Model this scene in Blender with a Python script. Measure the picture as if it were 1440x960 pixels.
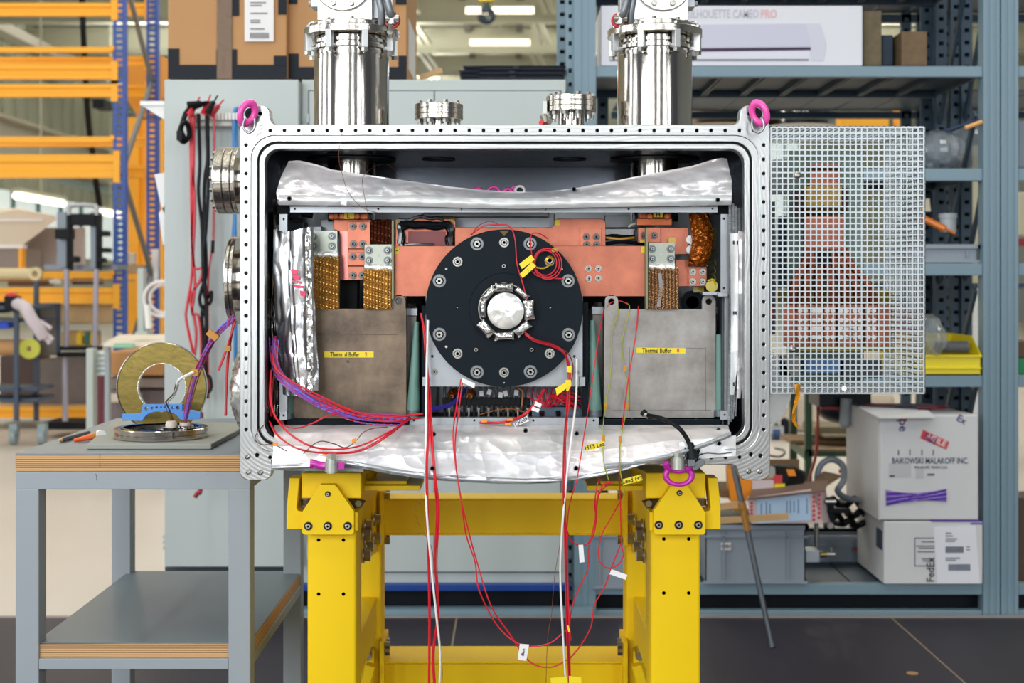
import bpy, bmesh, math, random
from mathutils import Vector, Matrix, noise
for o in list(bpy.data.objects): bpy.data.objects.remove(o)
SC = bpy.context.scene; COL = SC.collection
PI = math.pi; F = 2000.0; CH = 1.2; HY = 395.0; CX = 720.0
# ---------------------------------------------------------------- camera
cd = bpy.data.cameras.new('camera'); cam = bpy.data.objects.new('camera', cd); COL.objects.link(cam)
cam.location = (0, 0, CH); cam.rotation_euler = (PI/2, 0, 0)
cd.sensor_width = 36; cd.lens = 50; cd.shift_y = -85/1440; cd.clip_end = 200; cd.clip_start = .05
cd.dof.use_dof = True; cd.dof.focus_distance = 2.53; cd.dof.aperture_fstop = 6.5
SC.camera = cam
# ---------------------------------------------------------------- world, lights, exposure
wd = bpy.data.worlds.new('world'); SC.world = wd; wd.use_nodes = True
bg = wd.node_tree.nodes['Background']; bg.inputs[0].default_value = (.80, .86, 1, 1); bg.inputs[1].default_value = .3
def area(name, loc, rot, sx, sy, power, col=(1, 1, 1)):
    l = bpy.data.lights.new(name, 'AREA'); l.shape = 'RECTANGLE'; l.size = sx; l.size_y = sy; l.energy = power; l.color = col
    o = bpy.data.objects.new(name, l); o.location = loc; o.rotation_euler = rot; COL.objects.link(o); return o
# strip lights added behind the camera for streaks and fill; windows on its left
for i, (x, w, p) in enumerate([(-7, 1.6, 620), (-4.6, 1.3, 560), (-2.2, 1.7, 640), (1.0, .8, 220), (4.0, 1.1, 330), (6.6, 1.2, 330)]):
    n = max(2, round(w/.42))
    for k in range(n): area('added_window_light', (x-w/2+(k+.5)*w/n*1.25, -5.5, 3.2), (PI/2, 0, 0), w/n*.62, 4.2, p/n, (.93, .97, 1))
for y in (-1.5, 2.0, 5.5):
    area('daylight_window_side', (-10, y, 3.4), (PI/2, 0, -PI/2), 1.8, 4.0, 380, (.93, .97, 1))
# ceiling lamps of the hall
for x in (-6, -1, 4):
    for y in (-2, 1.5, 5, 9, 14, 20, 28, 37):
        area('hall_lamp_light', (x, y, 7.5), (0, 0, 0), .5, 2.6, 130 if y < 4 else 150 if y < 10 else 270, (1, .96, .9))
for x in (-9, -3, 3, 9):
    for y in (16, 26, 36, 45): area('roof_fill_light', (x, y, 6.6), (PI, 0, 0), .5, 2.6, 520, (1, .97, .9))  # upward lights added to brighten the roof, not separate lamps
SC.view_settings.view_transform = 'Standard'; SC.view_settings.look = 'None'
SC.view_settings.exposure = -1.5; SC.view_settings.gamma = 1; SC.view_settings.use_curve_mapping = False
try:
    SC.cycles.use_denoising = True; SC.cycles.max_bounces = 7; SC.cycles.caustics_reflective = False; SC.cycles.caustics_refractive = False
    SC.cycles.sample_clamp_indirect = 6
except Exception: pass
# ---------------------------------------------------------------- helpers
def W(px, py, d): return Vector(((px-CX)*d/F, d, CH-(py-HY)*d/F))
def lin(h):
    h = h.lstrip('#'); v = [int(h[i:i+2], 16)/255 for i in (0, 2, 4)]
    return tuple((c/12.92 if c <= .04045 else ((c+.055)/1.055)**2.4) for c in v)+(1,)
MATS = {}
def mat(name, hexc, rough=.5, metal=0, var=None, bump=None, emit=0, alpha=1, stretch=None, coat=0, rvar=0, hex2=None, trans=0):
    """var=(scale, amount) colour variation; bump=(scale, strength); stretch=(x,y,z) mapping scale for both"""
    if name in MATS: return MATS[name]
    m = bpy.data.materials.new(name); m.use_nodes = True; nt = m.node_tree; b = nt.nodes['Principled BSDF']
    c = lin(hexc); b.inputs['Base Color'].default_value = c; b.inputs['Roughness'].default_value = rough; b.inputs['Metallic'].default_value = metal
    if max(c[:3]) < .04 and not coat: b.inputs['Specular IOR Level'].default_value = .2
    if coat: b.inputs['Coat Weight'].default_value = coat; b.inputs['Coat Roughness'].default_value = .15
    if trans: b.inputs['Transmission Weight'].default_value = trans
    if emit: b.inputs['Emission Color'].default_value = c; b.inputs['Emission Strength'].default_value = emit
    if alpha < 1: b.inputs['Alpha'].default_value = alpha
    if var or bump or rvar:
        tc = nt.nodes.new('ShaderNodeTexCoord'); mp = nt.nodes.new('ShaderNodeMapping'); nt.links.new(tc.outputs['Object'], mp.inputs[0])
        if stretch: mp.inputs['Scale'].default_value = stretch
    if var:
        n = nt.nodes.new('ShaderNodeTexNoise'); n.inputs['Scale'].default_value = var[0]; n.inputs['Detail'].default_value = 6; n.inputs['Roughness'].default_value = .62
        nt.links.new(mp.outputs[0], n.inputs['Vector'])
        r = nt.nodes.new('ShaderNodeValToRGB'); r.color_ramp.elements[0].position = .3; r.color_ramp.elements[1].position = .7
        a = var[1]; c2 = lin(hex2) if hex2 else None
        r.color_ramp.elements[0].color = c2 if c2 else tuple(x*(1-a) for x in c[:3])+(1,)
        r.color_ramp.elements[1].color = c if c2 else tuple(min(1, x*(1+a*.6)) for x in c[:3])+(1,)
        nt.links.new(n.outputs[0], r.inputs[0]); nt.links.new(r.outputs[0], b.inputs['Base Color'])
        if rvar:
            mr = nt.nodes.new('ShaderNodeMapRange'); mr.inputs[3].default_value = rough-rvar; mr.inputs[4].default_value = rough+rvar
            nt.links.new(n.outputs[0], mr.inputs[0]); nt.links.new(mr.outputs[0], b.inputs['Roughness'])
    if bump:
        n = nt.nodes.new('ShaderNodeTexNoise'); n.inputs['Scale'].default_value = bump[0]; n.inputs['Detail'].default_value = 5
        nt.links.new(mp.outputs[0], n.inputs['Vector'])
        bp = nt.nodes.new('ShaderNodeBump'); bp.inputs['Strength'].default_value = bump[1]; bp.inputs['Distance'].default_value = .01
        nt.links.new(n.outputs[0], bp.inputs['Height']); nt.links.new(bp.outputs[0], b.inputs['Normal'])
    MATS[name] = m; return m
def foilmat(name, hexc, rough, scale, strength, metal=1, hex2=None):
    if name in MATS: return MATS[name]
    m = bpy.data.materials.new(name); m.use_nodes = True; nt = m.node_tree; b = nt.nodes['Principled BSDF']
    b.inputs['Base Color'].default_value = lin(hexc); b.inputs['Roughness'].default_value = rough; b.inputs['Metallic'].default_value = metal
    tc = nt.nodes.new('ShaderNodeTexCoord'); n = nt.nodes.new('ShaderNodeTexNoise'); n.inputs['Scale'].default_value = scale*.6; n.inputs['Detail'].default_value = 3
    nt.links.new(tc.outputs['Object'], n.inputs['Vector'])
    mx = nt.nodes.new('ShaderNodeVectorMath'); mx.operation = 'MULTIPLY_ADD'; mx.inputs[1].default_value = (.06, .06, .06)
    nt.links.new(n.outputs['Color'], mx.inputs[0]); nt.links.new(tc.outputs['Object'], mx.inputs[2])
    v = nt.nodes.new('ShaderNodeTexVoronoi'); v.feature = 'F1'; v.inputs['Scale'].default_value = scale
    nt.links.new(mx.outputs[0], v.inputs['Vector'])
    bp = nt.nodes.new('ShaderNodeBump'); bp.inputs['Strength'].default_value = strength; bp.inputs['Distance'].default_value = .01
    nt.links.new(v.outputs['Distance'], bp.inputs['Height']); nt.links.new(bp.outputs[0], b.inputs['Normal'])
    if hex2:
        r = nt.nodes.new('ShaderNodeValToRGB'); r.color_ramp.elements[0].position = .35; r.color_ramp.elements[1].position = .62
        r.color_ramp.elements[0].color = lin(hex2); r.color_ramp.elements[1].color = lin(hexc)
        n2 = nt.nodes.new('ShaderNodeTexNoise'); n2.inputs['Scale'].default_value = 7; n2.inputs['Detail'].default_value = 6
        nt.links.new(tc.outputs['Object'], n2.inputs['Vector']); nt.links.new(n2.outputs[0], r.inputs[0]); nt.links.new(r.outputs[0], b.inputs['Base Color'])
    MATS[name] = m; return m
class MB:
    def __init__(s): s.b = bmesh.new(); s.mi = 0
    def add(s, vs, fs):
        v = [s.b.verts.new(p) for p in vs]
        for f in fs:
            try: s.b.faces.new([v[i] for i in f]).material_index = s.mi
            except ValueError: pass
        return s
    def box(s, x0, x1, y0, y1, z0, z1):
        return s.add([(x0,y0,z0),(x1,y0,z0),(x1,y1,z0),(x0,y1,z0),(x0,y0,z1),(x1,y0,z1),(x1,y1,z1),(x0,y1,z1)],
                     [(0,3,2,1),(4,5,6,7),(0,1,5,4),(1,2,6,5),(2,3,7,6),(3,0,4,7)])
    def pb(s, px0, py0, px1, py1, d, t):          # front face covers this patch at distance d, t metres deep
        a = W(px0, py1, d); b = W(px1, py0, d); return s.box(a.x, b.x, d, d+t, a.z, b.z)
    def obox(s, c, sx, sy, sz, R):
        c = Vector(c); vs = []
        for z in (-.5, .5):
            for x, y in ((-.5,-.5),(.5,-.5),(.5,.5),(-.5,.5)): vs.append(c+R@Vector((x*sx, y*sy, z*sz)))
        return s.add(vs, [(0,3,2,1),(4,5,6,7),(0,1,5,4),(1,2,6,5),(2,3,7,6),(3,0,4,7)])
    def beam(s, p0, p1, w, h, up=(0, 0, 1)):
        p0 = Vector(p0); p1 = Vector(p1); d = (p1-p0); L = d.length; d.normalize(); u = Vector(up)
        if abs(d.dot(u)) > .98: u = Vector((0, 1, 0))
        x = d.cross(u).normalized(); z = x.cross(d); R = Matrix((x, d, z)).transposed()
        return s.obox((p0+p1)/2, w, L, h, R)
    def cyl(s, p0, p1, r, n=16, r2=None, caps=True):
        p0 = Vector(p0); p1 = Vector(p1); r2 = r if r2 is None else r2; d = (p1-p0).normalized()
        u = Vector((0, 0, 1)) if abs(d.z) < .9 else Vector((1, 0, 0)); x = d.cross(u).normalized(); y = d.cross(x)
        vs = [p0+(x*math.cos(a)+y*math.sin(a))*r for a in [2*PI*i/n for i in range(n)]]+[p1+(x*math.cos(a)+y*math.sin(a))*r2 for a in [2*PI*i/n for i in range(n)]]
        fs = [(i, (i+1) % n, n+(i+1) % n, n+i) for i in range(n)]
        if caps: fs += [tuple(range(n-1, -1, -1)), tuple(range(n, 2*n))]
        return s.add(vs, fs)
    def lathe(s, prof, o=(0, 0, 0), ax='z', n=32, closed=False):
        o = Vector(o); vs = []; m = len(prof)
        for r, h in prof:
            for i in range(n):
                a = 2*PI*i/n; c, q = math.cos(a)*r, math.sin(a)*r
                vs.append(o+(Vector((c, q, h)) if ax == 'z' else Vector((c, h, q)) if ax == 'y' else Vector((h, c, q))))
        fs = []
        for j in range(m if closed else m-1):
            k = (j+1) % m
            for i in range(n): fs.append((j*n+i, j*n+(i+1) % n, k*n+(i+1) % n, k*n+i))
        if not closed:
            if prof[0][0] > 1e-5: fs.append(tuple(range(n-1, -1, -1)))
            if prof[-1][0] > 1e-5: fs.append(tuple((m-1)*n+i for i in range(n)))
        return s.add(vs, fs)
    def tube(s, pts, r, n=6, sub=6, raw=False):
        P = [Vector(p) for p in pts]
        if not raw and len(P) > 2:
            Q = [P[0]*2-P[1]]+P+[P[-1]*2-P[-2]]; out = []
            for i in range(1, len(Q)-2):
                a, b, c, d = Q[i-1], Q[i], Q[i+1], Q[i+2]
                for k in range(sub):
                    t = k/sub; out.append(.5*((2*b)+(c-a)*t+(2*a-5*b+4*c-d)*t*t+(3*b-3*c+d-a)*t**3))
            out.append(P[-1]); P = out
        vs = []; prev = None
        for i, p in enumerate(P):
            d = (P[min(i+1, len(P)-1)]-P[max(i-1, 0)])
            if d.length < 1e-9: d = Vector((0, 0, 1))
            d.normalize()
            if prev is None: u = Vector((0, 1, 0)) if abs(d.y) < .9 else Vector((1, 0, 0)); x = d.cross(u).normalized()
            else:
                x = (prev-d*prev.dot(d))
                x = x.normalized() if x.length > 1e-6 else d.cross(Vector((0, 1, 0))).normalized()
            prev = x; y = d.cross(x)
            for k in range(n):
                a = 2*PI*k/n; vs.append(p+(x*math.cos(a)+y*math.sin(a))*r)
        m = len(P); fs = [(j*n+i, j*n+(i+1) % n, (j+1)*n+(i+1) % n, (j+1)*n+i) for j in range(m-1) for i in range(n)]
        fs += [tuple(range(n-1, -1, -1)), tuple((m-1)*n+i for i in range(n))]
        return s.add(vs, fs)
    def ptube(s, pts, r, n=6, sub=6): return s.tube([W(*p) for p in pts], r, n, sub)
    def torus(s, c, R, r, ax='y', n=24, k=8, a0=0, a1=2*PI, sx=1, sz=1):
        c = Vector(c); full = abs(a1-a0-2*PI) < 1e-6; N = n if full else n+1; vs = []
        for i in range(N):
            a = a0+(a1-a0)*i/n
            for j in range(k):
                b = 2*PI*j/k; q = R+r*math.cos(b); h = r*math.sin(b); x, y = math.cos(a)*q*sx, math.sin(a)*q*sz
                vs.append(c+(Vector((x, h, y)) if ax == 'y' else Vector((x, y, h)) if ax == 'z' else Vector((h, x, y))))
        fs = [(i*k+j, i*k+(j+1) % k, ((i+1) % N)*k+(j+1) % k, ((i+1) % N)*k+j) for i in range(n) for j in range(k)]
        return s.add(vs, fs)
    def prism(s, pts, y0, y1):                     # pts (x,z)
        n = len(pts); vs = [(x, y0, z) for x, z in pts]+[(x, y1, z) for x, z in pts]
        return s.add(vs, [tuple(range(n)), tuple(range(2*n-1, n-1, -1))]+[(i, n+i, n+(i+1) % n, (i+1) % n) for i in range(n)])
    def pprism(s, pts, d, t): return s.prism([(W(x, y, d).x, W(x, y, d).z) for x, y in pts], d, d+t)
    def plate(s, outline, holes, d, t, bev=0, px=True):
        c = bpy.data.curves.new('t', 'CURVE'); c.dimensions = '2D'; c.fill_mode = 'BOTH'; c.extrude = t/2-bev; c.bevel_depth = bev; c.bevel_resolution = 1
        for loop in [outline]+holes:
            sp = c.splines.new('POLY'); sp.points.add(len(loop)-1); sp.use_cyclic_u = True
            for i, q in enumerate(loop):
                if px: w = W(q[0], q[1], d); q = (w.x, w.z)
                sp.points[i].co = (q[0], q[1], 0, 1)
        o = bpy.data.objects.new('t', c); m = bpy.data.meshes.new_from_object(o)
        vs = [(v.co.x, d+t/2-v.co.z, v.co.y) for v in m.vertices]; s.add(vs, [tuple(p.vertices) for p in m.polygons])
        bpy.data.objects.remove(o); bpy.data.curves.remove(c); bpy.data.meshes.remove(m); return s
    def sheet(s, nx, ny, fn, thick=0):
        vs = [Vector(fn(i/nx, j/ny)) for j in range(ny+1) for i in range(nx+1)]
        fs = [(j*(nx+1)+i, j*(nx+1)+i+1, (j+1)*(nx+1)+i+1, (j+1)*(nx+1)+i) for j in range(ny) for i in range(nx)]
        if thick:
            k = len(vs); vs += [v+Vector((0, thick, 0)) for v in vs]; fs += [tuple(k+q for q in reversed(f)) for f in fs]
            bd = [j for j in range(nx)]; 
            ring = [i for i in range(nx+1)]+[(j)*(nx+1)+nx for j in range(1, ny+1)]+[ny*(nx+1)+i for i in range(nx-1, -1, -1)]+[j*(nx+1) for j in range(ny-1, 0, -1)]
            fs += [(ring[i], k+ring[i], k+ring[(i+1) % len(ring)], ring[(i+1) % len(ring)]) for i in range(len(ring))]
        return s.add(vs, fs)
    def text(s, txt, px, py, d, size, rot=0, sx=1, ext=.0002, width=0):
        c = bpy.data.curves.new('t', 'FONT'); c.body = txt; c.size = size*d/F*1.38; c.extrude = ext; c.align_x = 'CENTER'; c.align_y = 'CENTER'; c.resolution_u = 2; c.offset = c.size*.012
        o = bpy.data.objects.new('t', c); m = bpy.data.meshes.new_from_object(o); w = W(px, py, d); a = math.radians(rot)
        if width: sx = width*d/F/max(1e-6, max(v.co.x for v in m.vertices)-min(v.co.x for v in m.vertices))
        vs = []
        for v in m.vertices:
            x, y = v.co.x*sx, v.co.y; vs.append((w.x+x*math.cos(a)-y*math.sin(a), d-v.co.z, w.z+x*math.sin(a)+y*math.cos(a)))
        s.add(vs, [tuple(p.vertices) for p in m.polygons])
        bpy.data.objects.remove(o); bpy.data.curves.remove(c); bpy.data.meshes.remove(m); return s
    def slab(s, pts, off):                         # flat polygon given a thickness along off
        n = len(pts); P = [Vector(p) for p in pts]; off = Vector(off)
        return s.add(P+[p+off for p in P], [tuple(range(n)), tuple(range(2*n-1, n-1, -1))]+[(i, n+i, n+(i+1) % n, (i+1) % n) for i in range(n)])
    def mirror(s, x):
        for v in s.b.verts: v.co.x = 2*x-v.co.x
        bmesh.ops.reverse_faces(s.b, faces=s.b.faces); return s
    def xf(s, M): s.b.transform(M); return s
def prop(o, label=None, cat=None, group=None, kind=None):
    if label: o['label'] = label
    if cat: o['category'] = cat
    if group: o['group'] = group
    if kind: o['kind'] = kind
    return o
def put(name, mb, m, parent=None, smooth=0, bevel=0, normals=True, sub=0):
    """link the collected shapes as ONE mesh object; shapes are in hall coordinates, children are stored relative to their thing"""
    me = bpy.data.meshes.new(name)
    if normals: bmesh.ops.recalc_face_normals(mb.b, faces=mb.b.faces)
    o = bpy.data.objects.new(name, me)
    root = parent
    while root is not None and root.parent is not None: root = root.parent
    if parent is None:                              # a thing or structure of one mesh: origin at its base centre
        vs = mb.b.verts; xs = [v.co.x for v in vs]; ys = [v.co.y for v in vs]; zs = [v.co.z for v in vs]
        off = Vector(((min(xs)+max(xs))/2, (min(ys)+max(ys))/2, min(zs))); o.location = off; o['_o'] = tuple(off)
    else: off = Vector(root.get('_o', (0, 0, 0)))
    for v in mb.b.verts: v.co -= off
    mb.b.to_mesh(me); mb.b.free(); [me.materials.append(q) for q in (m if isinstance(m, (list, tuple)) else [m])]
    if smooth:
        me.polygons.foreach_set('use_smooth', [True]*len(me.polygons))
        try: me.set_sharp_from_angle(angle=math.radians(smooth))
        except Exception: pass
    if bevel:
        b = o.modifiers.new('bevel', 'BEVEL'); b.width = bevel; b.segments = 2; b.limit_method = 'ANGLE'; b.angle_limit = math.radians(40)
    if sub: q = o.modifiers.new('sub', 'SUBSURF'); q.levels = q.render_levels = sub
    COL.objects.link(o); o.parent = parent
    return o
def thing(name, label, cat, loc=(0, 0, 0), group=None):
    o = bpy.data.objects.new(name, None); o.empty_display_size = .05; COL.objects.link(o); o.location = loc; o['_o'] = tuple(loc)
    return prop(o, label, cat, group)
def one(name, mb, m, label, cat, group=None, **k):
    return prop(put(name, mb, m, None, **k), label, cat, group)
def struct(name, mb, m, parent=None, **k):
    o = put(name, mb, m, parent, **k)
    if parent is None: o['kind'] = 'structure'
    return o
def dup(o, parent=None, loc=None):                  # copy a part (sharing its mesh) or a thing with its parts
    c = o.copy(); COL.objects.link(c); c.parent = parent
    if loc is not None: c.location = loc
    for ch in [x for x in o.children]: dup(ch, c)
    return c
def copies(o, locs):                                # further copies of one part under the same thing, moved by offsets
    for l in locs:
        c = o.copy(); c.location = Vector(o.location)+Vector(l); COL.objects.link(c); c.parent = o.parent
def circ(cx, cy, r, n=12, sy=1): return [(cx+r*math.cos(2*PI*i/n), cy+r*sy*math.sin(2*PI*i/n)) for i in range(n)]
def rrect(x0, y0, x1, y1, r, n=8):
    out = []
    for cx, cy, a in ((x1-r, y0+r, -PI/2), (x1-r, y1-r, 0), (x0+r, y1-r, PI/2), (x0+r, y0+r, PI)):
        for i in range(n+1): t = a+PI/2*i/n; out.append((cx+r*math.cos(t), cy+r*math.sin(t)))
    return out
def lerp(tab, x):
    if x <= tab[0][0]: return tab[0][1]
    for (a, b), (c, d) in zip(tab, tab[1:]):
        if x <= c: t = (x-a)/(c-a); return b+(d-b)*t
    return tab[-1][1]
def slerp(tab, x):                                  # smooth version
    if x <= tab[0][0]: return tab[0][1]
    for i, ((a, b), (c, d)) in enumerate(zip(tab, tab[1:])):
        if x <= c:
            p0 = tab[i-1][1] if i else b; p3 = tab[i+2][1] if i+2 < len(tab) else d; t = (x-a)/(c-a)
            return .5*(2*b+(d-p0)*t+(2*p0-5*b+4*d-p3)*t*t+(3*b-3*d+p3-p0)*t**3)
    return tab[-1][1]
def crumple(p, sc, amp):
    q = Vector(p)*sc; v = 0; a = 1
    for i in range(3): v += (1-abs(noise.noise(q))*2)*a; q = q*2.1+Vector((3.1, 1.7, .4)); a *= .5
    return v*amp
# ---------------------------------------------------------------- materials
ALU = mat('brushed aluminium', '#bcbdbb', .36, 1, bump=(60, .06), stretch=(1, 1, 1), var=(5, .06), rvar=.05)
def milled():                                       # milled face: tool passes run parallel to the rounded opening
    m = mat('milled aluminium', '#b4b5b4', .3, 1, var=(6, .07), rvar=.05); nt = m.node_tree; b = nt.nodes['Principled BSDF']; L = nt.links.new
    tc = nt.nodes.new('ShaderNodeTexCoord'); sp = nt.nodes.new('ShaderNodeSeparateXYZ'); L(tc.outputs['Object'], sp.inputs[0])
    def mt(op, *i):
        n = nt.nodes.new('ShaderNodeMath'); n.operation = op
        for k, v in enumerate(i):
            if isinstance(v, (int, float)): n.inputs[k].default_value = v
            else: L(v, n.inputs[k])
        return n.outputs[0]
    p = mt('SUBTRACT', mt('ABSOLUTE', sp.outputs[0]), .385); q = mt('SUBTRACT', mt('ABSOLUTE', mt('SUBTRACT', sp.outputs[2], .3275)), .215)
    d = mt('ADD', mt('SQRT', mt('ADD', mt('POWER', mt('MAXIMUM', p, 0), 2), mt('POWER', mt('MAXIMUM', q, 0), 2))), mt('MINIMUM', mt('MAXIMUM', p, q), 0))
    n = nt.nodes.new('ShaderNodeTexNoise'); n.inputs['Scale'].default_value = 6; n.inputs['Detail'].default_value = 1; L(tc.outputs['Object'], n.inputs['Vector'])
    h = mt('SINE', mt('MULTIPLY', mt('ADD', d, mt('MULTIPLY', n.outputs[0], .03)), 950))
    bp = nt.nodes.new('ShaderNodeBump'); bp.inputs['Strength'].default_value = .11; bp.inputs['Distance'].default_value = .0006; L(h, bp.inputs['Height']); L(bp.outputs[0], b.inputs['Normal']); return m
MILL = milled()
ALUM = mat('matt aluminium', '#a4a8ab', .42, 1, var=(12, .08))
STEEL = mat('polished steel', '#bdb7b0', .14, 1, bump=(40, .05), stretch=(1, 1, .05))
STEELB = mat('bright turned steel', '#bab5ad', .2, 1, bump=(90, .08), stretch=(1, 1, 3))
STEELD = mat('chamber inner steel', '#666a72', .22, 1, var=(3, .2), bump=(5, .02))
SCREW = mat('screw steel', '#aeaca6', .3, 1)
SOCK = mat('screw socket shade', '#15161a', .6)
WASH = mat('dull washer', '#7c8082', .42, .9)
SCRD = mat('dark cap screw', '#6f6c6a', .35, .95)
BLK = mat('black anodised', '#0a1720', .5, 0, var=(4, .12)); BLK.node_tree.nodes['Principled BSDF'].inputs['Specular IOR Level'].default_value = .14
BLACK = mat('black plastic', '#0c0e12', .5)
RUB = mat('black rubber', '#0d1218', .5)
COP = mat('copper plate', '#b8705a', .38, .85, var=(16, .26), rvar=.06, bump=(14, .03))
COPD = mat('dark copper', '#a65a3c', .36, 1, var=(20, .3))
COPBR = mat('copper braid brown', '#7c4028', .45, .8, var=(40, .3))
BRAID = mat('gilded copper braid', '#d8a95c', .34, .9, var=(50, .28))
BRAID2 = mat('tarnished copper braid', '#b08a64', .38, .9, var=(26, .3))
TIN = mat('tinned lug', '#a8aca0', .38, .75, var=(14, .18))
SOLD = mat('solder', '#e2e2dd', .3, .7, bump=(120, .3))
KAP = foilmat('amber polyimide', '#d8741a', .2, 60, .9, .55, '#6a2c08')
KAPT = mat('amber tape', '#c8860e', .4)
TAPEY = mat('yellow label tape', '#f2d81c', .45)
YEL = mat('yellow paint', '#f2c900', .5, 0, var=(2.2, .03)); YEL.node_tree.nodes['Principled BSDF'].inputs['Specular IOR Level'].default_value = .3
PINK = mat('pink lacquer', '#f04fae', .3, coat=.4)
MAG = mat('magenta lacquer', '#c026a0', .28, coat=.5)
RED = mat('red wire', '#d4182e', .38)
REDD = mat('dark red', '#8e1420', .4)
WHITE = mat('white plastic', '#ecebe8', .4)
PAPER = mat('white paper', '#eceaea', .7)
BLUEW = mat('blue wire', '#7884f0', .35)
PURW = mat('purple wire', '#9450a4', .4)
GRNW = mat('green yellow wire', '#a8b02c', .4)
TEAL = mat('teal tube', '#688f84', .45)
FOIL = foilmat('crumpled silver foil', '#d8d8d6', .26, 12, .14)
MLI = foilmat('white silver blanket', '#f2eceb', .28, 22, .42, .3, '#c4c6ca')
MLI2 = foilmat('aluminised sheet', '#ecebea', .3, 16, .28, .25, '#d4d8da')
MLIE = mat('blanket layers', '#bcc2c6', .4, .3, bump=(220, .7), stretch=(.12, 1, 3), var=(80, .25))
BUF1 = mat('stained steel plate', '#927e68', .42, .5, var=(9, .25), hex2='#3c322d', bump=(30, .05), rvar=.08)
BUF2 = mat('mottled grey steel plate', '#aeaaa6', .46, .5, var=(16, .2), hex2='#7f7972', bump=(30, .05), rvar=.08)
CARD = mat('cardboard', '#bd8e5e', .75, var=(3, .05), bump=(50, .03))
CARDD = mat('brown cardboard', '#86694a', .75, var=(3, .08))
TAPEB = mat('brown packing tape', '#6d4f30', .4, bump=(40, .3))
TAPEK = mat('black tape', '#121a24', .5, bump=(30, .1))
ORG = mat('orange rack paint', '#fbb022', .5)
BLU = mat('blue rack paint', '#2a4a9c', .4)
SHB = mat('blue grey shelving', '#7892a0', .42, .0)
SHD = mat('blue grey shelving in shade', '#34495a', .5)  # same steel as SHB, darkened for the shade inside the shelving
CAB = mat('cabinet grey', '#bcc5c3', .5)
GREYB = mat('table grey steel', '#959da3', .45)
LAM = mat('grey laminate', '#78828a', .42, var=(3, .08))
FOAM = mat('grey foam', '#9a9b92', .8)
PURP = mat('purple foil tape', '#5c2ea8', .3, coat=.4)
CRATE = mat('grey crate', '#8f99a4', .5)
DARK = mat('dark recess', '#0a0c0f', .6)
INK = mat('black ink', '#1b1d22', .6)
INKB = mat('navy ink', '#2a3c58', .6)
REDI = mat('red print', '#d23a44', .5)
PINKI = mat('pale red print', '#e6a8a4', .6)
GRYI = mat('pale grey print', '#c6c4c8', .6)
BRASS = mat('brass disc', '#7c6c3a', .28, .9, var=(6, .2), bump=(30, .08))
BLUP = mat('blue plastic', '#4b90dc', .4)
WOOD = mat('light wood', '#cba574', .6, var=(6, .15))
def plywood():
    m = bpy.data.materials.new('plywood edge'); m.use_nodes = True; nt = m.node_tree; b = nt.nodes['Principled BSDF']; b.inputs['Roughness'].default_value = .6
    tc = nt.nodes.new('ShaderNodeTexCoord'); mp = nt.nodes.new('ShaderNodeMapping'); mp.inputs['Scale'].default_value = (.02, .02, 1); nt.links.new(tc.outputs['Object'], mp.inputs[0])
    w = nt.nodes.new('ShaderNodeTexWave'); w.bands_direction = 'Z'; w.inputs['Scale'].default_value = 80; w.inputs['Distortion'].default_value = 2.5; w.inputs['Detail'].default_value = 3
    nt.links.new(mp.outputs[0], w.inputs[0]); r = nt.nodes.new('ShaderNodeValToRGB'); r.color_ramp.elements[0].color = lin('#7a5230'); r.color_ramp.elements[1].color = lin('#cfa470')
    r.color_ramp.elements[0].position = .1; r.color_ramp.elements[1].position = .5
    nt.links.new(w.outputs[0], r.inputs[0]); nt.links.new(r.outputs[0], b.inputs['Base Color']); return m
PLY = plywood()
# ================================================================ the hall: floor, dark floor panels, ceiling, walls
FL = mat('pale hall floor', '#c9c0b7', .42, var=(.6, .04)); PAN = mat('dark floor panel', '#302c34', .5, var=(1.5, .12), bump=(300, .05))
m = MB(); m.box(-13.5, 16, -3, 50, -.12, -.02); floor = struct('floor', m, FL)
seamx = lambda px: (px-CX)*5.07/F
xs = [-4.2, -2.7, -1.45, seamx(642), seamx(1254), 2.6, 3.9, 5.2]
xs = sorted(xs)
for a, b in zip(xs, xs[1:]):
    m = MB(); m.box(a+.003, b-.003, .6, 5.07, -.019, 0); put('floor_panel', m, PAN, floor, bevel=.001)
for a in xs[1:-1]:
    m = MB(); m.box(a-.003, a+.003, .6, 5.07, -.019, -.0005); put('joint_filler', m, mat('tan joint filler', '#8a7864', .7), floor)
m = MB(); m.box(-4.2, 5.2, 5.07, 5.085, -.019, .006); put('edge_strip', m, mat('worn edge strip', '#b3a9a4', .4, .6), floor)
m = MB(); m.cyl((seamx(1283)*4.35/5.07, 4.35, 0), (seamx(1283)*4.35/5.07, 4.35, .002), .018, 16); put('floor_stain', m, mat('rust stain', '#a07c50', .6), floor)
m = MB(); m.box(-13.5, 16, -3, 50, 8.2, 8.4); ceil = struct('ceiling', m, mat('cream roof deck', '#dfe0d2', .7))
BEAMC = mat('painted roof steel', '#bdbda8', .6)
for i, y in enumerate((30, 34.5, 39, 43.5, 47.5)):
    m = MB(); m.box(-13.4, 15.9, y-.12, y+.12, 7.45, 7.5); m.box(-13.4, 15.9, y-.02, y+.02, 7.5, 8.05); m.box(-13.4, 15.9, y-.12, y+.12, 8.05, 8.1); put('roof_beam', m, BEAMC, ceil)
for x in (-9, -5, -3.2, -1.2, .2, 1.4, 4.0, 7):
    m = MB(); m.box(x-.09, x+.09, 24, 49, 8.0, 8.19); put('purlin', m, mat('shaded purlin', '#6f7068', .6), ceil)
for i, y in enumerate((32, 36.5, 41, 45)):
    m = MB()
    for x in (-3.6, -2.9, -2.7, .3, .5, 1.3):
        m.beam((x, y-1.6, 8.0), (x+.5, y+1.6, 7.55), .1, .1)
    put('roof_brace', m, BEAMC, ceil)
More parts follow.
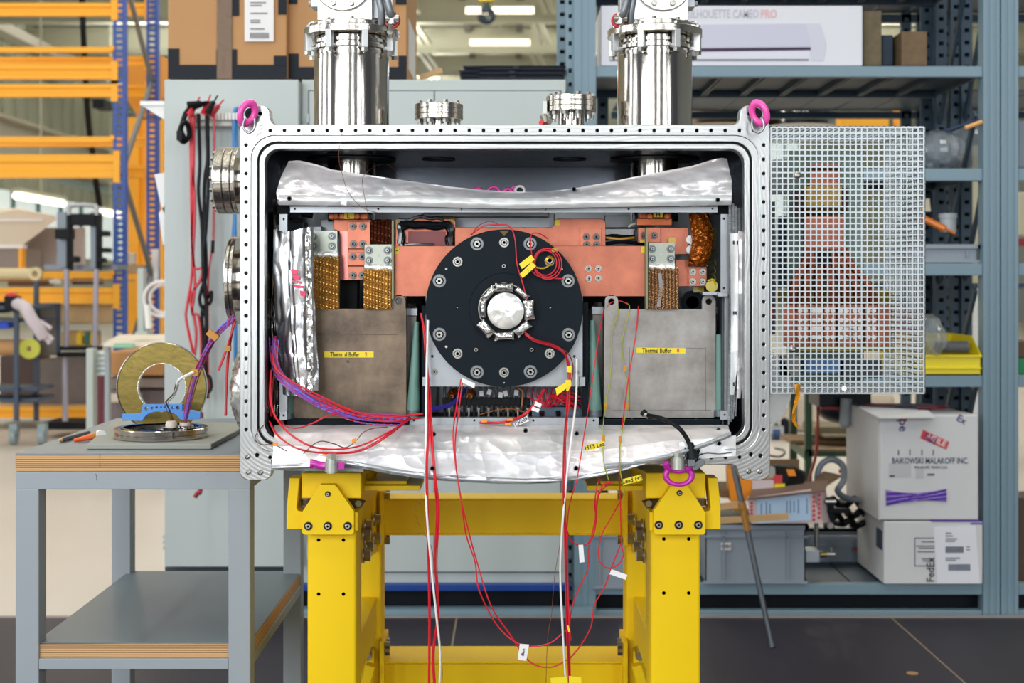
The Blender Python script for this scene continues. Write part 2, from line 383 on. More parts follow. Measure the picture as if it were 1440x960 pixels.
LAMP = mat('lamp tube', '#fff4dc', .4, emit=9)
def tubelamp(x, y, z, L, ax, label):
    t = thing('tube_lamp', label, 'lamp', (x, y, z), 'tube lamps under the hall roof')
    m = MB(); a = Vector((L/2, 0, 0)) if ax == 'x' else Vector((0, L/2, 0)); c = Vector((x, y, z))
    m.cyl(c-a, c+a, .07, 10); put('lamp_tube', m, LAMP, t)
    m = MB(); m.beam(c-a+Vector((0, 0, .12)), c+a+Vector((0, 0, .12)), .2, .08); put('lamp_housing', m, BEAMC, t)
    m = MB(); m.cyl(c+Vector((0, 0, .16)), c+Vector((0, 0, 8.2-z)), .02, 6); put('hanger', m, BEAMC, t)
w = W(703, 15, 33.4); tubelamp(w.x, 33.4, w.z, 1.6, 'x', 'long white ceiling tube lamp behind the crane hook')
w = W(703, 60, 38.2); tubelamp(w.x, 38.2, w.z, 1.6, 'x', 'long white ceiling tube lamp directly below the crane hook')
# left hall wall with strip windows, cladding and crane runway
m = MB(); m.box(-13.5, -13.3, 6, 50, -.1, 1.9); m.box(-13.5, -13.3, 6, 50, 3.6, 8.2)
wl = struct('wall_left', m, mat('pale green cladding', '#cfd2c0', .6))
for i in range(22):
    y = 28+i*1.0; m = MB(); m.box(-13.3, -13.22, y, y+.5, 3.6, 8.2); put('cladding_rib', m, mat('cladding rib', '#d6d8c6', .6), wl)
WINL = mat('daylit frosted pane', '#eef8f6', .5, emit=1.5)
m = MB(); m.box(-13.45, -13.4, 12, 50, 1.9, 3.6); win = struct('window_1', m, WINL)
m = MB()
for i in range(20): m.box(-13.4, -13.3, 12+i*2, 12.12+i*2, 1.9, 3.6)
put('window_frame', m, mat('teal window frame', '#6b8a8a', .5), win)
m = MB(); m.box(-13.2, -12.7, 6, 50, 4.3, 5.2); m.box(-13.3, -12.4, 6, 50, 5.2, 5.3)
struct('trim_1', m, mat('crane runway girder', '#c9c2b2', .6))
m = MB(); m.box(-12.9, -12.5, 6, 50, 7.35, 7.6); struct('trim_2', m, mat('pale pipe duct', '#e2dcd2', .5))
m = MB(); m.box(-12.2, -11.9, 6, 50, 6.4, 6.55); m.box(-12.6, -12.3, 6, 50, 3.9, 4.05); struct('trim_3', m, mat('teal grey service pipes', '#8a9a9a', .5, .2))
m = MB(); m.box(-13.5, 16, 49.8, 50, -.1, 8.2); wb = struct('wall_back', m, mat('hall end wall', '#c4c8bb', .6))
for x0, x1, z0, z1 in ((-11.8, -10.4, 3.2, 6.6), (7, 10, 3, 6), (2, 5, 3, 6)):
    m = MB(); m.box(x0, x1, 49.7, 49.78, z0, z1); q = struct('window_2', m, WINL)
    m = MB()
    for k in range(3): m.box(x0+(x1-x0)*(k+.5)/3-.04, x0+(x1-x0)*(k+.5)/3+.04, 49.62, 49.7, z0, z1)
    put('window_frame', m, MATS['teal window frame'], q)
m = MB(); m.box(15.8, 16, -3, 50, -.1, 8.2); struct('wall_right', m, mat('far right wall', '#a9b0b4', .6))
for px, py, d in ((57, 281, 30), (155, 300, 36)):
    w = W(px, py, d); tubelamp(w.x, d, w.z, 3.0 if px < 100 else 1.6, 'y', 'slanting bright tube lamp above the black lifting frame' if px < 100 else 'short bright tube lamp beside the blue rack upright')
# crane hook
w = W(684, 14, 30); t = thing('crane_hook', 'dark steel crane hook hanging in front of a ceiling lamp', 'crane hook', (w.x, 30, w.z))
m = MB(); m.box(w.x-.17, w.x+.17, 29.9, 30.1, w.z+.16, w.z+.42); put('hook_block', m, mat('hook block yellow', '#b7a22a', .5), t, bevel=.02)
m = MB(); m.torus((w.x, 30, w.z-.12), .12, .075, 'y', 20, 8, -PI*1.05, PI*.25); m.cyl((w.x, 30, w.z-.02), (w.x, 30, w.z+.15), .06, 10); m.cyl((w.x-.12, 30, w.z), (w.x+.12, 30, w.z), .07, 10); put('hook', m, mat('hook dark steel', '#27323c', .4, .5), t, smooth=40)
m = MB(); m.cyl((w.x-.1, 30, w.z+.3), (w.x-.1, 30, 7.4), .012, 6); m.cyl((w.x+.1, 30, w.z+.3), (w.x+.1, 30, 7.4), .012, 6); put('cable', m, DARK, t)

# ================================================================ blue and orange pallet rack on the left
RD = 11.7
rack = thing('pallet_rack', 'tall pallet rack with blue perforated uprights and orange beams', 'pallet rack', (W(100, 0, RD).x, RD, -.02))
def upright(px, d, flip=1):
    x = W(px, 0, d).x; w2 = .05; m = MB()
    m.box(x-w2, x-w2+.006, d, d+.07, -.02, 7.6); m.box(x+w2-.006, x+w2, d, d+.07, -.02, 7.6); m.box(x-w2, x-w2*.45, d-.004, d, -.02, 7.6); m.box(x+w2*.45, x+w2, d-.004, d, -.02, 7.6)
    z = -.02
    while z < 5.2: m.box(x-w2*.45, x+w2*.45, d-.004, d, z, z+.027); z += .05
    m.box(x-w2*.45, x+w2*.45, d-.004, d, z, 7.6)
    m.box(x-.07, x+.07, d-.03, d+.1, -.02, -.012); return m
put('upright', upright(168, RD), BLU, rack); put('upright', upright(214, RD+.75), BLU, rack)
m = MB(); z = .4; x0 = W(168, 0, RD).x; x1 = W(214, 0, RD+.75).x; k = 0
while z < 6.5:
    a = (x0, RD+.07, z); b = (x1, RD+.75, z+.85); m.beam(*( (a, b) if k % 2 == 0 else ((x1, RD+.75, z), (x0, RD+.07, z+.85)) ), .035, .03); z += .85; k += 1
put('brace', m, mat('galvanised brace', '#7d8488', .4, .6), rack)
def rbeam(y0, y1, d=RD, x0=-30, x1=160, prof=True):
    a = W(x0, y1, d); b = W(x1, y0, d); h = b.z-a.z; m = MB()
    pr = [(0, a.z), (0, a.z+h*.28), (.014, a.z+h*.36), (.014, a.z+h*.62), (0, a.z+h*.7), (0, b.z), (.05, b.z), (.05, a.z)] if prof and h > .06 else [(0, a.z), (0, b.z), (.05, b.z), (.05, a.z)]
    n = len(pr); m.add([(a.x, d+p, z) for p, z in pr]+[(b.x, d+p, z) for p, z in pr], [tuple(range(n)), tuple(range(2*n-1, n-1, -1))]+[(i, n+i, n+(i+1) % n, (i+1) % n) for i in range(n)])
    m.box(b.x-.02, b.x+.035, d-.012, d-.006, a.z-.04, b.z+.03) if h > .06 else None
    m.cyl((b.x-.01, d-.02, b.z-.01), (b.x-.01, d+.01, b.z-.01), .022, 10) if h <= .06 else None
    return m
for y0, y1, d, xx in ((4, 22, RD, 160), (66, 73, RD, 160), (91, 111, RD, 160), (118, 136, RD, 160), (192, 200, RD, 160), (217, 250, RD, 163), (382, 391, RD, 160), (404, 427, RD, 163), (573, 588, RD, 160)):
    put('beam', rbeam(y0, y1, d, -30, xx), ORG, rack)
for y0, y1 in ((4, 22), (80, 92), (119, 136), (192, 206), (232, 250), (385, 392)):
    put('beam', rbeam(y0, y1, RD+.76, -20, 207), ORG, rack)
m = MB(); m.pb(-30, 393, 160, 396, RD+.05, .65); put('shelf_board', m, WOOD, rack)
m = MB(); m.pb(-30, 571, 160, 573, RD+.05, .65); put('shelf_board', m, WOOD, rack)
# orange column behind the rack
t = thing('orange_column', 'broad orange painted steel column standing behind the blue rack', 'column', (W(200, 0, 14).x, 14, -.02))
m = MB(); m.pb(176, 78, 228, 136, 14.05, .3); m.add([W(176, 136, 14.05), W(228, 136, 14.05), W(228, 168, 14.05), W(196, 168, 14.05), W(176, 136, 14.35), W(228, 136, 14.35), W(228, 168, 14.35), W(196, 168, 14.35)], [(0,1,2,3), (7,6,5,4), (0,3,7,4), (1,0,4,5), (2,1,5,6), (3,2,6,7)])
put('column_head', m, mat('deep orange', '#d98c10', .45), t)
m = MB(); a = W(188, 0, 14); b = W(226, 0, 14); m.box(a.x, b.x, 14.05, 14.3, -.02, W(0, 165, 14).z); m.box(a.x-.05, a.x+.05, 13.98, 14.05, -.02, W(0, 165, 14).z); put('shaft', m, ORG, t)
# black lifting frame (mast with two columns)
LD = 10.9; t = thing('lifting_portal', 'black portal frame on two long grey legs in front of rack', 'lifting frame', (W(115, 0, LD).x, LD, -.02))
GM = mat('mid grey steel', '#7d848c', .4, .4)
m = MB(); m.pb(80, 298, 93, 376, LD+.1, .08); m.pb(127, 298, 140, 376, LD+.1, .08); put('column', m, GM, t)
m = MB(); m.pb(93, 300, 99, 380, LD, .08); m.pb(134, 300, 140, 380, LD, .08); m.pb(99, 300, 134, 317, LD, .08); m.pb(77, 321, 99, 336, LD-.02, .12); m.pb(140, 324, 150, 332, LD-.02, .12); m.pb(140, 348, 152, 355, LD-.02, .12); m.pb(96, 360, 108, 369, LD-.02, .1); m.pb(134, 362, 146, 369, LD-.02, .1)
put('carriage', m, BLACK, t, bevel=.006)
m = MB(); m.ptube([(97, 302, LD), (97, 293, LD), (101, 289, LD), (115, 288, LD), (131, 289, LD), (136, 293, LD), (136, 302, LD)], .018, 8); put('top_hoop', m, mat('light tube', '#a9abb0', .35, .5), t, smooth=50)
m = MB(); m.cyl(W(93.5, 378, LD), W(93.5, 488, LD), .013*1.6, 10); m.cyl(W(91.5, 500, LD), W(91.5, 592, LD), .021, 10); put('leg', m, mat('pale leg tube', '#a49fae', .4, .2), t, smooth=40)
m = MB(); m.cyl(W(135.5, 378, LD), W(133.5, 488, LD), .02, 10); put('leg', m, MATS['pale leg tube'], t, smooth=40)
m = MB(); m.pb(84, 487, 137, 493, LD-.02, .15); m.pb(80, 496, 133, 502, LD-.05, .2); put('tray', m, BLACK, t)
m = MB(); m.pb(62, 372, 165, 379, LD+.2, .3); put('crossbar', m, GM, t)
m = MB(); m.pb(60, 594, 130, 604, LD+.15, .4); put('base', m, BLACK, t)
# beige machine housing with sloping cover
t = thing('machine_cover', 'beige machine housing with a sloping folded cover, left of black frame', 'machine cover', (W(30, 0, 12.6).x, 12.6, W(0, 384, 12.6).z))
m = MB(); d = 12.6; m.add([W(-30, 302, d), W(24, 295, d), W(78, 303, d), W(79, 309, d), W(30, 346, d), W(-30, 346, d), W(-30, 296, d+.7), W(24, 292, d+.7), W(78, 303, d+.7), W(79, 309, d+.7), W(30, 346, d+.7), W(-30, 346, d+.7)], [(0,1,2,3,4,5), (11,10,9,8,7,6), (0,6,7,1), (1,7,8,2), (2,8,9,3), (3,9,10,4), (4,10,11,5)]); put('sloping_cover', m, mat('cream canvas', '#d8cbb8', .7), t)
m = MB(); m.pb(-30, 308, 60, 311, d-.02, .06); m.pb(-30, 344, 33, 349, d-.03, .1); put('rim', m, PAPER, t)
m = MB(); m.pb(-30, 349, 26, 384, d, .6); put('side_panel', m, mat('taupe panel', '#8b817c', .6), t)
m = MB(); m.pb(26, 349, 31, 384, d-.02, .1); put('corner_post', m, ORG, t)
m = MB(); m.pb(31, 320, 118, 384, d+.75, .05); one('partition_panel', m, mat('greyish mauve board', '#b9aeab', .7), 'plain mauve grey board panel behind the black lifting frame', 'panel')
# rolls of paper on the shelf edge
t = thing('paper_roll', 'cream paper roll lying along shelf with its round end showing', 'paper roll', W(52, 393, 11.2))
m = MB(); a = W(52, 385, 11.2); m.cyl(W(-30, 384, 11.6), a, .045, 16); put('paper_wrap', m, mat('cream paper', '#dcca9e', .6), t, smooth=40)
m = MB(); m.lathe([(.025, 0), (.052, 0), (.052, .04), (.025, .04)], (a.x, 11.15, a.z), 'y', 20, True); put('end_ring', m, MATS['cream paper'], t, smooth=40)
# dark blue steel cart
CDk = mat('dark slate blue steel', '#34455a', .45); CDD = 10.4
t = thing('steel_cart', 'dark slate blue tube cart with shelves and swivel castors', 'cart', (W(22, 0, CDD).x, CDD, -.02))
for px, d in ((22, CDD), (50, CDD+.5)):
    m = MB(); m.pb(px-3, 395 if px > 30 else 428, px+3, 592, d, .035); put('post', m, CDk, t)
for y in (430, 545, 560, 448):
    m = MB(); m.pb(-30, y, 52, y+5, CDD+.05, .4); put('shelf', m, CDk, t)
m = MB()
for px in (20, 60):
    w = W(px, 604, CDD+.2); m.cyl((w.x-.02, w.y, .045), (w.x+.02, w.y, .045), .062, 14); m.box(w.x-.03, w.x+.03, w.y-.03, w.y+.03, .06, .14)
put('caster', m, mat('caster grey', '#8fa0a4', .4), t)
m = MB(); m.pb(-10, 424, 5, 440, CDD+.1, .15); m.pb(5, 416, 23, 438, CDD-.05, .12); one('clamp_tool', m, BLACK, 'black clamp tool lying on the top shelf of dark blue cart', 'tool', bevel=.01)
w = W(15, 417, CDD); m = MB(); m.lathe([(.045, -.03), (.05, 0), (.03, .03), (0, .035)], (w.x, CDD+.02, w.z), 'z', 16); one('red_dome_button', m, mat('red knob', '#c82830', .4), 'round red dome on top of the black clamp tool', 'button', smooth=50)
m = MB(); m.pb(-10, 452, 12, 462, CDD+.06, .2); one('blue_cloth', m, mat('bright blue cloth', '#2348c8', .6), 'bright blue cloth folded on the cart\'s middle shelf', 'cloth', bevel=.015)
# white glove hanging from the cart
m = MB(); d = 10.2
m.ptube([(24, 427, 10.38), (32, 430, d+.1), (38, 436, d), (44, 448, d-.02), (54, 462, d-.02), (62, 474, d)], .045, 10); m.ptube([(56, 452, d), (66, 458, d), (72, 462, d)], .016, 8); m.ptube([(60, 466, d), (70, 474, d), (74, 478, d)], .018, 8); m.ptube([(58, 470, d), (67, 478, d), (70, 483, d)], .018, 8)
one('work_glove', m, mat('pale lilac fabric', '#c8bcc4', .8), 'pale lilac work glove hanging limply from the dark blue cart', 'glove', smooth=60)
m = MB(); m.pb(50, 428, 82, 500, 10.95, .02); t = thing('framed_board', 'dark framed board leaning beside the white glove', 'board', W(66, 500, 10.95)); put('panel', m, mat('taupe board', '#7c746c', .6), t)
m = MB(); m.pb(50, 426, 84, 430, 10.92, .03); m.pb(79, 428, 84, 500, 10.92, .03); put('board_frame', m, CDk, t)
m = MB(); w = W(20, 488, 10.6); m.cyl((W(-30, 0, 10.6).x, 10.6, w.z), (W(40, 0, 10.6).x, 10.6, w.z), .06, 18); one('cardboard_tube', m, CARD, 'long cardboard tube lying on the cart below the clamp tool', 'tube', smooth=40)
m = MB(); w = W(43, 490, 10.55); m.lathe([(.02, 0), (.075, 0), (.075, .03), (.02, .03)], (w.x, 10.52, w.z), 'y', 20, True); one('tube_ring', m, mat('lime plastic', '#cdd04a', .5), 'lime green round cap at the cardboard tube\'s end', 'cap', smooth=40)
# crates, wood and castings on the lower rack shelf
items = [(84, 428, 160, 455, 12.0, .4, 'wooden_crate', '#c9ad7e', 'light plywood crate on the lower rack level', 'crate'),
 (86, 466, 128, 487, 11.9, .3, 'wooden_tray', '#b5935c', 'low wooden tray holding yellow tools under the crate', 'tray'),
 (55, 505, 128, 570, 11.95, .5, 'machine_casting', '#6d635e', 'heavy rust brown machine casting on bottom orange beam', 'casting'),
 (0, 500, 50, 572, 12.1, .4, 'machine_bed', '#4e3a34', 'dark red brown machine bed behind the blue cart', 'machine'),
 (147, 495, 232, 528, 9.6, .5, 'cardboard_box', '#b5824e', 'brown cardboard box under the white topped bench', 'box'),
 (147, 531, 232, 545, 9.7, .5, 'stone_slab', '#8d8078', 'flat grey slab under the brown box behind brass disc', 'slab'),
 (147, 553, 190, 566, 9.7, .4, 'paper_stack', '#d8ccbc', 'cream paper stack under the flat grey slab', 'paper stack'),
 (147, 547, 234, 597, 9.9, .4, 'grey_chest', '#75696a', 'dull grey trunk at the bottom behind the brass disc', 'chest'),
 (10, 391, 60, 403, 11.9, .3, 'parts_tray', '#8a7a68', 'brown parts tray on the rack shelf behind paper roll', 'tray'),
 (100, 391, 132, 400, 11.85, .3, 'parts_box', '#5d4c44', 'dark brown box on rack shelf between the two grey legs', 'box'),
 (69, 393, 86, 399, 11.68, .02, 'paper_note', '#e3dcdc', 'small white note taped under the rack shelf edge', 'note'),
 (180, 372, 205, 385, 12.46, .05, 'carton', '#b09674', 'small tan carton on the shelf behind blue upright', 'carton'),
 (176, 355, 190, 372, 12.47, .05, 'tin_can', '#cfc3b4', 'pale tin container on shelf behind blue upright', 'container')]
for x0, y0, x1, y1, d, t_, nm, c, lb, ct in items:
    m = MB(); m.pb(x0, y0, x1, y1, d, t_); one(nm, m, mat('bg '+c, c, .65, var=(4, .2)), lb, ct, bevel=.012)
for i, (px, c, lb) in enumerate(((111, '#e8c21c', 'yellow power tool standing left of its green handled neighbour'), (122, '#3a6a62', 'green handled power tool between two yellow ones'), (130, '#e0b81c', 'narrow yellow power tool nearest the red post'))):
    m = MB(); m.pb(px-4, 470, px+4, 485, 11.4, .1); m.pb(px-3, 466, px+2, 471, 11.4, .08); one('power_tool', m, mat('tool '+c, c, .5), lb, 'power tool', 'tools on the lower rack level', bevel=.01)
# bench with white top at mid distance, posts and coil
BD = 8.6; t = thing('work_bench', 'bench with pale board top behind the brass disc', 'bench', (W(200, 0, BD).x, BD, -.02))
m = MB(); m.add([W(145, 483, BD), W(232, 483, BD), W(232, 470, BD+1.0), W(168, 470, BD+1.0), W(145, 487, BD), W(232, 487, BD), W(232, 474, BD+1.0), W(168, 474, BD+1.0)], [(0,1,2,3), (7,6,5,4), (0,4,5,1), (3,2,6,7), (0,3,7,4), (1,5,6,2)]); put('bench_top', m, mat('white board', '#e2d8c8', .5), t)
m = MB(); m.pb(160, 483, 188, 489, BD-.02, .1); put('edge_trim', m, mat('mint edge', '#8fc0a0', .5), t)
m = MB(); m.pb(147, 487, 153, 600, BD+.05, .05); put('leg', m, GREYB, t)
PG = mat('pale grey green post', '#b2bcb8', .5)
m = MB(); m.pb(121, 490, 131, 669, 8.9, .09); one('grey_post', m, PG, 'short pale grey square post standing left of red post', 'post', bevel=.004)
m = MB(); m.pb(193, 377, 202, 470, 8.9, .08); m.pb(190, 466, 207, 470, 8.85, .16); one('grey_upright', m, PG, 'pale grey upright standing on the bench beside the white coil', 'post', bevel=.004)
m = MB(); m.pb(132, 520, 145, 663, 9.1, .1); one('red_post', m, mat('wine red', '#6e3040', .5), 'wine red steel post beside the short grey post', 'post')
for i in range(5):
    m = MB(); w = W(141, 497+i*7, 9.0); m.cyl((w.x-.05, 9, w.z), (w.x+.05, 9, w.z), .016, 10); o = one('glass_insulator', m, mat('pale glass', '#c8d4d4', .2, coat=.5), ['topmost pale glass insulator over the red post', 'second pale glass insulator from the top over red post', 'middle pale glass insulator of five over red post', 'fourth pale glass insulator down over the red post', 'lowest pale glass insulator directly over the red post'][i], 'insulator', 'insulators above the red post', smooth=40)
t = thing('hose_coil', 'coiled white hose hanging beside the grey cabinet', 'hose', W(216, 470, 8.8))
m = MB(); w = W(227, 420, 8.86); m.torus(w, .108, .011, 'y', 32, 8); m.torus(w+Vector((.01, .03, 0)), .09, .011, 'y', 32, 8); put('coil', m, mat('clear white hose', '#e4dcda', .4), t, smooth=50)
m = MB(); m.cyl(W(207, 428, 8.75), W(210, 462, 8.75), .022, 10); put('nozzle', m, WHITE, t, smooth=40)
m = MB(); d = 12.43; m.slab([W(213, 350, d), W(223, 350, d), W(222, 393, d), W(214, 396, d)], (0, .006, 0)); one('hanging_note', m, PAPER, 'narrow white paper strip hanging on the rear blue upright', 'paper')
m = MB(); m.ptube([(100, -605, 14), (112, -100, 14), (122, 140, 14), (130, 215, 14), (134, 250, 14), (140, 290, 14)], .03, 8); one('hanging_cable', m, DARK, 'thick dark cable hanging down past the orange beams', 'cable')
m = MB(); m.pb(129, 138, 146, 152, 20, .4); one('ceiling_speaker', m, BLACK, 'small black box hanging under the middle orange beam', 'speaker', bevel=.02)
# ================================================================ grey cabinets and what stands on them
KD = 5.2; LINE = mat('gap shadow line', '#3c4a50', .6)
def cabinet(px0, px1, top, bot, d, dep, label, doors, base=None):
    a = W(px0, bot, d); b = W(px1, top, d); t = thing('cabinet', label, 'cabinet', ((a.x+b.x)/2, d, a.z), 'grey steel cabinets')
    m = MB(); m.box(a.x, b.x, d, d+dep, a.z, b.z); put('body', m, CAB, t, bevel=.004)
    if doors: m = MB(); m.pb(min(q[0] for q in doors)-1.2, min(q[1] for q in doors)-1.2, max(q[2] for q in doors)+1.2, max(q[3] for q in doors)+1.2, d-.0012, .001) and put('door_gap', m, LINE, t)
    for x0, y0, x1, y1 in doors:
        m = MB(); m.pb(x0, y0, x1, y1, d-.012, .014); put('door', m, CAB, t, bevel=.003)
    return t
c1 = cabinet(231, 420, 112, 797, 5.088, .46, 'tall plain grey steel cabinet hung with test leads', [])
m = MB(); 
for y in (752, 760, 768): m.pb(229, y, 231, y+5, 5.1, .02)
put('hinge', m, CAB, c1)
m = MB(); m.pb(418, 128, 426, 860, 5.56, .01); put('gap_shade', m, DARK, c1)  # added black plate standing for the shade between the two cabinets
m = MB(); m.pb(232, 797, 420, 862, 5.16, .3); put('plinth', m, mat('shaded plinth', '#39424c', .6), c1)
c2 = cabinet(424, 796, 112, 820, 5.15, .5, 'wide grey steel cabinet with two tall doors behind the chamber', [(434.5, 128, 610.3, 804), (611.5, 128, 788, 804)])
m = MB(); m.pb(431, 160, 434, 172, 5.13, .02); m.pb(431, 764, 434, 786, 5.13, .02); put('hinge', m, CAB, c2)
m = MB(); m.pb(422, 821.5, 802, 831, 5.12, .5); one('blue_plinth', m, mat('royal blue paint', '#143f8e', .4), 'royal blue steel plinth carrying the wide grey cabinet', 'plinth', bevel=.003)
m = MB(); m.pb(424, 831, 430, 866, 5.2, .06); m.pb(790, 831, 800, 866, 5.2, .06); m.pb(430, 831, 790, 866, 5.2, .02); put('base_leg_and_shade', m, mat('blue black', '#10161e', .6), c2)  # legs, plus an added dark panel for the shadow under the cabinet
m = MB(); m.pb(424, 857, 835, 868, 5.11, .06); one('floor_rail', m, mat('slate rail', '#7d98a6', .5), 'low slate blue rail lying along the floor under the cabinets', 'rail')
# open white brackets and papers on the cabinet's side
t = thing('wall_bracket', 'small white triangular bracket fixed to the cabinet side', 'bracket', W(215, 165, 5.3))
m = MB(); m.pb(197, 142, 231, 148, 5.12, .2); put('bracket_top', m, WHITE, t)
m = MB(); d = 5.13; m.add([W(199, 148, d), W(231, 148, d), W(231, 168, d), W(226, 165, d), W(199, 148, d+.01), W(231, 148, d+.01), W(231, 168, d+.01), W(226, 165, d+.01)], [(0,3,2,1), (4,5,6,7), (0,4,7,3), (3,7,6,2), (0,1,5,4)]); put('gusset', m, WHITE, t)
for pts, lb in (([(217, 245), (231, 243), (231, 300), (226, 288)], 'loose white paper sheet curling off the cabinet side, upper of two'), ([(223, 300), (231, 290), (231, 344), (229, 344)], 'narrow white paper sheet on the cabinet side, lower of two')):
    m = MB(); m.pprism(pts, 5.12, .004); one('paper_sheet', m, PAPER, lb, 'paper')
# cardboard boxes
def carton(x0, x1, y1, d, dep, label, ltape, corners, side=False):
    a = W(x0, y1, d); b = W(x1, -90, d); t = thing('cardboard_box', label, 'box', ((a.x+b.x)/2, d+dep/2, a.z), 'big cartons on the cabinets')
    m = MB(); m.box(a.x, b.x, d, d+dep, a.z, b.z); put('carton', m, CARD, t, bevel=.004)
    for i, (p0, q0, p1, q1) in enumerate(corners):
        m = MB(); m.pb(p0, q0, p1, q1, d-.004-.0004*i, .006); put('black_edge', m, TAPEK, t, bevel=.001)
    for (p0, q0, p1, q1) in ltape:
        m = MB(); m.pb(p0, q0, p1, q1, d-.007, .003); put('packing_tape', m, TAPEB, t)
    return t
b1 = carton(236, 403, 110.8, 5.12, .42, 'large brown carton with black taped edges on the plain cabinet', [(305, -90, 326, 111)], [(236, 68, 252, 109), (236, 91, 403, 111), (304, 69, 333, 92), (307, -20, 336, 22), (385, 78, 403, 92), (391, -20, 403, 20)])
m = MB(); m.pb(344, -60, 385, 58, 5.11, .002); lab = put('shipping_label', m, PAPER, b1)
m = MB()
for i in range(9): m.pb(352+i*3, 46, 353.4+i*3, 54, 5.108, .001)
for y, l in ((3, 22), (7, 16), (18, 24), (28, 14), (31, 14), (40, 20)): m.pb(352, y, 352+l, y+1.2, 5.108, .001)
put('print', m, INK, lab)
b2 = carton(405, 572, 111, 5.17, .55, 'large brown carton with torn tape behind the tall steel pipe', [(386+20, -90, 408+20-20, -80)], [(405, 75, 420, 110), (405, 94, 572, 111), (560, 78, 572, 96), (405, -20, 418, 5), (556, -20, 572, 6)])
m = MB(); m.pb(452, -30, 552, 60, 5.16, .002); put('shipping_label', m, PAPER, b2)
a = W(572, 35, 5.17)
m = MB(); x = W(572, 0, 5.17).x; m.box(x, x+.002, 5.25, 5.6, W(0, 100, 5.3).z, W(0, 30, 5.3).z); put('side_label', m, PAPER, b2)
t = thing('tray_stack', 'flat stack of black plastic trays on the wide cabinet', 'tray stack', (W(720, 112, 5.2).x, 5.3, W(720, 112, 5.17).z))
for i, (x0, y0, x1, y1) in enumerate(((646, 105, 794, 112), (645, 98.5, 797, 104.5), (651, 92, 796, 98))):
    m = MB(); m.pb(x0, y0, x1, y0+1.6, 5.17, .38); m.pb(x0+3, y0+1.6, x1-3, y1, 5.18, .36); m.pb(x0+2, y0+1, x0+28, y0+3, 5.165, .01); m.pb(x0+70, y0+1, x0+80, y1, 5.165, .01); put('tray', m, mat('blue black plastic', '#171f2a', .35), t, bevel=.002)
m = MB(); d = 5.35; m.beam(W(590, 109, d), W(622, 99, d), .02, .02); one('wooden_lath', m, WOOD, 'thin wooden lath on the cabinet beside the trays', 'lath')
# test lead comb and leads
t = thing('lead_holder', 'white comb shaped holder for test leads on the grey cabinet', 'lead holder', W(298, 178, 5.06))
m = MB(); m.pb(261, 167, 335, 177, 5.03, .06); put('back_rail', m, mat('ivory plastic', '#d9d7cc', .5), t, bevel=.002)
for i in range(15):
    m = MB(); m.pb(261+i*5, 158.5, 265+i*5, 168, 5.0, .06); put('tooth', m, WHITE, t, bevel=.001)
def lead(name, label, m, pts, r, group, clip=None):
    mb = MB(); mb.ptube([(x, y, d) for x, y, d in pts], r, 6); o = one(name, mb, m, label, 'test lead', group, smooth=60); return o
LD2 = 4.99
lead('red_test_lead', 'red test lead hanging in a long loop, outermost on the left', RED, [(268, 160, LD2), (268, 200, LD2), (269, 280, LD2), (270, 380, LD2), (263, 430, LD2), (262, 450, LD2), (272, 500, LD2), (279, 560, LD2+.02)], .005, 'red leads on the cabinet')
lead('red_test_lead', 'red test lead bulging to the right near its middle', RED, [(271, 160, LD2), (270, 220, LD2), (274, 290, LD2), (272, 370, LD2), (284, 378, LD2), (281, 395, LD2), (268, 420, LD2), (276, 470, LD2), (268, 540, LD2)], .005, 'red leads on the cabinet')
lead('red_test_lead', 'red test lead with small loop at the brass disc height', RED, [(273, 162, LD2), (272, 250, LD2), (270, 330, LD2), (274, 400, LD2), (270, 440, LD2), (279, 445, LD2), (283, 490, LD2), (282, 590, LD2)], .005, 'red leads on the cabinet')
lead('thin_red_lead', 'single thin red lead with a black joint beside the blue strap', RED, [(301, 160, LD2), (301, 240, LD2), (300, 330, LD2), (299, 345, LD2), (293, 390, LD2), (292, 470, LD2), (293, 560, LD2)], .004, 'red leads on the cabinet')
m = MB(); m.ptube([(299.5, 338, LD2-.002), (299, 356, LD2-.002)], .006, 8); one('lead_joint', m, BLACK, 'small black sleeve halfway down the thin red lead', 'joint')
for i, pts in enumerate(([(279, 160), (281, 230), (279, 270), (284, 320), (286, 400), (290, 420), (297, 410), (296, 425), (284, 440), (289, 520), (292, 560)],
                         [(290, 160), (292, 220), (288, 250), (287, 300), (290, 380), (283, 408), (281, 425), (290, 450), (285, 500), (290, 545)],
                         [(292, 162), (293, 260), (289, 330), (286, 360), (290, 440), (288, 520), (295, 530), (297, 545), (290, 556)])):
    lead('black_test_lead', ('black test lead making the upper small loop', 'black test lead bulging left above the crossing', 'black test lead ending in a loose hook near the table')[i], BLACK, [(x, y, LD2-.01*i) for x, y in pts], .0062, 'black leads on the cabinet')
for i, (px, py, a, red) in enumerate(((272, 152, 60, 1), (290, 150, 70, 1), (303, 154, 50, 1), (282, 147, 15, 0), (275, 146, 10, 0), (297, 150, 60, 0))):
    mb = MB(); ra = math.radians(a); dx, dz = math.cos(ra), math.sin(ra); w = W(px, py, 4.97-.01*i)
    mb.cyl(w-Vector((dx*.028, 0, dz*.028)), w+Vector((dx*.02, 0, dz*.02)), .013, 8, .008); mb.cyl(w+Vector((dx*.02, 0, dz*.02)), w+Vector((dx*.045, 0, dz*.045)), .003, 6)
    one('lead_clip', mb, RED if red else BLACK, ('red crocodile clip over the leftmost red leads', 'red crocodile clip between the black ones', 'red crocodile clip farthest from the black coil', 'black crocodile clip lying flat over the comb', 'black crocodile clip at the top of the coil', 'black crocodile clip pointing up between red clips')[i], 'clip', 'clips on the white comb', smooth=40)
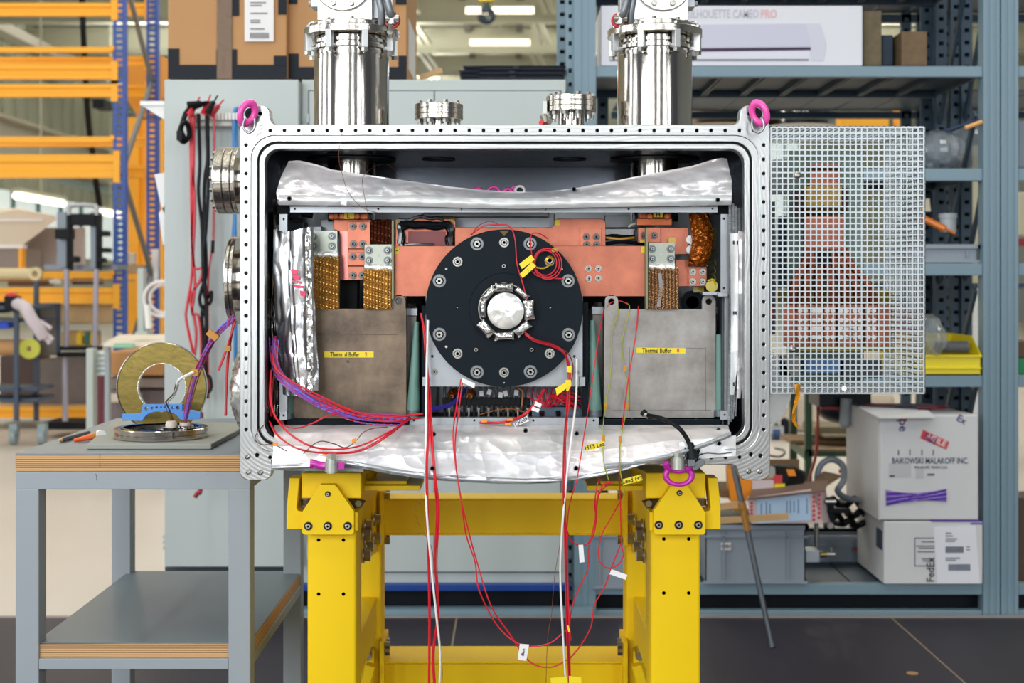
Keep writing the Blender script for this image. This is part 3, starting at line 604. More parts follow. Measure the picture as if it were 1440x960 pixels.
m = MB(); m.ptube([(272, 148, 4.98), (262, 158, 4.97), (256, 175, 4.97), (252, 190, 4.97), (258, 200, 4.96), (266, 190, 4.97), (262, 172, 4.96), (254, 180, 4.95), (260, 196, 4.95)], .009, 6); m.pb(248, 184, 256, 197, 4.94, .02); one('black_lead_coil', m, BLACK, 'bundled black lead coil hanging off the comb\'s left end', 'cable', smooth=60)
m = MB(); m.ptube([(335, 152, 5.02), (330, 158, 5.01), (329, 200, 5.01), (330, 300, 5.01), (331, 460, 5.01), (331, 520, 5.03)], .007, 6); m.ptube([(333, 156, 5.02), (334, 260, 5.02), (327, 330, 5.02), (328, 380, 5.02)], .004, 6)
one('blue_strap', m, mat('sky blue strap', '#3f86c8', .5), 'sky blue strap hanging down from the comb\'s right end', 'strap', smooth=60)
# ================================================================ blue grey shelving on the right
SD = 5.2; DEP = .62
sh = thing('shelving_unit', 'long blue grey steel shelving with boxes and bins', 'shelving', (W(1110, 868, SD).x, SD+.3, -.02))
XL, XR = 836, 1384
def post(px0, px1, d, z1=3.0, holes=False, dark=False, ribs=3):
    a = W(px0, 0, d).x; b = W(px1, 0, d).x; m = MB(); m.box(a, b, d+.004, d+.06, -.02, z1)
    n = ribs; w = (b-a)/(2*n+1)
    for i in range(n+1): m.box(a+2*i*w, a+(2*i+1)*w, d, d+.006, -.02, z1)
    return m
put('upright', post(1383, 1406, SD-.01, ribs=2), SHB, sh); put('upright', post(1408, 1432, SD-.01, ribs=2), SHB, sh); put('upright', post(807, 838, SD-.01, ribs=1), SHB, sh)
def perf(px, d, y1=3.0, w=.045, ax='y'):             # perforated upright: strip with a ladder of punched slots
    x = W(px, 0, d).x; m = MB(); m.box(x, x+w*.28, d, d+.03, -.02, y1); m.box(x+w*.72, x+w, d, d+.03, -.02, y1); z = -.02
    while z < y1: m.box(x+w*.28, x+w*.72, d, d+.03, z, z+.034); z += .05
    m.mi = 1; m.box(x+w*.2, x+w*.8, d+.028, d+.034, -.02, y1); return m  # added dark strip closes the slots, for the shade beyond them
for px, d in ((1316, SD+DEP), (1337, SD+DEP), (1352, SD+DEP-.02), (1296, SD+DEP+.08)):
    put('perforated_post', perf(px, d), [SHD, DARK], sh)
put('perforated_post', perf(796.5, SD+.02, w=.028), [SHB, DARK], sh); put('perforated_post', perf(783, SD+.52, w=.045), [SHB, DARK], sh); put('perforated_post', perf(840, SD+DEP), [SHD, DARK], sh)
m = MB()
for z in (-.1, .55, 1.2, 1.85, 2.5):
    m.beam((W(1383, 0, SD).x-.01, SD+.06, z+.62), (W(1318, 0, SD+DEP).x+.01, SD+DEP, z), .012, .03); m.beam((W(1410, 0, SD).x, SD+.06, z+.62), (W(1356, 0, SD+DEP).x, SD+DEP, z), .012, .03)
put('diagonal_brace', m, SHD, sh)
for top, bot in ((-52, -34), (93, 108), (237, 254), (370, 387), (528, 544), (821, 836), (858, 868)):
    m = MB(); m.pb(XL, top, XR, bot, SD, .04); m.pb(1432, top, 1600, bot, SD, .04); put('shelf_beam', m, SHB, sh, bevel=.002)
    z = W(0, top, SD).z; x0 = W(XL, 0, SD).x; x1 = W(XR, 0, SD).x
    if top == 858: continue
    m = MB(); m.box(x0, x1, SD+DEP-.04, SD+DEP, z-.04, z); put('rear_beam', m, SHD, sh)
    n = 9
    for i in range(n):
        a = x0+(x1-x0)*i/n; b = x0+(x1-x0)*(i+1)/n
        if i == 0: m0 = MB(); m0.box(a+.003, b-.003, SD+.04, SD+DEP-.04, z-.012, z-.004); m0.box(a+.003, a+.012, SD+.04, SD+DEP-.04, z-.035, z-.012); m0.box(b-.012, b-.003, SD+.04, SD+DEP-.04, z-.035, z-.012); sp = put('shelf_panel', m0, SHD, sh)
        else: copies(sp, [((x1-x0)*i/n, 0, 0)])
m = MB(); m.pb(XL, 836, XR, 872, SD+.08, .01); m.pb(1432, 836, 1600, 872, SD+.08, .01); put('shelf_gap_shade', m, mat('blue black', '#10161e', .6), sh)  # dark panels added to stand for the shadow under the lowest shelf
# second shelving row behind
sh2 = thing('shelving_unit', 'second row of dark blue grey shelving standing behind the first', 'shelving', (W(1110, 868, SD+1.5).x, SD+1.5, -.02))
D2 = SD+1.45
for top, bot in ((20, 31), (157, 166), (245, 252), (398, 405)):
    m = MB(); m.pb(860, top, 1480, bot, D2, .04); put('shelf_beam', m, SHD, sh2)
    z = W(0, top, D2).z; x0 = W(860, 0, D2).x; x1 = W(1480, 0, D2).x; n = 12
    if top in (245, 398): continue
    for i in range(n):
        if i == 0: m0 = MB(); m0.box(x0+.003, x0+(x1-x0)/n-.003, D2-.7, D2, z+.004, z+.01); sp = put('shelf_panel', m0, SHD, sh2)
        else: copies(sp, [((x1-x0)*i/n, 0, 0)])
for px, d in ((1268, D2), (1290, D2), (1302, D2+.05), (1326, D2+.1)): put('upright', perf(px, d), [SHD, DARK], sh2)
m = MB(); m.pb(1181, 163, 1250, 188, 9.0, .1); m.pb(1262, 152, 1275, 185, 9.0, .1); m.pb(1294, 160, 1312, 187, 9.0, .1)
one('orange_beam', m, ORG, 'orange beam glimpsed behind the shelving above the mesh guard', 'beam')
# cream hall wall parts and clutter seen through the shelving
for x0, y0, x1, y1, d, nm, c, lb, ct in ((1358, 205, 1384, 652, 9.6, 'cream_locker', '#b8b49c', 'cream locker seen through the shelving beside the post', 'locker'),
      (1432, 270, 1470, 330, 8.0, 'cream_carton', '#c8c2a8', 'cream carton beyond the right shelving post, topmost at frame edge', 'carton'),
      (1432, 335, 1470, 345, 7.4, 'red_label_case', '#8e2a34', 'low case with a dark red stripe at the frame edge', 'case'),
      (1432, 505, 1470, 527, 5.3, 'green_bin', '#1e8c5a', 'green plastic bin at the frame edge beside the post', 'bin'),
      (1432, 480, 1470, 503, 5.4, 'brown_carton', '#6a4c34', 'brown carton standing in the green bin', 'carton'),
      (1360, 400, 1384, 455, 9.25, 'white_canister', '#d8d8d4', 'white canister on a counter behind the shelving', 'canister'),
      (1345, 455, 1384, 659, 9.2, 'white_counter', '#d8dadc', 'white counter side seen behind the yellow bin', 'counter'),
      (1432, 700, 1470, 818, 5.4, 'dark_carton', '#594534', 'dark brown carton beyond the right post near the bottom', 'carton'),
      (1432, 170, 1470, 236, 5.35, 'grey_bin', '#8d98a4', 'grey plastic bin at the frame edge, above green one', 'bin'),
      (1356, 160, 1386, 172, 6.6, 'label_sheet', '#d8dce8', 'white sheet with blue letters hanging behind the post', 'sheet')):
    m = MB(); m.pb(x0, y0, x1, y1, d, .18 if d < 9 else .3); one(nm, m, mat('rs '+c, c, .6), lb, ct, bevel=.005)
# long white printer carton
t = thing('printer_box', 'long white carton with a cutting plotter printed on its front', 'box', W(1030, 93, SD+.05))
m = MB(); m.pb(845, 8, 1213, 92.5, SD+.03, .25); put('carton', m, mat('white carton', '#dedfe6', .55), t, bevel=.003)
PD = SD+.029
m = MB(); m.pprism([(858, 36), (1133, 33), (1141, 66), (858, 68)], PD-.0012, .001); put('printed_body', m, mat('print lilac', '#c9c9da', .6), t)
m = MB(); m.pprism([(1133, 33), (1153, 33), (1162, 62), (1158, 85), (1141, 85), (1141, 66)], PD-.0012, .001); put('printed_end', m, mat('print white grey', '#cfcfdd', .6), t)
m = MB(); m.pprism([(858, 69), (1140, 66.5), (1140, 70.5), (858, 74)], PD-.0024, .001); m.pprism([(858, 84), (1137, 83.5), (1137, 85), (858, 85.5)], PD-.0024, .001); put('printed_slot', m, mat('print purple', '#3c2848', .6), t)
m = MB(); m.pprism([(858, 73), (1140, 70), (1138, 83), (858, 83)], PD-.0012, .001); put('printed_tray', m, mat('print pale', '#dcdce8', .6), t)
m = MB(); m.text('SILHOUETTE CAMEO', 1017, 20, PD-.001, 12.5, width=100); put('lettering', m, mat('silver print', '#c2c1c9', .6), t)
m = MB(); m.text('PRO', 1081, 20, PD-.001, 12.5, width=22); put('lettering', m, mat('salmon print', '#e8b0b0', .6), t)
for x0, y0, x1, y1, dd, nm, c, lb, ct in ((1213.5, 15, 1240, 92.5, .08, 'printed_carton', '#6e6048', 'narrow brown carton with torn print beside the white plotter carton', 'carton'), (1240.5, 49, 1256, 92.5, .12, 'navy_box', '#283848', 'narrow navy blue box between two brown cartons', 'box'), (1268, 44, 1304, 92.5, .05, 'brown_carton', '#705a40', 'plain brown carton standing right of the navy box', 'carton')):
    m = MB(); m.pb(x0, y0, x1, y1, SD+dd, .25); one(nm, m, mat('rs '+c, c, .7, var=(25, .25)), lb, ct, bevel=.003)
# steel pot behind
m = MB(); w = W(1125, 178, 6.9); m.lathe([(.0, 0), (.17, 0), (.17, .16), (.175, .165), (.0, .165)], w, 'z', 32); one('steel_vessel', m, STEEL, 'round polished steel vessel on the rear shelf above the mesh guard', 'vessel', smooth=40)
m = MB(); w = W(1012, 178, 6.9); m.lathe([(.0, 0), (.2, 0), (.2, .12), (.0, .12)], w, 'z', 32); one('copper_drum', m, mat('brown drum', '#6e5846', .3, .6), 'brown metal drum on rear shelf right of the big pipe', 'drum', smooth=40)
# plastic bags
def bag(px, py, rx, ry, d, label):
    m = MB(); w = W(px, py, d)
    def f(u, v):
        a = 2*PI*u; b = PI*v; q = Vector((math.cos(a)*math.sin(b)*rx, math.sin(a)*math.sin(b)*.12, -math.cos(b)*ry)); k = 1+crumple(q, 16, .16); return w+Vector((0, 0, ry))+q*k
    m.sheet(28, 16, f); return one('plastic_bag', m, mat('clear grey plastic', '#aab4bc', .12, alpha=.42, coat=1), label, 'bag', 'clear plastic bags on the shelving', smooth=5)
bag(1316, 236, .09, .065, 5.35, 'crumpled clear plastic bag on shelf beside the mesh guard'); bag(1372, 236, .11, .075, 5.6, 'larger clear bag half hidden behind the right post'); bag(1306, 500, .045, .07, 5.28, 'small clear bag standing up in yellow bin').location.z += .0
# grey euro bin and things in it
def crate(x0, y0, x1, y1, d, dep, label, mtl=CRATE, tag=None):
    a = W(x0, y1, d); b = W(x1, y0, d); h = b.z-a.z; t = thing('storage_crate', label, 'crate', ((a.x+b.x)/2, d+dep/2, a.z), 'grey stacking crates'); k = .012
    m = MB()
    for (p, q, r, s) in ((a.x+k, b.x-k, d+.012, d+.016), (a.x+k, b.x-k, d+dep-.016, d+dep-.012)): m.box(p, q, r, s, a.z, b.z)
    m.box(a.x+k, a.x+k+.004, d+.012, d+dep-.012, a.z, b.z); m.box(b.x-k-.004, b.x-k, d+.012, d+dep-.012, a.z, b.z); m.box(a.x+k, b.x-k, d+.012, d+dep-.012, a.z, a.z+.005); put('shell', m, mtl, t)
    m = MB(); e = .004
    m.box(a.x, b.x, d, d+.016, b.z-.012, b.z+.004); m.box(a.x, b.x, d+dep-.016, d+dep, b.z-.012, b.z+.004); m.box(a.x, a.x+.016, d, d+dep, b.z-.012, b.z+.004); m.box(b.x-.016, b.x, d, d+dep, b.z-.012, b.z+.004)
    m.box(a.x+.003, b.x-.003, d+.003, d+.012, b.z-h*.2, b.z-h*.2+.006); put('rim', m, mtl, t, bevel=.001)
    m = MB()
    for x in (a.x+(b.x-a.x)*.2, b.x-(b.x-a.x)*.2): m.box(x-.003, x+.003, d+.003, d+.014, a.z+.02, b.z-.02)
    m.box(a.x+.004, b.x-.004, d+.004, d+.014, a.z, a.z+.01); put('rib', m, mtl, t)
    return t
crate(1278, 345, 1381, 369, 5.22, .4, 'low grey crate on middle shelf with orange handle sticking out')
g1 = crate(988, 740, 1138, 821, 5.18, .4, 'large grey crate with a small white label on bottom shelf')
m = MB(); m.pb(1014, 763, 1028, 773, 5.185, .003); lb_ = put('paper_label', m, PAPER, g1)
m = MB(); m.text('HBI', 1021, 768, 5.184, 5, 0, 1.2); put('lettering', m, INK, lb_)
crate(832, 738, 892, 828, 5.18, .4, 'grey crate on bottom shelf, half hidden behind the yellow post')
crate(1100, 755, 1226, 822, 5.62, .2, 'low grey crate lying behind the cardboard open box')
m = MB(); m.ptube([(1296, 308, 5.25), (1302, 309, 5.25), (1329, 322, 5.22)], .014, 8, 3); m.cyl(W(1324, 319, 5.22), W(1343, 328, 5.22), .006, 8); one('screwdriver', m, mat('amber handle', '#d0701c', .3, coat=.5), 'screwdriver with amber handle resting on the low grey crate', 'screwdriver', smooth=50)
m = MB(); w = W(1333, 326, 5.4); m.lathe([(0, 0), (.03, 0), (.03, .05), (.034, .052), (.034, .07), (0, .07)], w, 'z', 20); one('white_jar', m, mat('milky jar', '#c4cace', .4), 'milky white jar with wide lid behind amber handle', 'jar', smooth=40)
m = MB(); m.pprism([(1296, 280), (1307, 279), (1309, 297), (1296, 297)], 5.3, .02); one('cream_card', m, mat('cream card', '#d8ccb0', .7), 'cream card standing above the amber screwdriver handle', 'card')
m = MB(); m.cyl(W(1330, 184, 5.25), W(1384, 166, 5.25), .007, 8); m2 = one('black_pen_tool', m, INKB, 'long dark tube leaning against the shelf post above the bags', 'tube')
m = MB(); m.cyl(W(1357, 180, 5.2), W(1381, 171, 5.2), .008, 8); one('orange_tipped_stick', m, mat('white orange stick', '#e8b070', .5), 'short white and orange stick beside the long dark tube', 'stick')
# yellow open bin
t = thing('yellow_bin', 'yellow open fronted parts bin with grey hose', 'bin', W(1330, 528, 5.2)); YB = mat('yellow bin plastic', '#f0dc14', .4)
def side(x): return [(x, 5.2, .0), (x, 5.2, .075), (x, 5.3, .14), (x, 5.55, .14), (x, 5.55, 0)]
a = W(1272, 527, 5.2); b = W(1380, 527, 5.2)
m = MB(); m.box(a.x, b.x, 5.2, 5.206, a.z, a.z+.07); m.box(a.x, b.x, 5.193, 5.21, a.z+.022, a.z+.028); m.box(a.x, b.x, 5.19, 5.206, a.z+.065, a.z+.073); m.box(a.x+.006, b.x-.006, 5.2, 5.55, a.z, a.z+.005); m.box(a.x, b.x, 5.54, 5.546, a.z, a.z+.14)
for x in (a.x, b.x-.005):
    vs = [(x+q, p[1], p[2]+a.z) for q in (0, .005) for p in side(0)]; m.add(vs, [(0,1,2,3,4), (9,8,7,6,5)]+[(i, 5+i, 5+(i+1) % 5, (i+1) % 5) for i in range(5)])
put('bin_shell', m, YB, t, bevel=.001)
m = MB(); w0 = W(1317, 488, 5.3); w1 = W(1357, 489, 5.32)
prof = []; L = (w1-w0).length
for i in range(30): prof.append((.021+(.003 if i % 2 else 0), i*L/29))
m.lathe([(.012, 0), (.021, 0)]+prof, w0, 'x', 20); one('spiral_hose', m, mat('grey ribbed hose', '#7a7c80', .4, .3), 'short grey ribbed hose lying in the yellow bin', 'hose', smooth=20)
# white cartons of the shipping kind on the lowest shelf
t = thing('shipping_carton', 'large white carton with red and purple tape, on top', 'box', W(1290, 731, 5.25)); WC = mat('off white carton', '#d9d9da', .6, var=(4, .04))
BX = 5.17; m = MB(); A = W(1237, 731, BX); B = W(1376, 583, BX)
m.add([(A.x, BX, A.z), (B.x, BX, A.z), (B.x-.03, BX+.42, A.z), (A.x, BX+.5, A.z), (A.x, BX, B.z), (B.x, BX, B.z), (B.x-.05, BX+.42, B.z+.005), (A.x, BX+.5, B.z)], [(0,3,2,1), (4,5,6,7), (0,1,5,4), (1,2,6,5), (2,3,7,6), (3,0,4,7)]); put('carton', m, WC, t, bevel=.005)
C = [W(1200, 727, BX+.0)]
m = MB(); m.box(A.x-.004, A.x, BX, BX+.5, A.z, B.z); put('side_panel', m, WC, t)
m = MB(); q_ = [Vector((W(1217, 0, BX).x, BX+.10, B.z+.018)), Vector((W(1308, 0, BX).x, BX+.02, B.z+.010)), W(1316, 588, BX-.03), W(1237, 588.5, BX-.06)]; m.add(q_+[v+Vector((0, 0, .004)) for v in q_], [(0,1,2,3), (7,6,5,4), (0,4,5,1), (1,5,6,2), (2,6,7,3), (3,7,4,0)])
put('top_flap', m, WC, t)
tz = BX-.0012
m = MB(); m.text('BAIKOWSKI MALAKOFF INC.', 1308, 648, tz, 8.6, width=107); m.text('MALAKOFF, TEXAS U.S.A', 1309, 657, tz, 3.6, width=46); put('lettering', m, INKB, t)
m = MB(); m.pprism([(1298, 604), (1335, 621), (1331, 632), (1294, 616)], tz, .001); rt = put('red_tape', m, REDI, t)
m = MB(); m.text('AGILE', 1316, 618.5, tz-.001, 8.5, -25, 1); put('lettering', m, PAPER, rt)
m = MB(); m.pprism([(1264, 586), (1276, 586), (1276, 592), (1264, 592)], tz, .001); put('red_tape', m, REDI, t)
m = MB(); m.text('pe', 1270, 598, tz, 13, -90, 1); m.text('Fed', 1308, 617, tz-.002, 9, -30, 1); m.text('Ex', 1352, 590, tz, 10, -30, 1); put('lettering', m, mat('violet print', '#3c2470', .6), t)
tp = BX
m = MB(); zt = B.z+.0065
for (x, y, w_, l_, a_) in ((1330, 5.35, .10, .03, .2), (1345, 5.45, .12, .03, -.4), (1268, 5.5, .12, .03, .1)):
    X = W(x, 0, tp).x; m.obox((X, y, zt), w_, l_, .002, Matrix.Rotation(a_, 3, 'Z'))
put('red_tape', m, REDI, t)
m = MB()
for (x, y, w_, l_, a_) in ((1300, 5.42, .08, .02, -.3), (1352, 5.38, .05, .018, .5), (1255, 5.55, .07, .02, .2), (1315, 5.3, .05, .015, .3)):
    X = W(x, 0, tp).x; m.obox((X, y, zt+.001), w_, l_, .002, Matrix.Rotation(a_, 3, 'Z'))
put('violet_print', m, MATS['violet print'], t)
def strip(u, v):
    px = 1246+u*85; top = 689-2*u+5*math.sin(PI*u); bot = 711-6*u-4*math.sin(PI*u); q = W(px, top+(bot-top)*v, tz-.003); q.y -= .004*math.sin(v*9+u*5)**2; return q
m = MB(); m.sheet(20, 8, strip, .002); put('purple_tape', m, PURP, t, smooth=60)
m = MB(); m.pprism([(1250, 651), (1281, 651), (1281, 671), (1250, 671)], tz, .001); m.pprism([(1288, 655), (1299, 655), (1299, 672), (1288, 672)], tz, .001); pk = put('packing_pocket', m, mat('dull pocket', '#c3c4c6', .3, coat=.5), t)
m = MB()
for x in (1263, 1279, 1296, 1312): m.pprism([(x, 632), (x+1, 632), (x+1, 640), (x, 640)], tz-.001, .001)
m.pprism([(1251, 668), (1258, 668), (1258, 670), (1251, 670)], tz-.002, .001); m.pprism([(1304, 666), (1314, 666), (1314, 668), (1304, 668)], tz-.001, .001); put('print', m, INK, t)
t = thing('shipping_carton', 'lower white carton with a courier label on its front, underneath', 'box', W(1300, 821, 5.25))
A = W(1243, 821, BX); B = W(1382, 733, BX)
m = MB(); m.box(A.x, B.x, BX, BX+.4, A.z, B.z); put('carton', m, WC, t, bevel=.004)
m = MB(); m.box(A.x-.003, A.x, BX+.02, BX+.1, A.z+.12, A.z+.19); put('blue_sticker', m, INKB, t)
m = MB(); m.pprism([(1313, 742), (1372, 739), (1378, 820), (1318, 820)], BX-.003, .002); lb_ = put('courier_label', m, mat('label white', '#eaebf2', .4), t)
m = MB()
for i in range(16): m.pb(1330+i*1.6, 768, 1330.9+i*1.6, 777, BX-.0045, .001)
for i in range(12): m.pb(1334+i*2.6, 793, 1335.6+i*2.6, 802, BX-.0045, .001)
for y, x0, l in ((749, 1330, 8), (753, 1330, 10), (757, 1330, 16), (760, 1330, 13), (784, 1330, 20), (787, 1330, 14), (768, 1359, 5), (772, 1359, 5)): m.pb(x0, y, x0+l, y+1.2, BX-.0045, .001)
put('print', m, INKB, lb_)
m = MB(); m.text('FedEx', 1309, 801, BX-.0012, 11, 90, width=34); put('lettering', m, INK, t)
m = MB()
for y0, y1, x0, x1 in ((756, 757, 1286, 1315), (795, 796, 1286, 1315), (756, 796, 1286, 1287)): m.pb(x0, y0, x1, y1, BX-.0012, .001)
for y, l in ((761, 18), (767, 26), (770, 22), (775, 24), (785, 18), (788, 16)): m.pb(1314-l, y, 1314, y+1.2, BX-.0012, .001)
put('print', m, INKB, t)
m = MB(); m.pb(1310, 731.5, 1380, 733.5, BX-.002, .1); put('purple_tape', m, PURP, t)
m = MB(); m.pb(1365, 735, 1383, 737, BX-.002, .02); put('edge_tape', m, PURP, t)
# orange charger pack, open parts box, cables between
t = thing('open_parts_box', 'open cardboard box with red print and blue delivery note', 'box', W(1100, 737, 5.1)); PBK = mat('printed card', '#7c6458', .7)
m = MB(); d = 5.1; m.add([W(1050, 700, d), W(1140, 688, d), W(1157, 735, d), W(1056, 736, d), W(1060, 690, d+.3), W(1160, 680, d+.3), W(1170, 735, d+.3), W(1062, 736, d+.3)], [(0,1,2,3), (0,4,5,1)[::-1], (1,5,6,2), (7,6,5,4), (3,2,6,7), (0,3,7,4)]); put('carton', m, mat('pale print card', '#d8c4c4', .6), t)
m = MB(); m.add([W(1051, 702, d-.02), W(1160, 690, d-.02), W(1166, 674, d+.12), W(1060, 684, d+.12), W(1051, 703, d-.016), W(1160, 691, d-.016), W(1166, 675, d+.125), W(1060, 685, d+.125)], [(0,1,2,3), (7,6,5,4), (0,4,5,1), (1,5,6,2)]); put('open_flap', m, PBK, t)
m = MB(); m.add([W(1150, 690, d+.1), W(1185, 668, d+.3), W(1158, 662, d+.4), W(1140, 680, d+.1), W(1150, 691, d+.11), W(1185, 669, d+.31), W(1158, 663, d+.41), W(1140, 681, d+.11)], [(0,1,2,3), (7,6,5,4), (0,4,5,1), (1,5,6,2), (3,2,6,7), (0,3,7,4)]); put('side_flap', m, CARDD, t)
m = MB(); m.pprism([(1063, 701), (1138, 693), (1141, 731), (1065, 736)], d-.004, .002); n_ = put('delivery_note', m, mat('pale blue paper', '#b8d2ec', .6), t)
m = MB()
for x, y0, l in ((1070, 708, 22), (1077, 706, 18), (1082, 708, 14), (1106, 704, 22), (1111, 703, 18), (1116, 704, 16), (1122, 702, 20), (1134, 700, 22)): m.pb(x, y0, x+1.4, y0+l, d-.0055, .001)
put('print', m, mat('note print', '#6d86a6', .6), n_)
m = MB()
for i in range(6):
    m.pprism(circ(1144.5, 699+i*6.3, 2.2, 8), d-.0035, .002); m.pprism(circ(1152, 696+i*6.3, 2.2, 8), d-.0035, .002) if i < 7 else 0
    m.pprism(circ(1057, 707+i*5, 2, 8), d-.0035, .002)
put('red_print', m, REDI, t)
t = thing('battery_charger', 'orange and black charger pack lying in the parts tray', 'charger', W(1075, 700, 5.2))
m = MB(); d = 5.2; m.add([W(1022, 660, d), W(1048, 662, d), W(1110, 672, d), W(1110, 700, d), W(1028, 706, d), W(1020, 650, d+.12), W(1050, 655, d+.2), W(1110, 660, d+.2), W(1115, 700, d+.2), W(1022, 700, d+.2)], [(0,1,2,3,4), (9,8,7,6,5), (0,5,6,1), (1,6,7,2), (2,7,8,3), (4,3,8,9), (0,4,9,5)]); put('orange_case', m, mat('orange case', '#f09010', .45), t, bevel=.003)
m = MB(); m.add([W(1090, 655, d), W(1118, 658, d-.01), W(1132, 668, d), W(1128, 690, d), W(1100, 690, d-.01), W(1080, 652, d+.16), W(1110, 652, d+.16), W(1135, 664, d+.14), W(1130, 690, d+.14), W(1100, 690, d+.14)], [(0,1,2,3,4), (9,8,7,6,5), (0,5,6,1), (1,6,7,2), (2,7,8,3), (4,3,8,9), (0,4,9,5)]); put('black_case', m, BLACK, t, bevel=.003)
m = MB(); m.pb(1062, 658, 1090, 672, d-.01, .06); put('silver_label', m, mat('silver label', '#a9a6a0', .5), t)
m = MB(); m.pb(1088, 668, 1100, 679, d-.012, .02); put('red_panel', m, REDI, t)
m = MB(); m.pb(1058, 675, 1088, 688, d-.012, .02); put('paper_label', m, mat('lilac label', '#d8c8cc', .6), t)
m = MB(); m.pb(1089, 680, 1104, 689, d-.014, .02); put('yellow_label', m, TAPEY, t)
m = MB(); m.pprism([(1106, 660), (1117, 660), (1120, 669), (1109, 669)], d-.016, .01); put('orange_label', m, mat('orange case', '#f09010'), t)
m = MB(); m.pb(1014, 690, 1110, 700, 5.25, .25); m.pb(1080, 646, 1124, 662, 5.5, .01); one('carton_tray', m, CARDD, 'torn brown cardboard tray under the orange charger pack', 'tray')
m = MB(); m.pb(990, 737, 1136, 741, 5.19, .34); m.pprism([(1000, 738), (1080, 729), (1136, 731), (1136, 740)], 5.2, .2); one('rubber_mat', m, mat('black rubber lid', '#15191f', .5), 'black rubber mat lying on the large grey crate', 'mat')
m = MB(); m.ptube([(1150, 690, 5.4), (1150, 665, 5.4), (1158, 650, 5.4), (1172, 646, 5.4), (1185, 655, 5.4), (1186, 675, 5.35), (1178, 690, 5.35), (1190, 700, 5.4), (1210, 703, 5.4)], .012, 8); one('grey_cable', m, mat('grey cable', '#747c84', .45), 'thick grey cable arching up in a loop beside the big carton', 'cable', smooth=60)
m = MB(); 
for i, (x, y) in enumerate(((1165, 705), (1180, 715), (1195, 705), (1205, 722), (1172, 728), (1190, 735), (1212, 738))): m.ptube([(x-14, y, 5.5), (x-4, y+6-i, 5.45), (x+6, y-4, 5.45), (x+14, y+6, 5.5)], .013, 6)
one('cable_tangle', m, BLACK, 'tangle of black cables between the grey cable and big carton', 'cable', smooth=60)
t = thing('bench_clamp', 'black clamp with chromed screw ends behind the parts box', 'clamp', W(1168, 750, 5.3)); m = MB(); m.pb(1160, 700, 1174, 745, 5.35, .03); m.pb(1156, 715, 1196, 722, 5.34, .03); put('clamp_body', m, BLACK, t, bevel=.004)
m = MB(); w = W(1168, 739, 5.3); m.cyl(w, w+Vector((0, .05, 0)), .012, 12); w = W(1160, 705, 5.3); m.cyl(w, w+Vector((.04, 0, 0)), .009, 12); put('screw_end', m, SCREW, t)
t = thing('pipe_valve', 'small brass and steel valve lying on the bottom shelf', 'valve', W(1160, 785, 5.3)); m = MB(); m.pb(1133, 774, 1153, 791, 5.3, .08); put('block', m, mat('pale zinc', '#b8bfc4', .4, .5), t, bevel=.003)
m = MB(); m.cyl(W(1153, 779, 5.33), W(1162, 779, 5.33), .012, 12); put('brass_nut', m, BRASS, t); m = MB(); m.cyl(W(1162, 779, 5.33), W(1174, 779, 5.33), .007, 10); m.cyl(W(1169, 770, 5.33), W(1169, 782, 5.33), .005, 8); put('stem', m, SCREW, t)
m = MB(); m.cyl(W(1148, 690, 5.45), W(1148, 772, 5.45), .009, 10); one('chrome_rod', m, SCREW, 'thin chrome rod standing behind the zinc valve block', 'rod', smooth=40)
m = MB(); m.pprism([(1198, 773), (1220, 764), (1226, 780), (1205, 776)], 5.6, .01); one('red_scrap', m, mat('faded red card', '#a84a50', .6), 'faded red scrap beside the lower white carton', 'scrap')
# leaning rod with tape, wooden laths
t = thing('leaning_rod', 'dark steel rod leaning across the crate, wrapped with amber tape', 'rod', W(1086, 910, 4.66))
b0 = Vector((W(1086, 910, 4.66).x, 4.66, 0)); m = MB(); top = W(1032, 655, 4.85); m.cyl(b0, top, .0085, 12, .011); m.cyl(b0, b0+(top-b0)*.03, .011, 12); put('rod', m, mat('dark rod steel', '#565c62', .35, .7), t, smooth=40)
m = MB(); p = b0+(top-b0)*.70; q = b0+(top-b0)*.79; m.cyl(p, q, .0125, 10, .015); m.obox((p+q)/2+Vector((-.01, -.005, .004)), .05, .014, .008, Matrix.Identity(3)); put('tape_wrap', m, mat('brown gold tape', '#94651c', .35), t, smooth=20)
m = MB(); p = b0+(top-b0)*.50; m.cyl(p+(top-b0)*.13, p+(top-b0)*.20, .012, 10); put('tape_sleeve', m, MATS['brown gold tape'], t)
m = MB(); m.beam(W(985, 733, 4.80), W(1108, 726, 4.80), .02, .02); m2 = one('wooden_lath', m, WOOD, 'lower pale wooden lath sticking out beside yellow bracket', 'lath')
m = MB(); m.beam(W(985, 716, 4.815), W(1045, 708, 4.815), .02, .02); one('wooden_lath', m, WOOD, 'upper short wooden lath beside the yellow bracket', 'lath')
# green workbench, vacuum and pipe clutter beyond the shelves
GB = 7.0; GRN = mat('dark green frame', '#2c4a32', .5)
t = thing('green_workbench', 'dark green steel frame bench with brown boards behind shelving', 'bench', (W(1160, 700, GB).x, GB, -.02))
for px, d in ((1116, GB+.6), (1137, GB)):
    m = MB(); m.pb(px-4, 470, px+5, 735, d, .04); put('leg', m, GRN, t)
m = MB(); m.pb(1112, 619, 1230, 624, GB+.3, .3); m.add([W(1112, 619, GB+.6), W(1133, 632, GB), W(1240, 632, GB), W(1240, 619, GB+.6), W(1112, 622, GB+.6), W(1133, 635, GB), W(1240, 635, GB), W(1240, 622, GB+.6)], [(0,3,2,1), (4,5,6,7), (1,2,6,5), (0,1,5,4)]); put('board', m, CARDD, t)
m = MB(); m.pb(1133, 635, 1240, 642, GB, .03); m.beam(W(1114, 624, GB+.55), W(1134, 640, GB), .02, .04); put('rail', m, GRN, t)
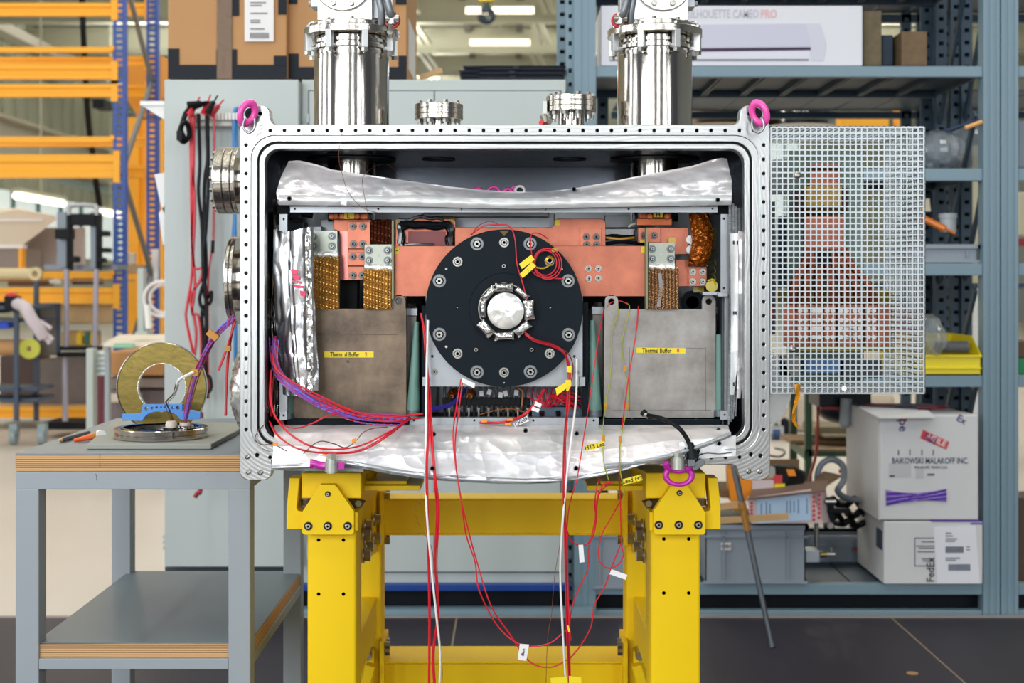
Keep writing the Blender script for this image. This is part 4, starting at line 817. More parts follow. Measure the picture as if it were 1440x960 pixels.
m = MB(); m.pb(1145, 600, 1235, 611, GB+.3, .3); m.pb(1160, 612, 1230, 616, GB+.2, .3); one('folded_mats', m, mat('olive felt', '#8a7d64', .8), 'folded olive felt mats on the green bench board', 'mats', bevel=.01)
t = thing('vacuum_cleaner', 'black vacuum head with pale grey handle hanging behind mesh guard', 'vacuum cleaner', W(1180, 600, 5.6))
m = MB(); m.sheet(20, 12, lambda u, v: W(1185, 575, 5.75)+Vector((math.cos(2*PI*u)*math.sin(PI*v)*.105, math.sin(2*PI*u)*math.sin(PI*v)*.12, -math.cos(PI*v)*.058))); m.pb(1152, 553, 1225, 572, 5.65, .2); put('body', m, mat('slate black plastic', '#20262e', .35), t, smooth=50)
m = MB(); m.pb(1155, 572, 1190, 576, 5.62, .02); put('red_stripe', m, REDD, t)
m = MB(); w0 = W(1190, 560, 5.6); w1 = W(1188, 597, 5.6); m.cyl(w0, w1, .022, 14); m.cyl(w1+Vector((0, 0, -.0)), w1+Vector((0, 0, -.012)), .022, 14, .012); put('handle', m, mat('pale grey handle', '#a2a9ae', .4), t, smooth=40)
m = MB(); m.ptube([(1150, 560, 5.7), (1150, 600, 5.7), (1147, 640, 5.6), (1140, 665, 5.5), (1137, 680, 5.4)], .006, 6); one('red_hose', m, mat('dull red hose', '#b03a2c', .5), 'thin red hose hanging down beside the green bench leg', 'hose')
m = MB(); m.ptube([(1180, 662, 6.2), (1220, 668, 6.2), (1250, 669, 6.2)], .009, 6); one('red_hose', m, MATS['dull red hose'], 'short red hose lying level behind the grey cable loop', 'hose')
m = MB(); m.pb(1086, 553, 1098, 600, 10.9, .1); t = thing('roll_container', 'pale perforated trolley post with blue castor beyond the shelves', 'trolley', W(1092, 620, 10.9)); put('post', m, mat('pale perforated post', '#c8c6c2', .5), t)
m = MB(); 
for i in range(7): m.pb(1089, 556+i*6.5, 1094, 559+i*6.5, 10.895, .01)
put('slot', m, LINE, t)
m = MB(); w = W(1092, 608, 10.9); m.cyl((w.x-.03, 10.95, .038), (w.x+.03, 10.95, .038), .057, 16); put('caster_wheel', m, mat('blue caster', '#33507c', .4), t, smooth=40)
m = MB(); m.pb(1082, 599, 1102, 610, 10.9, .1); put('caster_fork', m, mat('pale zinc', '#b8bfc4'), t)
m = MB(); m.pb(1100, 588, 1111, 618.5, 10.9, .1); one('black_bag', m, mat('matt black cloth', '#20242c', .8), 'small black bag on the floor beside the blue castor', 'bag', bevel=.03)
m = MB(); m.pb(1083, 553, 1260, 607, 11.5, .4); one('beige_machine', m, mat('beige machine', '#cbbfb0', .6), 'long beige machine bed far behind the green bench', 'machine', bevel=.05)
m = MB(); m.ptube([(1080, 640, 8), (1095, 642, 8), (1103, 638, 8), (1102, 633, 8.2), (1090, 630, 8.4)], .006, 6); one('floor_cable', m, BLACK, 'thin black cable curling on the pale floor', 'cable')
# ================================================================ vacuum chamber
D0 = 2.5
ch = thing('vacuum_chamber', 'open rectangular steel vacuum chamber with bolted flange and ports', 'vacuum chamber', (W(710, 0, D0).x, 2.7, W(0, 675, D0).z))
def arc(cx, cy, r, a0, a1, n=6, k=1): return [(cx+r*math.cos(math.radians(a0+(a1-a0)*i/n)), cy+r*math.sin(math.radians(a0+(a1-a0)*i/n))) for i in range(n+1)]
EAR_T = [(388, 176), (383, 174), (379.5, 169), (378, 163)]+arc(368, 159, 10, 0, -90, 4)+[(361, 149), (354, 151), (346, 159), (340, 171), (338, 184)]
def mirx(p): return [(1420-x, y) for x, y in p]
EAR_B = arc(350, 662, 12, 180, 90, 4)+arc(371, 665, 9, 90, 20, 3)+[(381.5, 660), (384, 655), (390, 652)]
outline = EAR_T+[(338, 640)]+EAR_B+[(x, y) for x, y in mirx(EAR_B)[::-1]]+[(1082, 640)]+mirx(EAR_T)[::-1]
outline = [(x, y) for x, y in outline]
holes = [rrect(352, 189.5, 1068, 636, 34)[::-1]]
bolts = [(360+20*i, 183.5) for i in range(36)]+[(346, 204+20*i) for i in range(21)]+[(1074, 204+20*i) for i in range(21)]+[(380+20*i, 643) for i in range(34)]
bolts = [b for b in bolts if not (b[0] < 362 and b[1] < 190)]
for b in bolts: holes.append(circ(b[0], b[1], 3.1, 12))
for b in ((361.5, 640), (1056, 639), (1069.5, 641), (348, 641.5), (349.5, 663), (366, 663.5), (1052.5, 662), (1068, 662), (365.5, 160), (1054.5, 160)): holes.append(circ(b[0], b[1], 3.6, 12))
m = MB(); m.plate(outline, holes, D0, .034, .0012); put('flange', m, MILL, ch)
m = MB(); m.plate(rrect(352.3, 189.8, 1067.7, 635.7, 34), [rrect(361, 198.5, 1058.5, 627, 28)[::-1]], D0+.0035, .03, .0012); put('flange_step', m, MILL, ch)
m = MB(); m.plate(rrect(361, 198.5, 1058.5, 627, 28), [rrect(365.5, 203, 1054, 622.5, 25)[::-1]], D0+.009, .02); put('seal_ring', m, RUB, ch)
m = MB(); m.plate(rrect(365.5, 203, 1054, 622.5, 25), [rrect(371, 208.5, 1048, 617, 21)[::-1]], D0+.0015, .03, .0015); put('inner_lip', m, MILL, ch)
# dark backs of the bolt holes: threaded depth closed by the flange's rear skin
m = MB(); m.plate([(340, 182), (364, 153), (374, 153), (388, 180), (1032, 180), (1046, 153), (1056, 153), (1080, 182), (1080, 645), (1066, 671), (1042, 671), (1034, 648), (386, 648), (378, 671), (354, 671), (340, 645)], [rrect(352, 190, 1068, 636, 34)[::-1]], D0+.0338, .004); put('flange_rear', m, mat('threaded hole shade', '#5c5e62', .4, .9), ch)
def loop3(x0, y0, x1, y1, r, d):
    return [Vector((W(x, y, D0).x, d, W(x, y, D0).z)) for x, y in rrect(x0, y0, x1, y1, r, 6)]
def loft(m, loops, cap=False):
    n = len(loops[0]); vs = [v for l in loops for v in l]; fs = [(j*n+i, j*n+(i+1) % n, (j+1)*n+(i+1) % n, (j+1)*n+i) for j in range(len(loops)-1) for i in range(n)]
    if cap: fs.append(tuple((len(loops)-1)*n+i for i in range(n)))
    m.add(vs, fs)
m = MB(); loft(m, [loop3(371, 208.5, 1048, 617, 21, D0+.031), loop3(371, 208.5, 1048, 617, 21, 2.93)], True); put('inner_wall', m, STEELD, ch, smooth=30)
m = MB(); loft(m, [loop3(353, 190, 1067, 635, 34, D0+.034), loop3(353, 190, 1067, 635, 34, 2.95)], True); put('outer_wall', m, STEELB, ch, smooth=30)
# screws sitting in the corner holes
SCM = MB(); SCM.cyl((0, -.001, 0), (0, .012, 0), .0035, 10)
for x, y in ((348, 641.5), (366, 663.5), (349.5, 663), (1052.5, 662), (1068, 662)):
    m = MB(); w = W(x, y, D0); m.lathe([(.0036, .004), (.0046, -.004), (.0026, -.005), (.0022, -.001), (0, -.001)], w, 'y', 14); put('corner_screw', m, SCREW, ch, smooth=30)
# inner pipes coming through the chamber ceiling and ring openings in it
zc = W(0, 208.5, D0).z
for px, dpx in ((494.5, 0), (920.5, 0)):
    c = W(px, 0, 2.72); m = MB(); m.cyl((c.x, 2.72, zc-.001), (c.x, 2.72, zc-.004), .085, 32); m2 = put('port_recess', m, mat('shaded bore', '#33363c', .4, .7), ch)
    m = MB(); m.cyl((c.x, 2.72, zc), (c.x, 2.72, zc-.12), .0455, 40); put('inner_pipe', m, STEEL, ch, smooth=40)
for px in (617, 801):
    c = W(px, 0, 2.72); m = MB(); m.lathe([(.032, zc-.002), (.026, zc-.002), (.026, zc-.0005), (.032, zc-.0005)], (c.x, 2.72, 0), 'z', 28, True); m.cyl((c.x, 2.72, zc-.0012), (c.x, 2.72, zc-.0008), .026, 28); put('port_opening', m, MATS['shaded bore'], ch, smooth=30)
ztop = W(0, 190, D0).z
# the two tall cold head towers
def tower(px, mir, label):
    c = W(px, 0, 2.72); X = c.x; Z = lambda y: W(0, y, 2.72).z; k = 2.72/F; s = -1 if mir else 1
    t = thing('pipe_tower', label, 'pipe tower', (X, 2.72, ztop), 'steel pipe towers on the chamber')
    def P(nm, mb, mt, **kw):
        if mir: mb.mirror(X)
        return put(nm, mb, mt, t, **kw)
    m = MB(); m.lathe([(52.5*k, ztop), (52.5*k, Z(84)), (52*k, Z(82)), (52*k, Z(80.5)), (52.5*k, Z(80)), (52.5*k, Z(76)), (50*k, Z(75)), (50*k, Z(73)), (55*k, Z(72)), (55*k, Z(67.5)), (51*k, Z(66.5)), (51*k, Z(64.5)), (54*k, Z(64)), (54*k, Z(60)), (50*k, Z(59)), (50*k, Z(55))], (X, 2.72, 0), 'z', 64); P('outer_pipe', m, STEEL, smooth=30)
    m = MB(); m.lathe([(52*k, Z(54)), (65*k, Z(54)), (66.5*k, Z(53)), (66.5*k, Z(44)), (65*k, Z(43)), (54*k, Z(43)), (54*k, Z(36)), (53*k, Z(35)), (0, Z(35))], (X, 2.72, 0), 'z', 64); P('top_flange', m, STEELB, smooth=30)
    for i in range(8):
        a = PI/8+i*PI/4; dx, dy = math.sin(a), -math.cos(a); R = Matrix.Rotation(a, 3, 'Z'); m = MB(); zc_ = (Z(54)+Z(80))/2
        p = Vector((X+dx*62*k, 2.72+dy*62*k, (Z(51)+Z(76))/2)); m.obox(p, 8.5*k, 9*k, 25*k, R)
        p2 = Vector((X+dx*56*k, 2.72+dy*56*k, Z(72))); m.obox(p2, 9*k, 9*k, 5*k, R)
        cl = P('claw_clamp', m, mat('cast claw clamp', '#c6c8c8', .38, .7), bevel=.0008)
        m = MB(); q = Vector((X+dx*63*k, 2.72+dy*63*k, 0)); m.cyl(q+Vector((0, 0, Z(76))), q+Vector((0, 0, Z(81))), 4.6*k, 6); m.cyl(q+Vector((0, 0, Z(43))), q+Vector((0, 0, Z(40))), 3.4*k, 8)
        if mir: m.mirror(X)
        put('clamp_bolt', m, SCREW, cl)
    for i in range(8):
        a = i*PI/4+.12; m = MB(); q = Vector((X+math.sin(a)*46*k, 2.72-math.cos(a)*46*k, 0)); m.cyl(q+Vector((0, 0, Z(35))), q+Vector((0, 0, Z(31))), 3.4*k, 6); P('bolt', m, SCREW)
    # valve cube with its round port
    Y0 = 2.72-37*k
    m = MB(); m.box(X-43*k, X+32*k, Y0, 2.72+37*k, Z(35), Z(-90)); P('valve_block', m, mat('satin block', '#dfe1e2', .3, .85, bump=(50, .03)), bevel=.001)
    cy = Z(-18); cx = X-8*k
    m = MB(); m.lathe([(41*k, Y0+.001), (41*k, Y0-5*k), (40*k, Y0-6*k), (26*k, Y0-6*k), (26*k, Y0-9*k), (0, Y0-9*k)], (cx, 0, cy), 'y', 48); P('round_port', m, STEELB, smooth=30)
    for i in range(8):
        a = PI/8+i*PI/4; q = Vector((cx+math.cos(a)*33*k, Y0-6*k, cy+math.sin(a)*33*k)); m = MB(); m.lathe([(4*k, .001), (4*k, -3.5*k), (3.4*k, -4*k), (2*k, -4*k), (2*k, -1.5*k), (0, -1.5*k)], q, 'y', 14); P('port_screw', m, SCREW, smooth=30)
    m = MB(); m.box(X-54*k, X-43*k, 2.72-22*k, 2.72+10*k, Z(14), Z(-60)); m.cyl((X-58*k, 2.72-18*k, Z(9)), (X-52*k, 2.72-18*k, Z(9)), 4*k, 10); P('side_port', m, ALUM, bevel=.0008)
    m = MB(); m.box(X+32*k, X+50*k, 2.72-20*k, 2.72+20*k, Z(35), Z(-60)); P('side_block', m, ALUM, bevel=.001)
    m = MB(); m.ptube([(px+36, -40, 2.66), (px+38, -8, 2.66), (px+42, 16, 2.66), (px+41, 40, 2.67)], 5*k, 8); m.ptube([(px+44, -40, 2.65), (px+48, -10, 2.65), (px+54, 16, 2.65), (px+56, 24, 2.66)], 5*k, 8)
    P('hose', m, mat('grey braided hose', '#7f8388', .35, .5), smooth=50)
    # valve with red ring and shackle
    m = MB(); m.torus(W(px+57, 29, 2.67), 9*k, 2.6*k, 'y', 18, 6); P('red_ring', m, mat('red ring', '#c8142c', .35), smooth=40)
    m = MB(); w = W(px+57, 26, 2.66); m.cyl(w-Vector((9*k, 0, 0)), w+Vector((9*k, 0, 0)), 5*k, 12); m.cyl(w-Vector((0, 0, 8*k)), w+Vector((0, 0, 8*k)), 5.5*k, 12); m.cyl(W(px+54, 30, 2.66), W(px+54, 48, 2.67), 3*k, 10); m.cyl(W(px+54, 45, 2.66), W(px+54, 50, 2.67), 4.6*k, 6); P('hand_valve', m, SCREW, smooth=30)
    m = MB(); m.torus(W(px-54, 38, 2.72), 6.5*k, 2*k, 'y', 20, 8); m.cyl(W(px-54, 44, 2.72), W(px-54, 52, 2.72), 3.2*k, 8); P('eye_bolt', m, mat('zinc plated', '#b4bcc0', .32, .85), smooth=50)
    return t
tower(494.5, False, 'left steel pipe tower with blue grey eye bolt on its left, before cartons')
tower(920.5, True, 'steel pipe tower with clamps, standing before the white plotter carton')
# two smaller bolted ports on the chamber top
def port(px, ytop, ybot, r, n, label, neck=True):
    X = W(px, 0, 2.72).x; Z = lambda y: W(0, y, 2.72).z; k = 2.72/F
    t = thing('bolted_port', label, 'flange port', (X, 2.72, ztop), 'small bolted ports on the chamber')
    h = (ybot-ytop)/3
    for i in range(3):
        m = MB(); a, b = Z(ybot-h*i), Z(ybot-h*(i+1)); e = .0008
        m.lathe([(0, a), (r*k-e, a), (r*k, a+e), (r*k, b-e), (r*k-e, b), (0, b)], (X, 2.72, 0), 'z', 48); put('flange_disc', m, STEELB, t, smooth=30)
    m = MB(); m.lathe([(r*.52*k, ztop), (r*.52*k, Z(ybot)+.001)], (X, 2.72, 0), 'z', 32); put('neck', m, STEEL, t, smooth=30)
    for i in range(n):
        a = 2*PI*(i+.5)/n; q = Vector((X+math.sin(a)*r*.83*k, 2.72-math.cos(a)*r*.83*k, 0)); m = MB(); m.cyl(q+Vector((0, 0, Z(ytop)-.0005)), q+Vector((0, 0, Z(ytop-4))), 3.9*k, 6); m.cyl(q+Vector((0, 0, Z(ybot+11))), q+Vector((0, 0, Z(ybot-1))), 2.6*k, 8); m.cyl(q+Vector((0, 0, Z(ybot+5))), q+Vector((0, 0, Z(ybot))), 4.4*k, 6); put('bolt', m, SCREW, t)
    return t
port(617, 147, 169, 34, 8, 'low bolted steel port on chamber top, nearer the left tower')
p2 = port(803, 136, 158, 35, 10, 'taller bolted steel port on chamber top with many long bolts')
m = MB(); m.pb(763, 142, 769, 160, 2.7, .01); m.cyl(W(764, 163, 2.7), W(768, 174, 2.69), .007, 10); m.cyl(W(770, 168, 2.69), W(776, 172, 2.69), .007, 10); put('bleed_valve', m, SCREW, p2); m = MB(); m.cyl(W(761, 172, 2.68), W(764, 175, 2.69), .005, 10); put('red_cap', m, REDI, p2)
# flanges on the chamber's left flank
def sideport(cy, r, pxs, label, nb):
    Z = W(0, cy, 2.72).z; k = 2.72/F; xw = W(352, 0, D0).x; t = thing('side_flange', label, 'flange port', (xw, 2.72, Z-r*k), 'flanges on the chamber flank')
    xs_ = [W(p, 0, 2.72).x for p in pxs]
    for a, b in zip(xs_, xs_[1:]):
        m = MB(); e = .0012; m.lathe([(0, a), (r*k-e*2, a), (r*k, a+e*2), (r*k, b-e), (r*k-e, b), (0, b)], (0, 2.72, Z), 'x', 56); put('flange_disc', m, STEELB, t, smooth=30)
    m = MB(); m.cyl((xs_[-1]-.001, 2.72, Z), (xw+.01, 2.72, Z), r*.7*k, 32); put('neck', m, STEEL, t, smooth=30)
    for i in range(nb):
        a = 2*PI*i/nb; q = Vector((xs_[0], 2.72+math.cos(a)*r*.86*k, Z+math.sin(a)*r*.86*k)); m = MB(); m.cyl(q-Vector((4*k, 0, 0)), q+Vector((.002, 0, 0)), 3.4*k, 6); put('bolt', m, SCREW, t)
    return t
sideport(254, 47, (307, 320, 331, 338), 'upper thick bolted flange sticking out of the chamber flank', 16)
sideport(394, 62, (326, 332, 338), 'middle round flange edge on the chamber flank above the wires', 0)
m = MB(); w = W(0, 545, 2.72)
def dome(u, v):
    a = 2*PI*u; r = .095*math.sin(v*PI/2)**.8; x = W(325, 0, 2.72).x+(1-math.cos(v*PI/2))*.05; p = Vector((x, 2.72+math.cos(a)*r, w.z+math.sin(a)*r)); p.x += crumple(p, 60, .005); return p
m.sheet(60, 20, dome); m.cyl((W(325, 0, 2.72).x+.045, 2.72, w.z), (W(352, 0, D0).x+.01, 2.72, w.z), .093, 32); one('foil_covered_port', m, FOIL, 'foil wrapped round port on the chamber flank above the foam mat', 'flange port', smooth=30)
# shackle rings at the chamber's corners
def lifting_eye(px, py, mir, label):
    t = thing('lifting_eye', label, 'lifting eye', W(px, py+16, 2.47), 'pink and magenta lifting eyes'); q = -1 if mir else 1; w = W(px, py, 2.475)
    R = Matrix.Rotation(math.radians(22*q), 4, 'Y')@Matrix.Rotation(math.radians(44*q), 4, 'Z')
    m = MB(); m.torus((0, 0, 0), .0145, .0058, 'y', 26, 10, sx=.95, sz=1.25); m.xf(Matrix.Translation(w)@R); put('ring', m, PINK, t, smooth=60)
    m = MB(); m.lathe([(.010, .004), (.010, -.004), (.004, -.005), (.004, 0), (0, 0)], w+Vector((.004*q, .012, 0)), 'y', 20); put('swivel_hub', m, mat('dark hub', '#2a2f38', .4, .5), t, smooth=30)
    m = MB(); c = w+Vector((.004*q, -.004, -.024)); 
    for s in (-1, 1): m.ptube([(px+s*7+3*q, py+8, 2.468), (px+s*8.5+2*q, py+17, 2.466), (px+s*6+2*q, py+24, 2.466), (px+2*q, py+28, 2.466)], .0022, 8)
    put('shackle', m, mat('grey shackle', '#a8aaae', .3, .8), t, smooth=50)
lifting_eye(348, 159, False, 'pink lifting eye at the chamber corner beside the lead comb')
lifting_eye(1068, 159, True, 'pink lifting eye at the chamber corner above the mesh guard')
# ================================================================ thermal shield frame inside the chamber
SHD2 = 2.56
sf = thing('thermal_shield', 'aluminium shield frame inside the chamber opening', 'frame', W(710, 597, SHD2))
def bar(px0, py0, px1, py1, d=SHD2, t_=.02, hl=()):
    m = MB(); m.plate([(px0, py0), (px1, py0), (px1, py1), (px0, py1)], [circ(x, y, 1.6, 10) for x, y in hl], d, .003); m.pb(px0, py0, px1, py0+2, d+.003, t_); return m
put('top_bar', bar(408, 290.5, 1009, 298.5, hl=[(414.5, 293.5), (532, 293.5), (649, 294), (767, 294.5), (884, 293.5), (1002, 293)]), ALUM, sf)
put('side_bar', bar(393, 301, 404, 580, d=2.565, hl=[(399, 308)]), ALUM, sf); put('side_bar', bar(1013.5, 301, 1025, 415, hl=[(1018, 307.5), (1018, 405)]), ALUM, sf)
m = MB(); m.pb(1010, 411, 1024, 417, SHD2-.004, .02); m.pb(988, 410, 1012, 415, SHD2+.01, .02); m.pb(1019, 416, 1025, 590, SHD2+.01, .01); put('foot_bracket', m, ALUM, sf, bevel=.0005)
put('bottom_bar', bar(576, 587, 842, 597.5, d=2.55, hl=[(582, 591), (667, 591), (750, 591), (835, 591)]), ALUM, sf)
put('lower_bracket', bar(393.5, 578, 403.5, 590.5, d=2.552, hl=[(399, 584)]), ALUM, sf); put('lower_bracket', bar(1013, 577, 1024, 590, d=2.552, hl=[(1019, 583)]), ALUM, sf)
m = MB(); m.pb(398, 296, 1015, 598, 2.83, .004); put('back_sheet', m, ALUM, sf)
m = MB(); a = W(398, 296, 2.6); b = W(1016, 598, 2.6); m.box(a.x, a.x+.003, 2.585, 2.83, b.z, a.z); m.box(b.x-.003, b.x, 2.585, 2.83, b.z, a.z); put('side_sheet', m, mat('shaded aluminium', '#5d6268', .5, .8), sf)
m = MB(); m.box(a.x, b.x, 2.575, 2.83, b.z-.002, b.z+.003); m.pb(404, 590, 1012, 597, 2.57, .01); put('floor_sheet', m, BLK, sf)
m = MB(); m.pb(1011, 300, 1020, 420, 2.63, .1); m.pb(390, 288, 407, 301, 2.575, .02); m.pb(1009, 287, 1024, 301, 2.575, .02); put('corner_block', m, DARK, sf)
m = MB(); m.pb(592, 300, 780, 321, 2.70, .02); m.pb(595, 297, 772, 305, 2.66, .05); put('crossbeam', m, ALUM, sf, bevel=.002)
m = MB(); m.pb(451, 308, 472, 326, 2.72, .03); m.pb(780, 299, 850, 309, 2.76, .03); m.pb(432, 318, 452, 330, 2.69, .02); m.pb(850, 303, 900, 320, 2.77, .01); put('bracket', m, ALUM, sf, bevel=.001)
m = MB(); m.ptube([(406, 306, 2.66), (420, 300, 2.66), (440, 303, 2.66)], .006, 8); m.pb(406, 300, 423, 307, 2.65, .02); m.pb(404, 312, 428, 326, 2.68, .05); put('pulley_block', m, mat('dark steel fitting', '#3a3e44', .35, .8), sf, bevel=.001)
# plate behind the disc
m = MB(); m.plate([(599, 416), (819, 416), (819, 543), (599, 543)], [circ(608, 501, 2.2, 10), circ(807.5, 501, 2.2, 10)], 2.575, .008, .0005); bp = one('mounting_plate', m, ALUM, 'square aluminium mounting plate behind the lower half of black disc', 'plate')
def bolt_at(name, px, py, d, r, parent, style='hex', mt=SCREW, washer=True):
    m = MB(); w = W(px, py, d); s = d/F; R = r*s
    if washer: m.mi = 2 if style == 'hex' else 0; m.lathe([(R, 0), (R, -.0012), (R*.92, -.0018), (0, -.0018)], w, 'y', 20); m.mi = 0
    h = R*.58
    if style == 'hex':
        m.lathe([(h, .0), (h, -.0065), (h*.86, -.0078), (h*.36, -.0078)], w, 'y', 6); m.mi = 1; m.lathe([(h*.36, -.0078), (h*.3, -.0072), (0, -.0072)], w, 'y', 12); m.lathe([(R*1.0, -.0002), (h*1.06, -.0019), (h, -.0021)], w, 'y', 20)
    else:
        m.lathe([(h, 0), (h, -.006), (h*.88, -.007), (h*.52, -.007)], w, 'y', 16); m.mi = 1; m.lathe([(h*.52, -.007), (h*.45, -.0062), (0, -.0062)], w, 'y', 12); m.lathe([(h*1.1, -.0019), (h, -.0021)], w, 'y', 16)
    return put(name, m, [mt, SOCK, WASH], parent, smooth=30, normals=False)
t2 = thing('plate_screws', 'pair of socket screws low on the mounting plate', 'screws', W(608, 525, 2.574))
bolt_at('screw', 611, 522.5, 2.575, 4.5, t2, 'soc'); bolt_at('screw', 812, 523, 2.575, 3, t2, 'soc')
for x_, l_ in ((815, 'small aluminium corner clip beside the white cable'), (594, 'small aluminium corner clip at the plate, red wire side')):
    m = MB(); m.pb(x_, 530, x_+8, 543, 2.565, .01); one('corner_clip', m, ALUM, l_, 'clip', 'corner clips of the mounting plate', bevel=.0005)
# ================================================================ black disc
DD = 2.548; dc = thing('black_disc', 'large round black plate with a ring of bolts and foil centre', 'disc', W(709, 543, DD)); k = DD/F; C0 = W(709, 433, DD)
m = MB(); m.plate(circ(709, 433, 110, 96), [circ(709, 433, 38.5, 48)[::-1]]+[circ(x, y, 2.6, 10) for x, y in ((643, 432.5), (774, 432.5))], DD, .012, .0008); put('disc_plate', m, BLK, dc, smooth=30)
m = MB(); m.lathe([(50.8*k, 0), (50.8*k, -.0012), (50*k, -.0016), (49.2*k, -.0012), (49.2*k, 0)], C0, 'y', 64, True); put('step_ring', m, BLK, dc, smooth=50)
m = MB(); m.lathe([(38.5*k, .002), (36*k, .01), (36*k, .05), (0, .05)], C0, 'y', 48); m.lathe([(38.8*k, 0), (38.8*k, -.001), (36.2*k, -.001), (36.2*k, .008)], C0, 'y', 48); put('bore', m, mat('black bore', '#0b0f14', .35, .4), dc, smooth=30)
for dx, dy in ((-38, -90), (36.5, -90), (90, -38), (90.5, 37.5), (37, 89.5), (-38, 90), (-91, 37), (-91, -38)): bolt_at('hex_bolt', 709+dx, 433+dy, DD, 9.6, dc)
for x, y in ((709, 341), (643.5, 368), (643.5, 497), (709, 523.5), (773, 497), (773, 367)): bolt_at('socket_bolt', x, y, DD, 7.2, dc, 'soc')
for x, y in ((708.5, 374), (669.5, 491.5), (747.5, 491.5)): bolt_at('small_screw', x, y, DD, 5, dc, 'soc', washer=False)
for x, y in ((627.5, 378), (627.5, 487.5), (790, 378), (643, 432.5), (774, 432.5), (709, 538)):
    m = MB(); m.cyl(W(x, y, DD+.003), W(x, y, DD-.0006), (1.8 if y not in (538, 432.5) else .9)*k, 10); put('pin', m, SCREW, dc)
m = MB(); m.add([W(702, 324, DD-.001), W(716, 324, DD-.001), W(709, 332, DD-.001), W(702, 324, DD), W(716, 324, DD), W(709, 332, DD)], [(0,1,2), (5,4,3), (0,3,4,1), (1,4,5,2), (2,5,3,0)]); put('tape_arrow', m, mat('dark gold tape', '#5c4c18', .3, .4), dc)
# foil cap with folded petals
fc = thing('foil_boss', 'round silver foil cap with folded foil petals in disc centre', 'foil boss', W(711, 475, 2.53))
m = MB(); w = W(711, 437, 2.528)
def cap(u, v):
    a = 2*PI*u; r = v*25.5*k; p = w+Vector((math.cos(a)*r, -.0035*(1-v**4), math.sin(a)*r)); p.y -= crumple(p, 60, .0012)*(1-v*.5); return p
m.sheet(48, 12, cap); m.cyl(w+Vector((0, .0005, 0)), w+Vector((0, .03, 0)), 25.3*k, 48); put('cap_face', m, foilmat('cap foil', '#e6e6e2', .3, 26, .3, .7), fc, smooth=40)
for i, (x, y, a, wd, ht) in enumerate(((709, 404, 0, 25, 12), (687, 413, 48, 23, 10), (679, 434, 88, 24, 9), (734, 412, -42, 22, 9), (744, 436, 95, 27, 15), (683, 462, -48, 25, 14), (709, 472, 4, 27, 12), (735, 462, 40, 25, 13))):
    m = MB(); c = W(x, y, 2.531); ra = math.radians(a)
    def pet(u, v):
        lx = (u-.5)*wd*k; lz = (v-.5)*ht*k; bulge = -.007*(math.sin(PI*u)**.6)*(math.sin(PI*v)**.5); p = c+Vector((lx*math.cos(ra)-lz*math.sin(ra), bulge, lx*math.sin(ra)+lz*math.cos(ra))); p.y += crumple(p+Vector((i, 0, 0)), 55, .0018); return p
    m.sheet(14, 8, pet, .012); put('foil_petal', m, FOIL, fc, smooth=35)
m = MB(); m.torus(W(709, 434, DD-.002), 35.5*k, .0011, 'y', 40, 6, PI*.15, PI*1.15); put('edge_ring', m, WHITE, fc, smooth=50)
# ================================================================ copper bus work
PL = 2.60
m = MB(); m.plate([(555, 346), (908, 346), (908, 416), (555, 416)], [], PL, .008, .0006); cp = thing('copper_plate', 'long flat copper plate running behind the black disc', 'copper plate', W(730, 416, PL))
put('plate', m, COP, cp)
for i, (x, y) in enumerate(((827.5, 377.5), (841.5, 377.5), (828, 391.5), (841.5, 391))): bolt_at('screw', x, y, PL, 5, cp, 'soc')
m = MB(); m.pb(555.5, 348.5, 561, 357, PL-.001, .001); m.pb(901.5, 346.5, 906.5, 355, PL-.001, .001); lt = put('yellow_tag', m, TAPEY, cp)
m = MB(); m.text('+', 558, 352.5, PL-.0015, 4); m.text('-', 904, 351, PL-.0015, 4); put('lettering', m, INK, lt)
c3 = thing('stepped_copper_plate', 'stepped copper plate rising above the long copper plate', 'copper plate', W(740, 346, 2.64))
m = MB(); m.plate([(637, 320), (776, 320), (780, 316), (780, 311), (784, 308), (847, 308), (851, 312), (851, 350), (637, 350)], [], 2.64, .01, .0008); put('plate', m, COP, c3)
m = MB(); m.pb(816, 320.5, 846, 346, 2.632, .008); put('clamp_block', m, COP, c3, bevel=.0006)
for x, y in ((824.5, 333), (838.5, 333), (825, 344), (839, 344)): bolt_at('screw', x, y, 2.632, 5, c3, 'soc', SCRD)
m = MB(); m.pb(780, 309, 787, 316.5, 2.638, .001); put('yellow_tag', m, TAPEY, c3)
c4 = thing('potted_copper_block', 'copper block with black mastic around dark red window', 'copper block', W(595, 346, 2.64))
m = MB(); m.plate([(557, 308), (638, 308), (640, 311), (640, 346), (557, 346)], [], 2.64, .02, .0008); put('block', m, COP, c4)
m = MB(); m.pb(574, 325, 626, 345, 2.636, .004); put('red_window', m, mat('dull brick red', '#8c4444', .5), c4)
m = MB()
pts = [(563, 344), (565, 330), (563, 319), (572, 316), (585, 317), (600, 316), (615, 317), (629, 317), (634, 324), (631, 334), (633, 344)]
for off, r_ in ((0, .0062), (3, .005), (-3, .004)): m.ptube([(x+(off if x < 600 else -off)*.7, y+off*.9+math.sin(x*3+off)*1.2, 2.634) for x, y in pts], r_, 7, 4)
m.ptube([(x, y+random.Random(x).uniform(-2, 2), 2.636) for x, y in [(560, 308), (575, 310), (590, 306), (604, 309), (618, 307), (626, 315)]], .0028, 6)
m.ptube([(562, 344.5, 2.634), (585, 343, 2.633), (610, 344, 2.633)], .0024, 6)
put('mastic', m, mat('glossy black mastic', '#10161c', .16, coat=.8), c4, smooth=40)
m = MB(); m.pb(557, 309, 562, 320, 2.637, .002); m.pb(631, 308, 638, 318, 2.637, .002); m.pb(618, 303, 640, 309, 2.68, .01); put('yellow_tape', m, mat('amber yellow tape', '#c8a018', .35, coat=.4), c4)
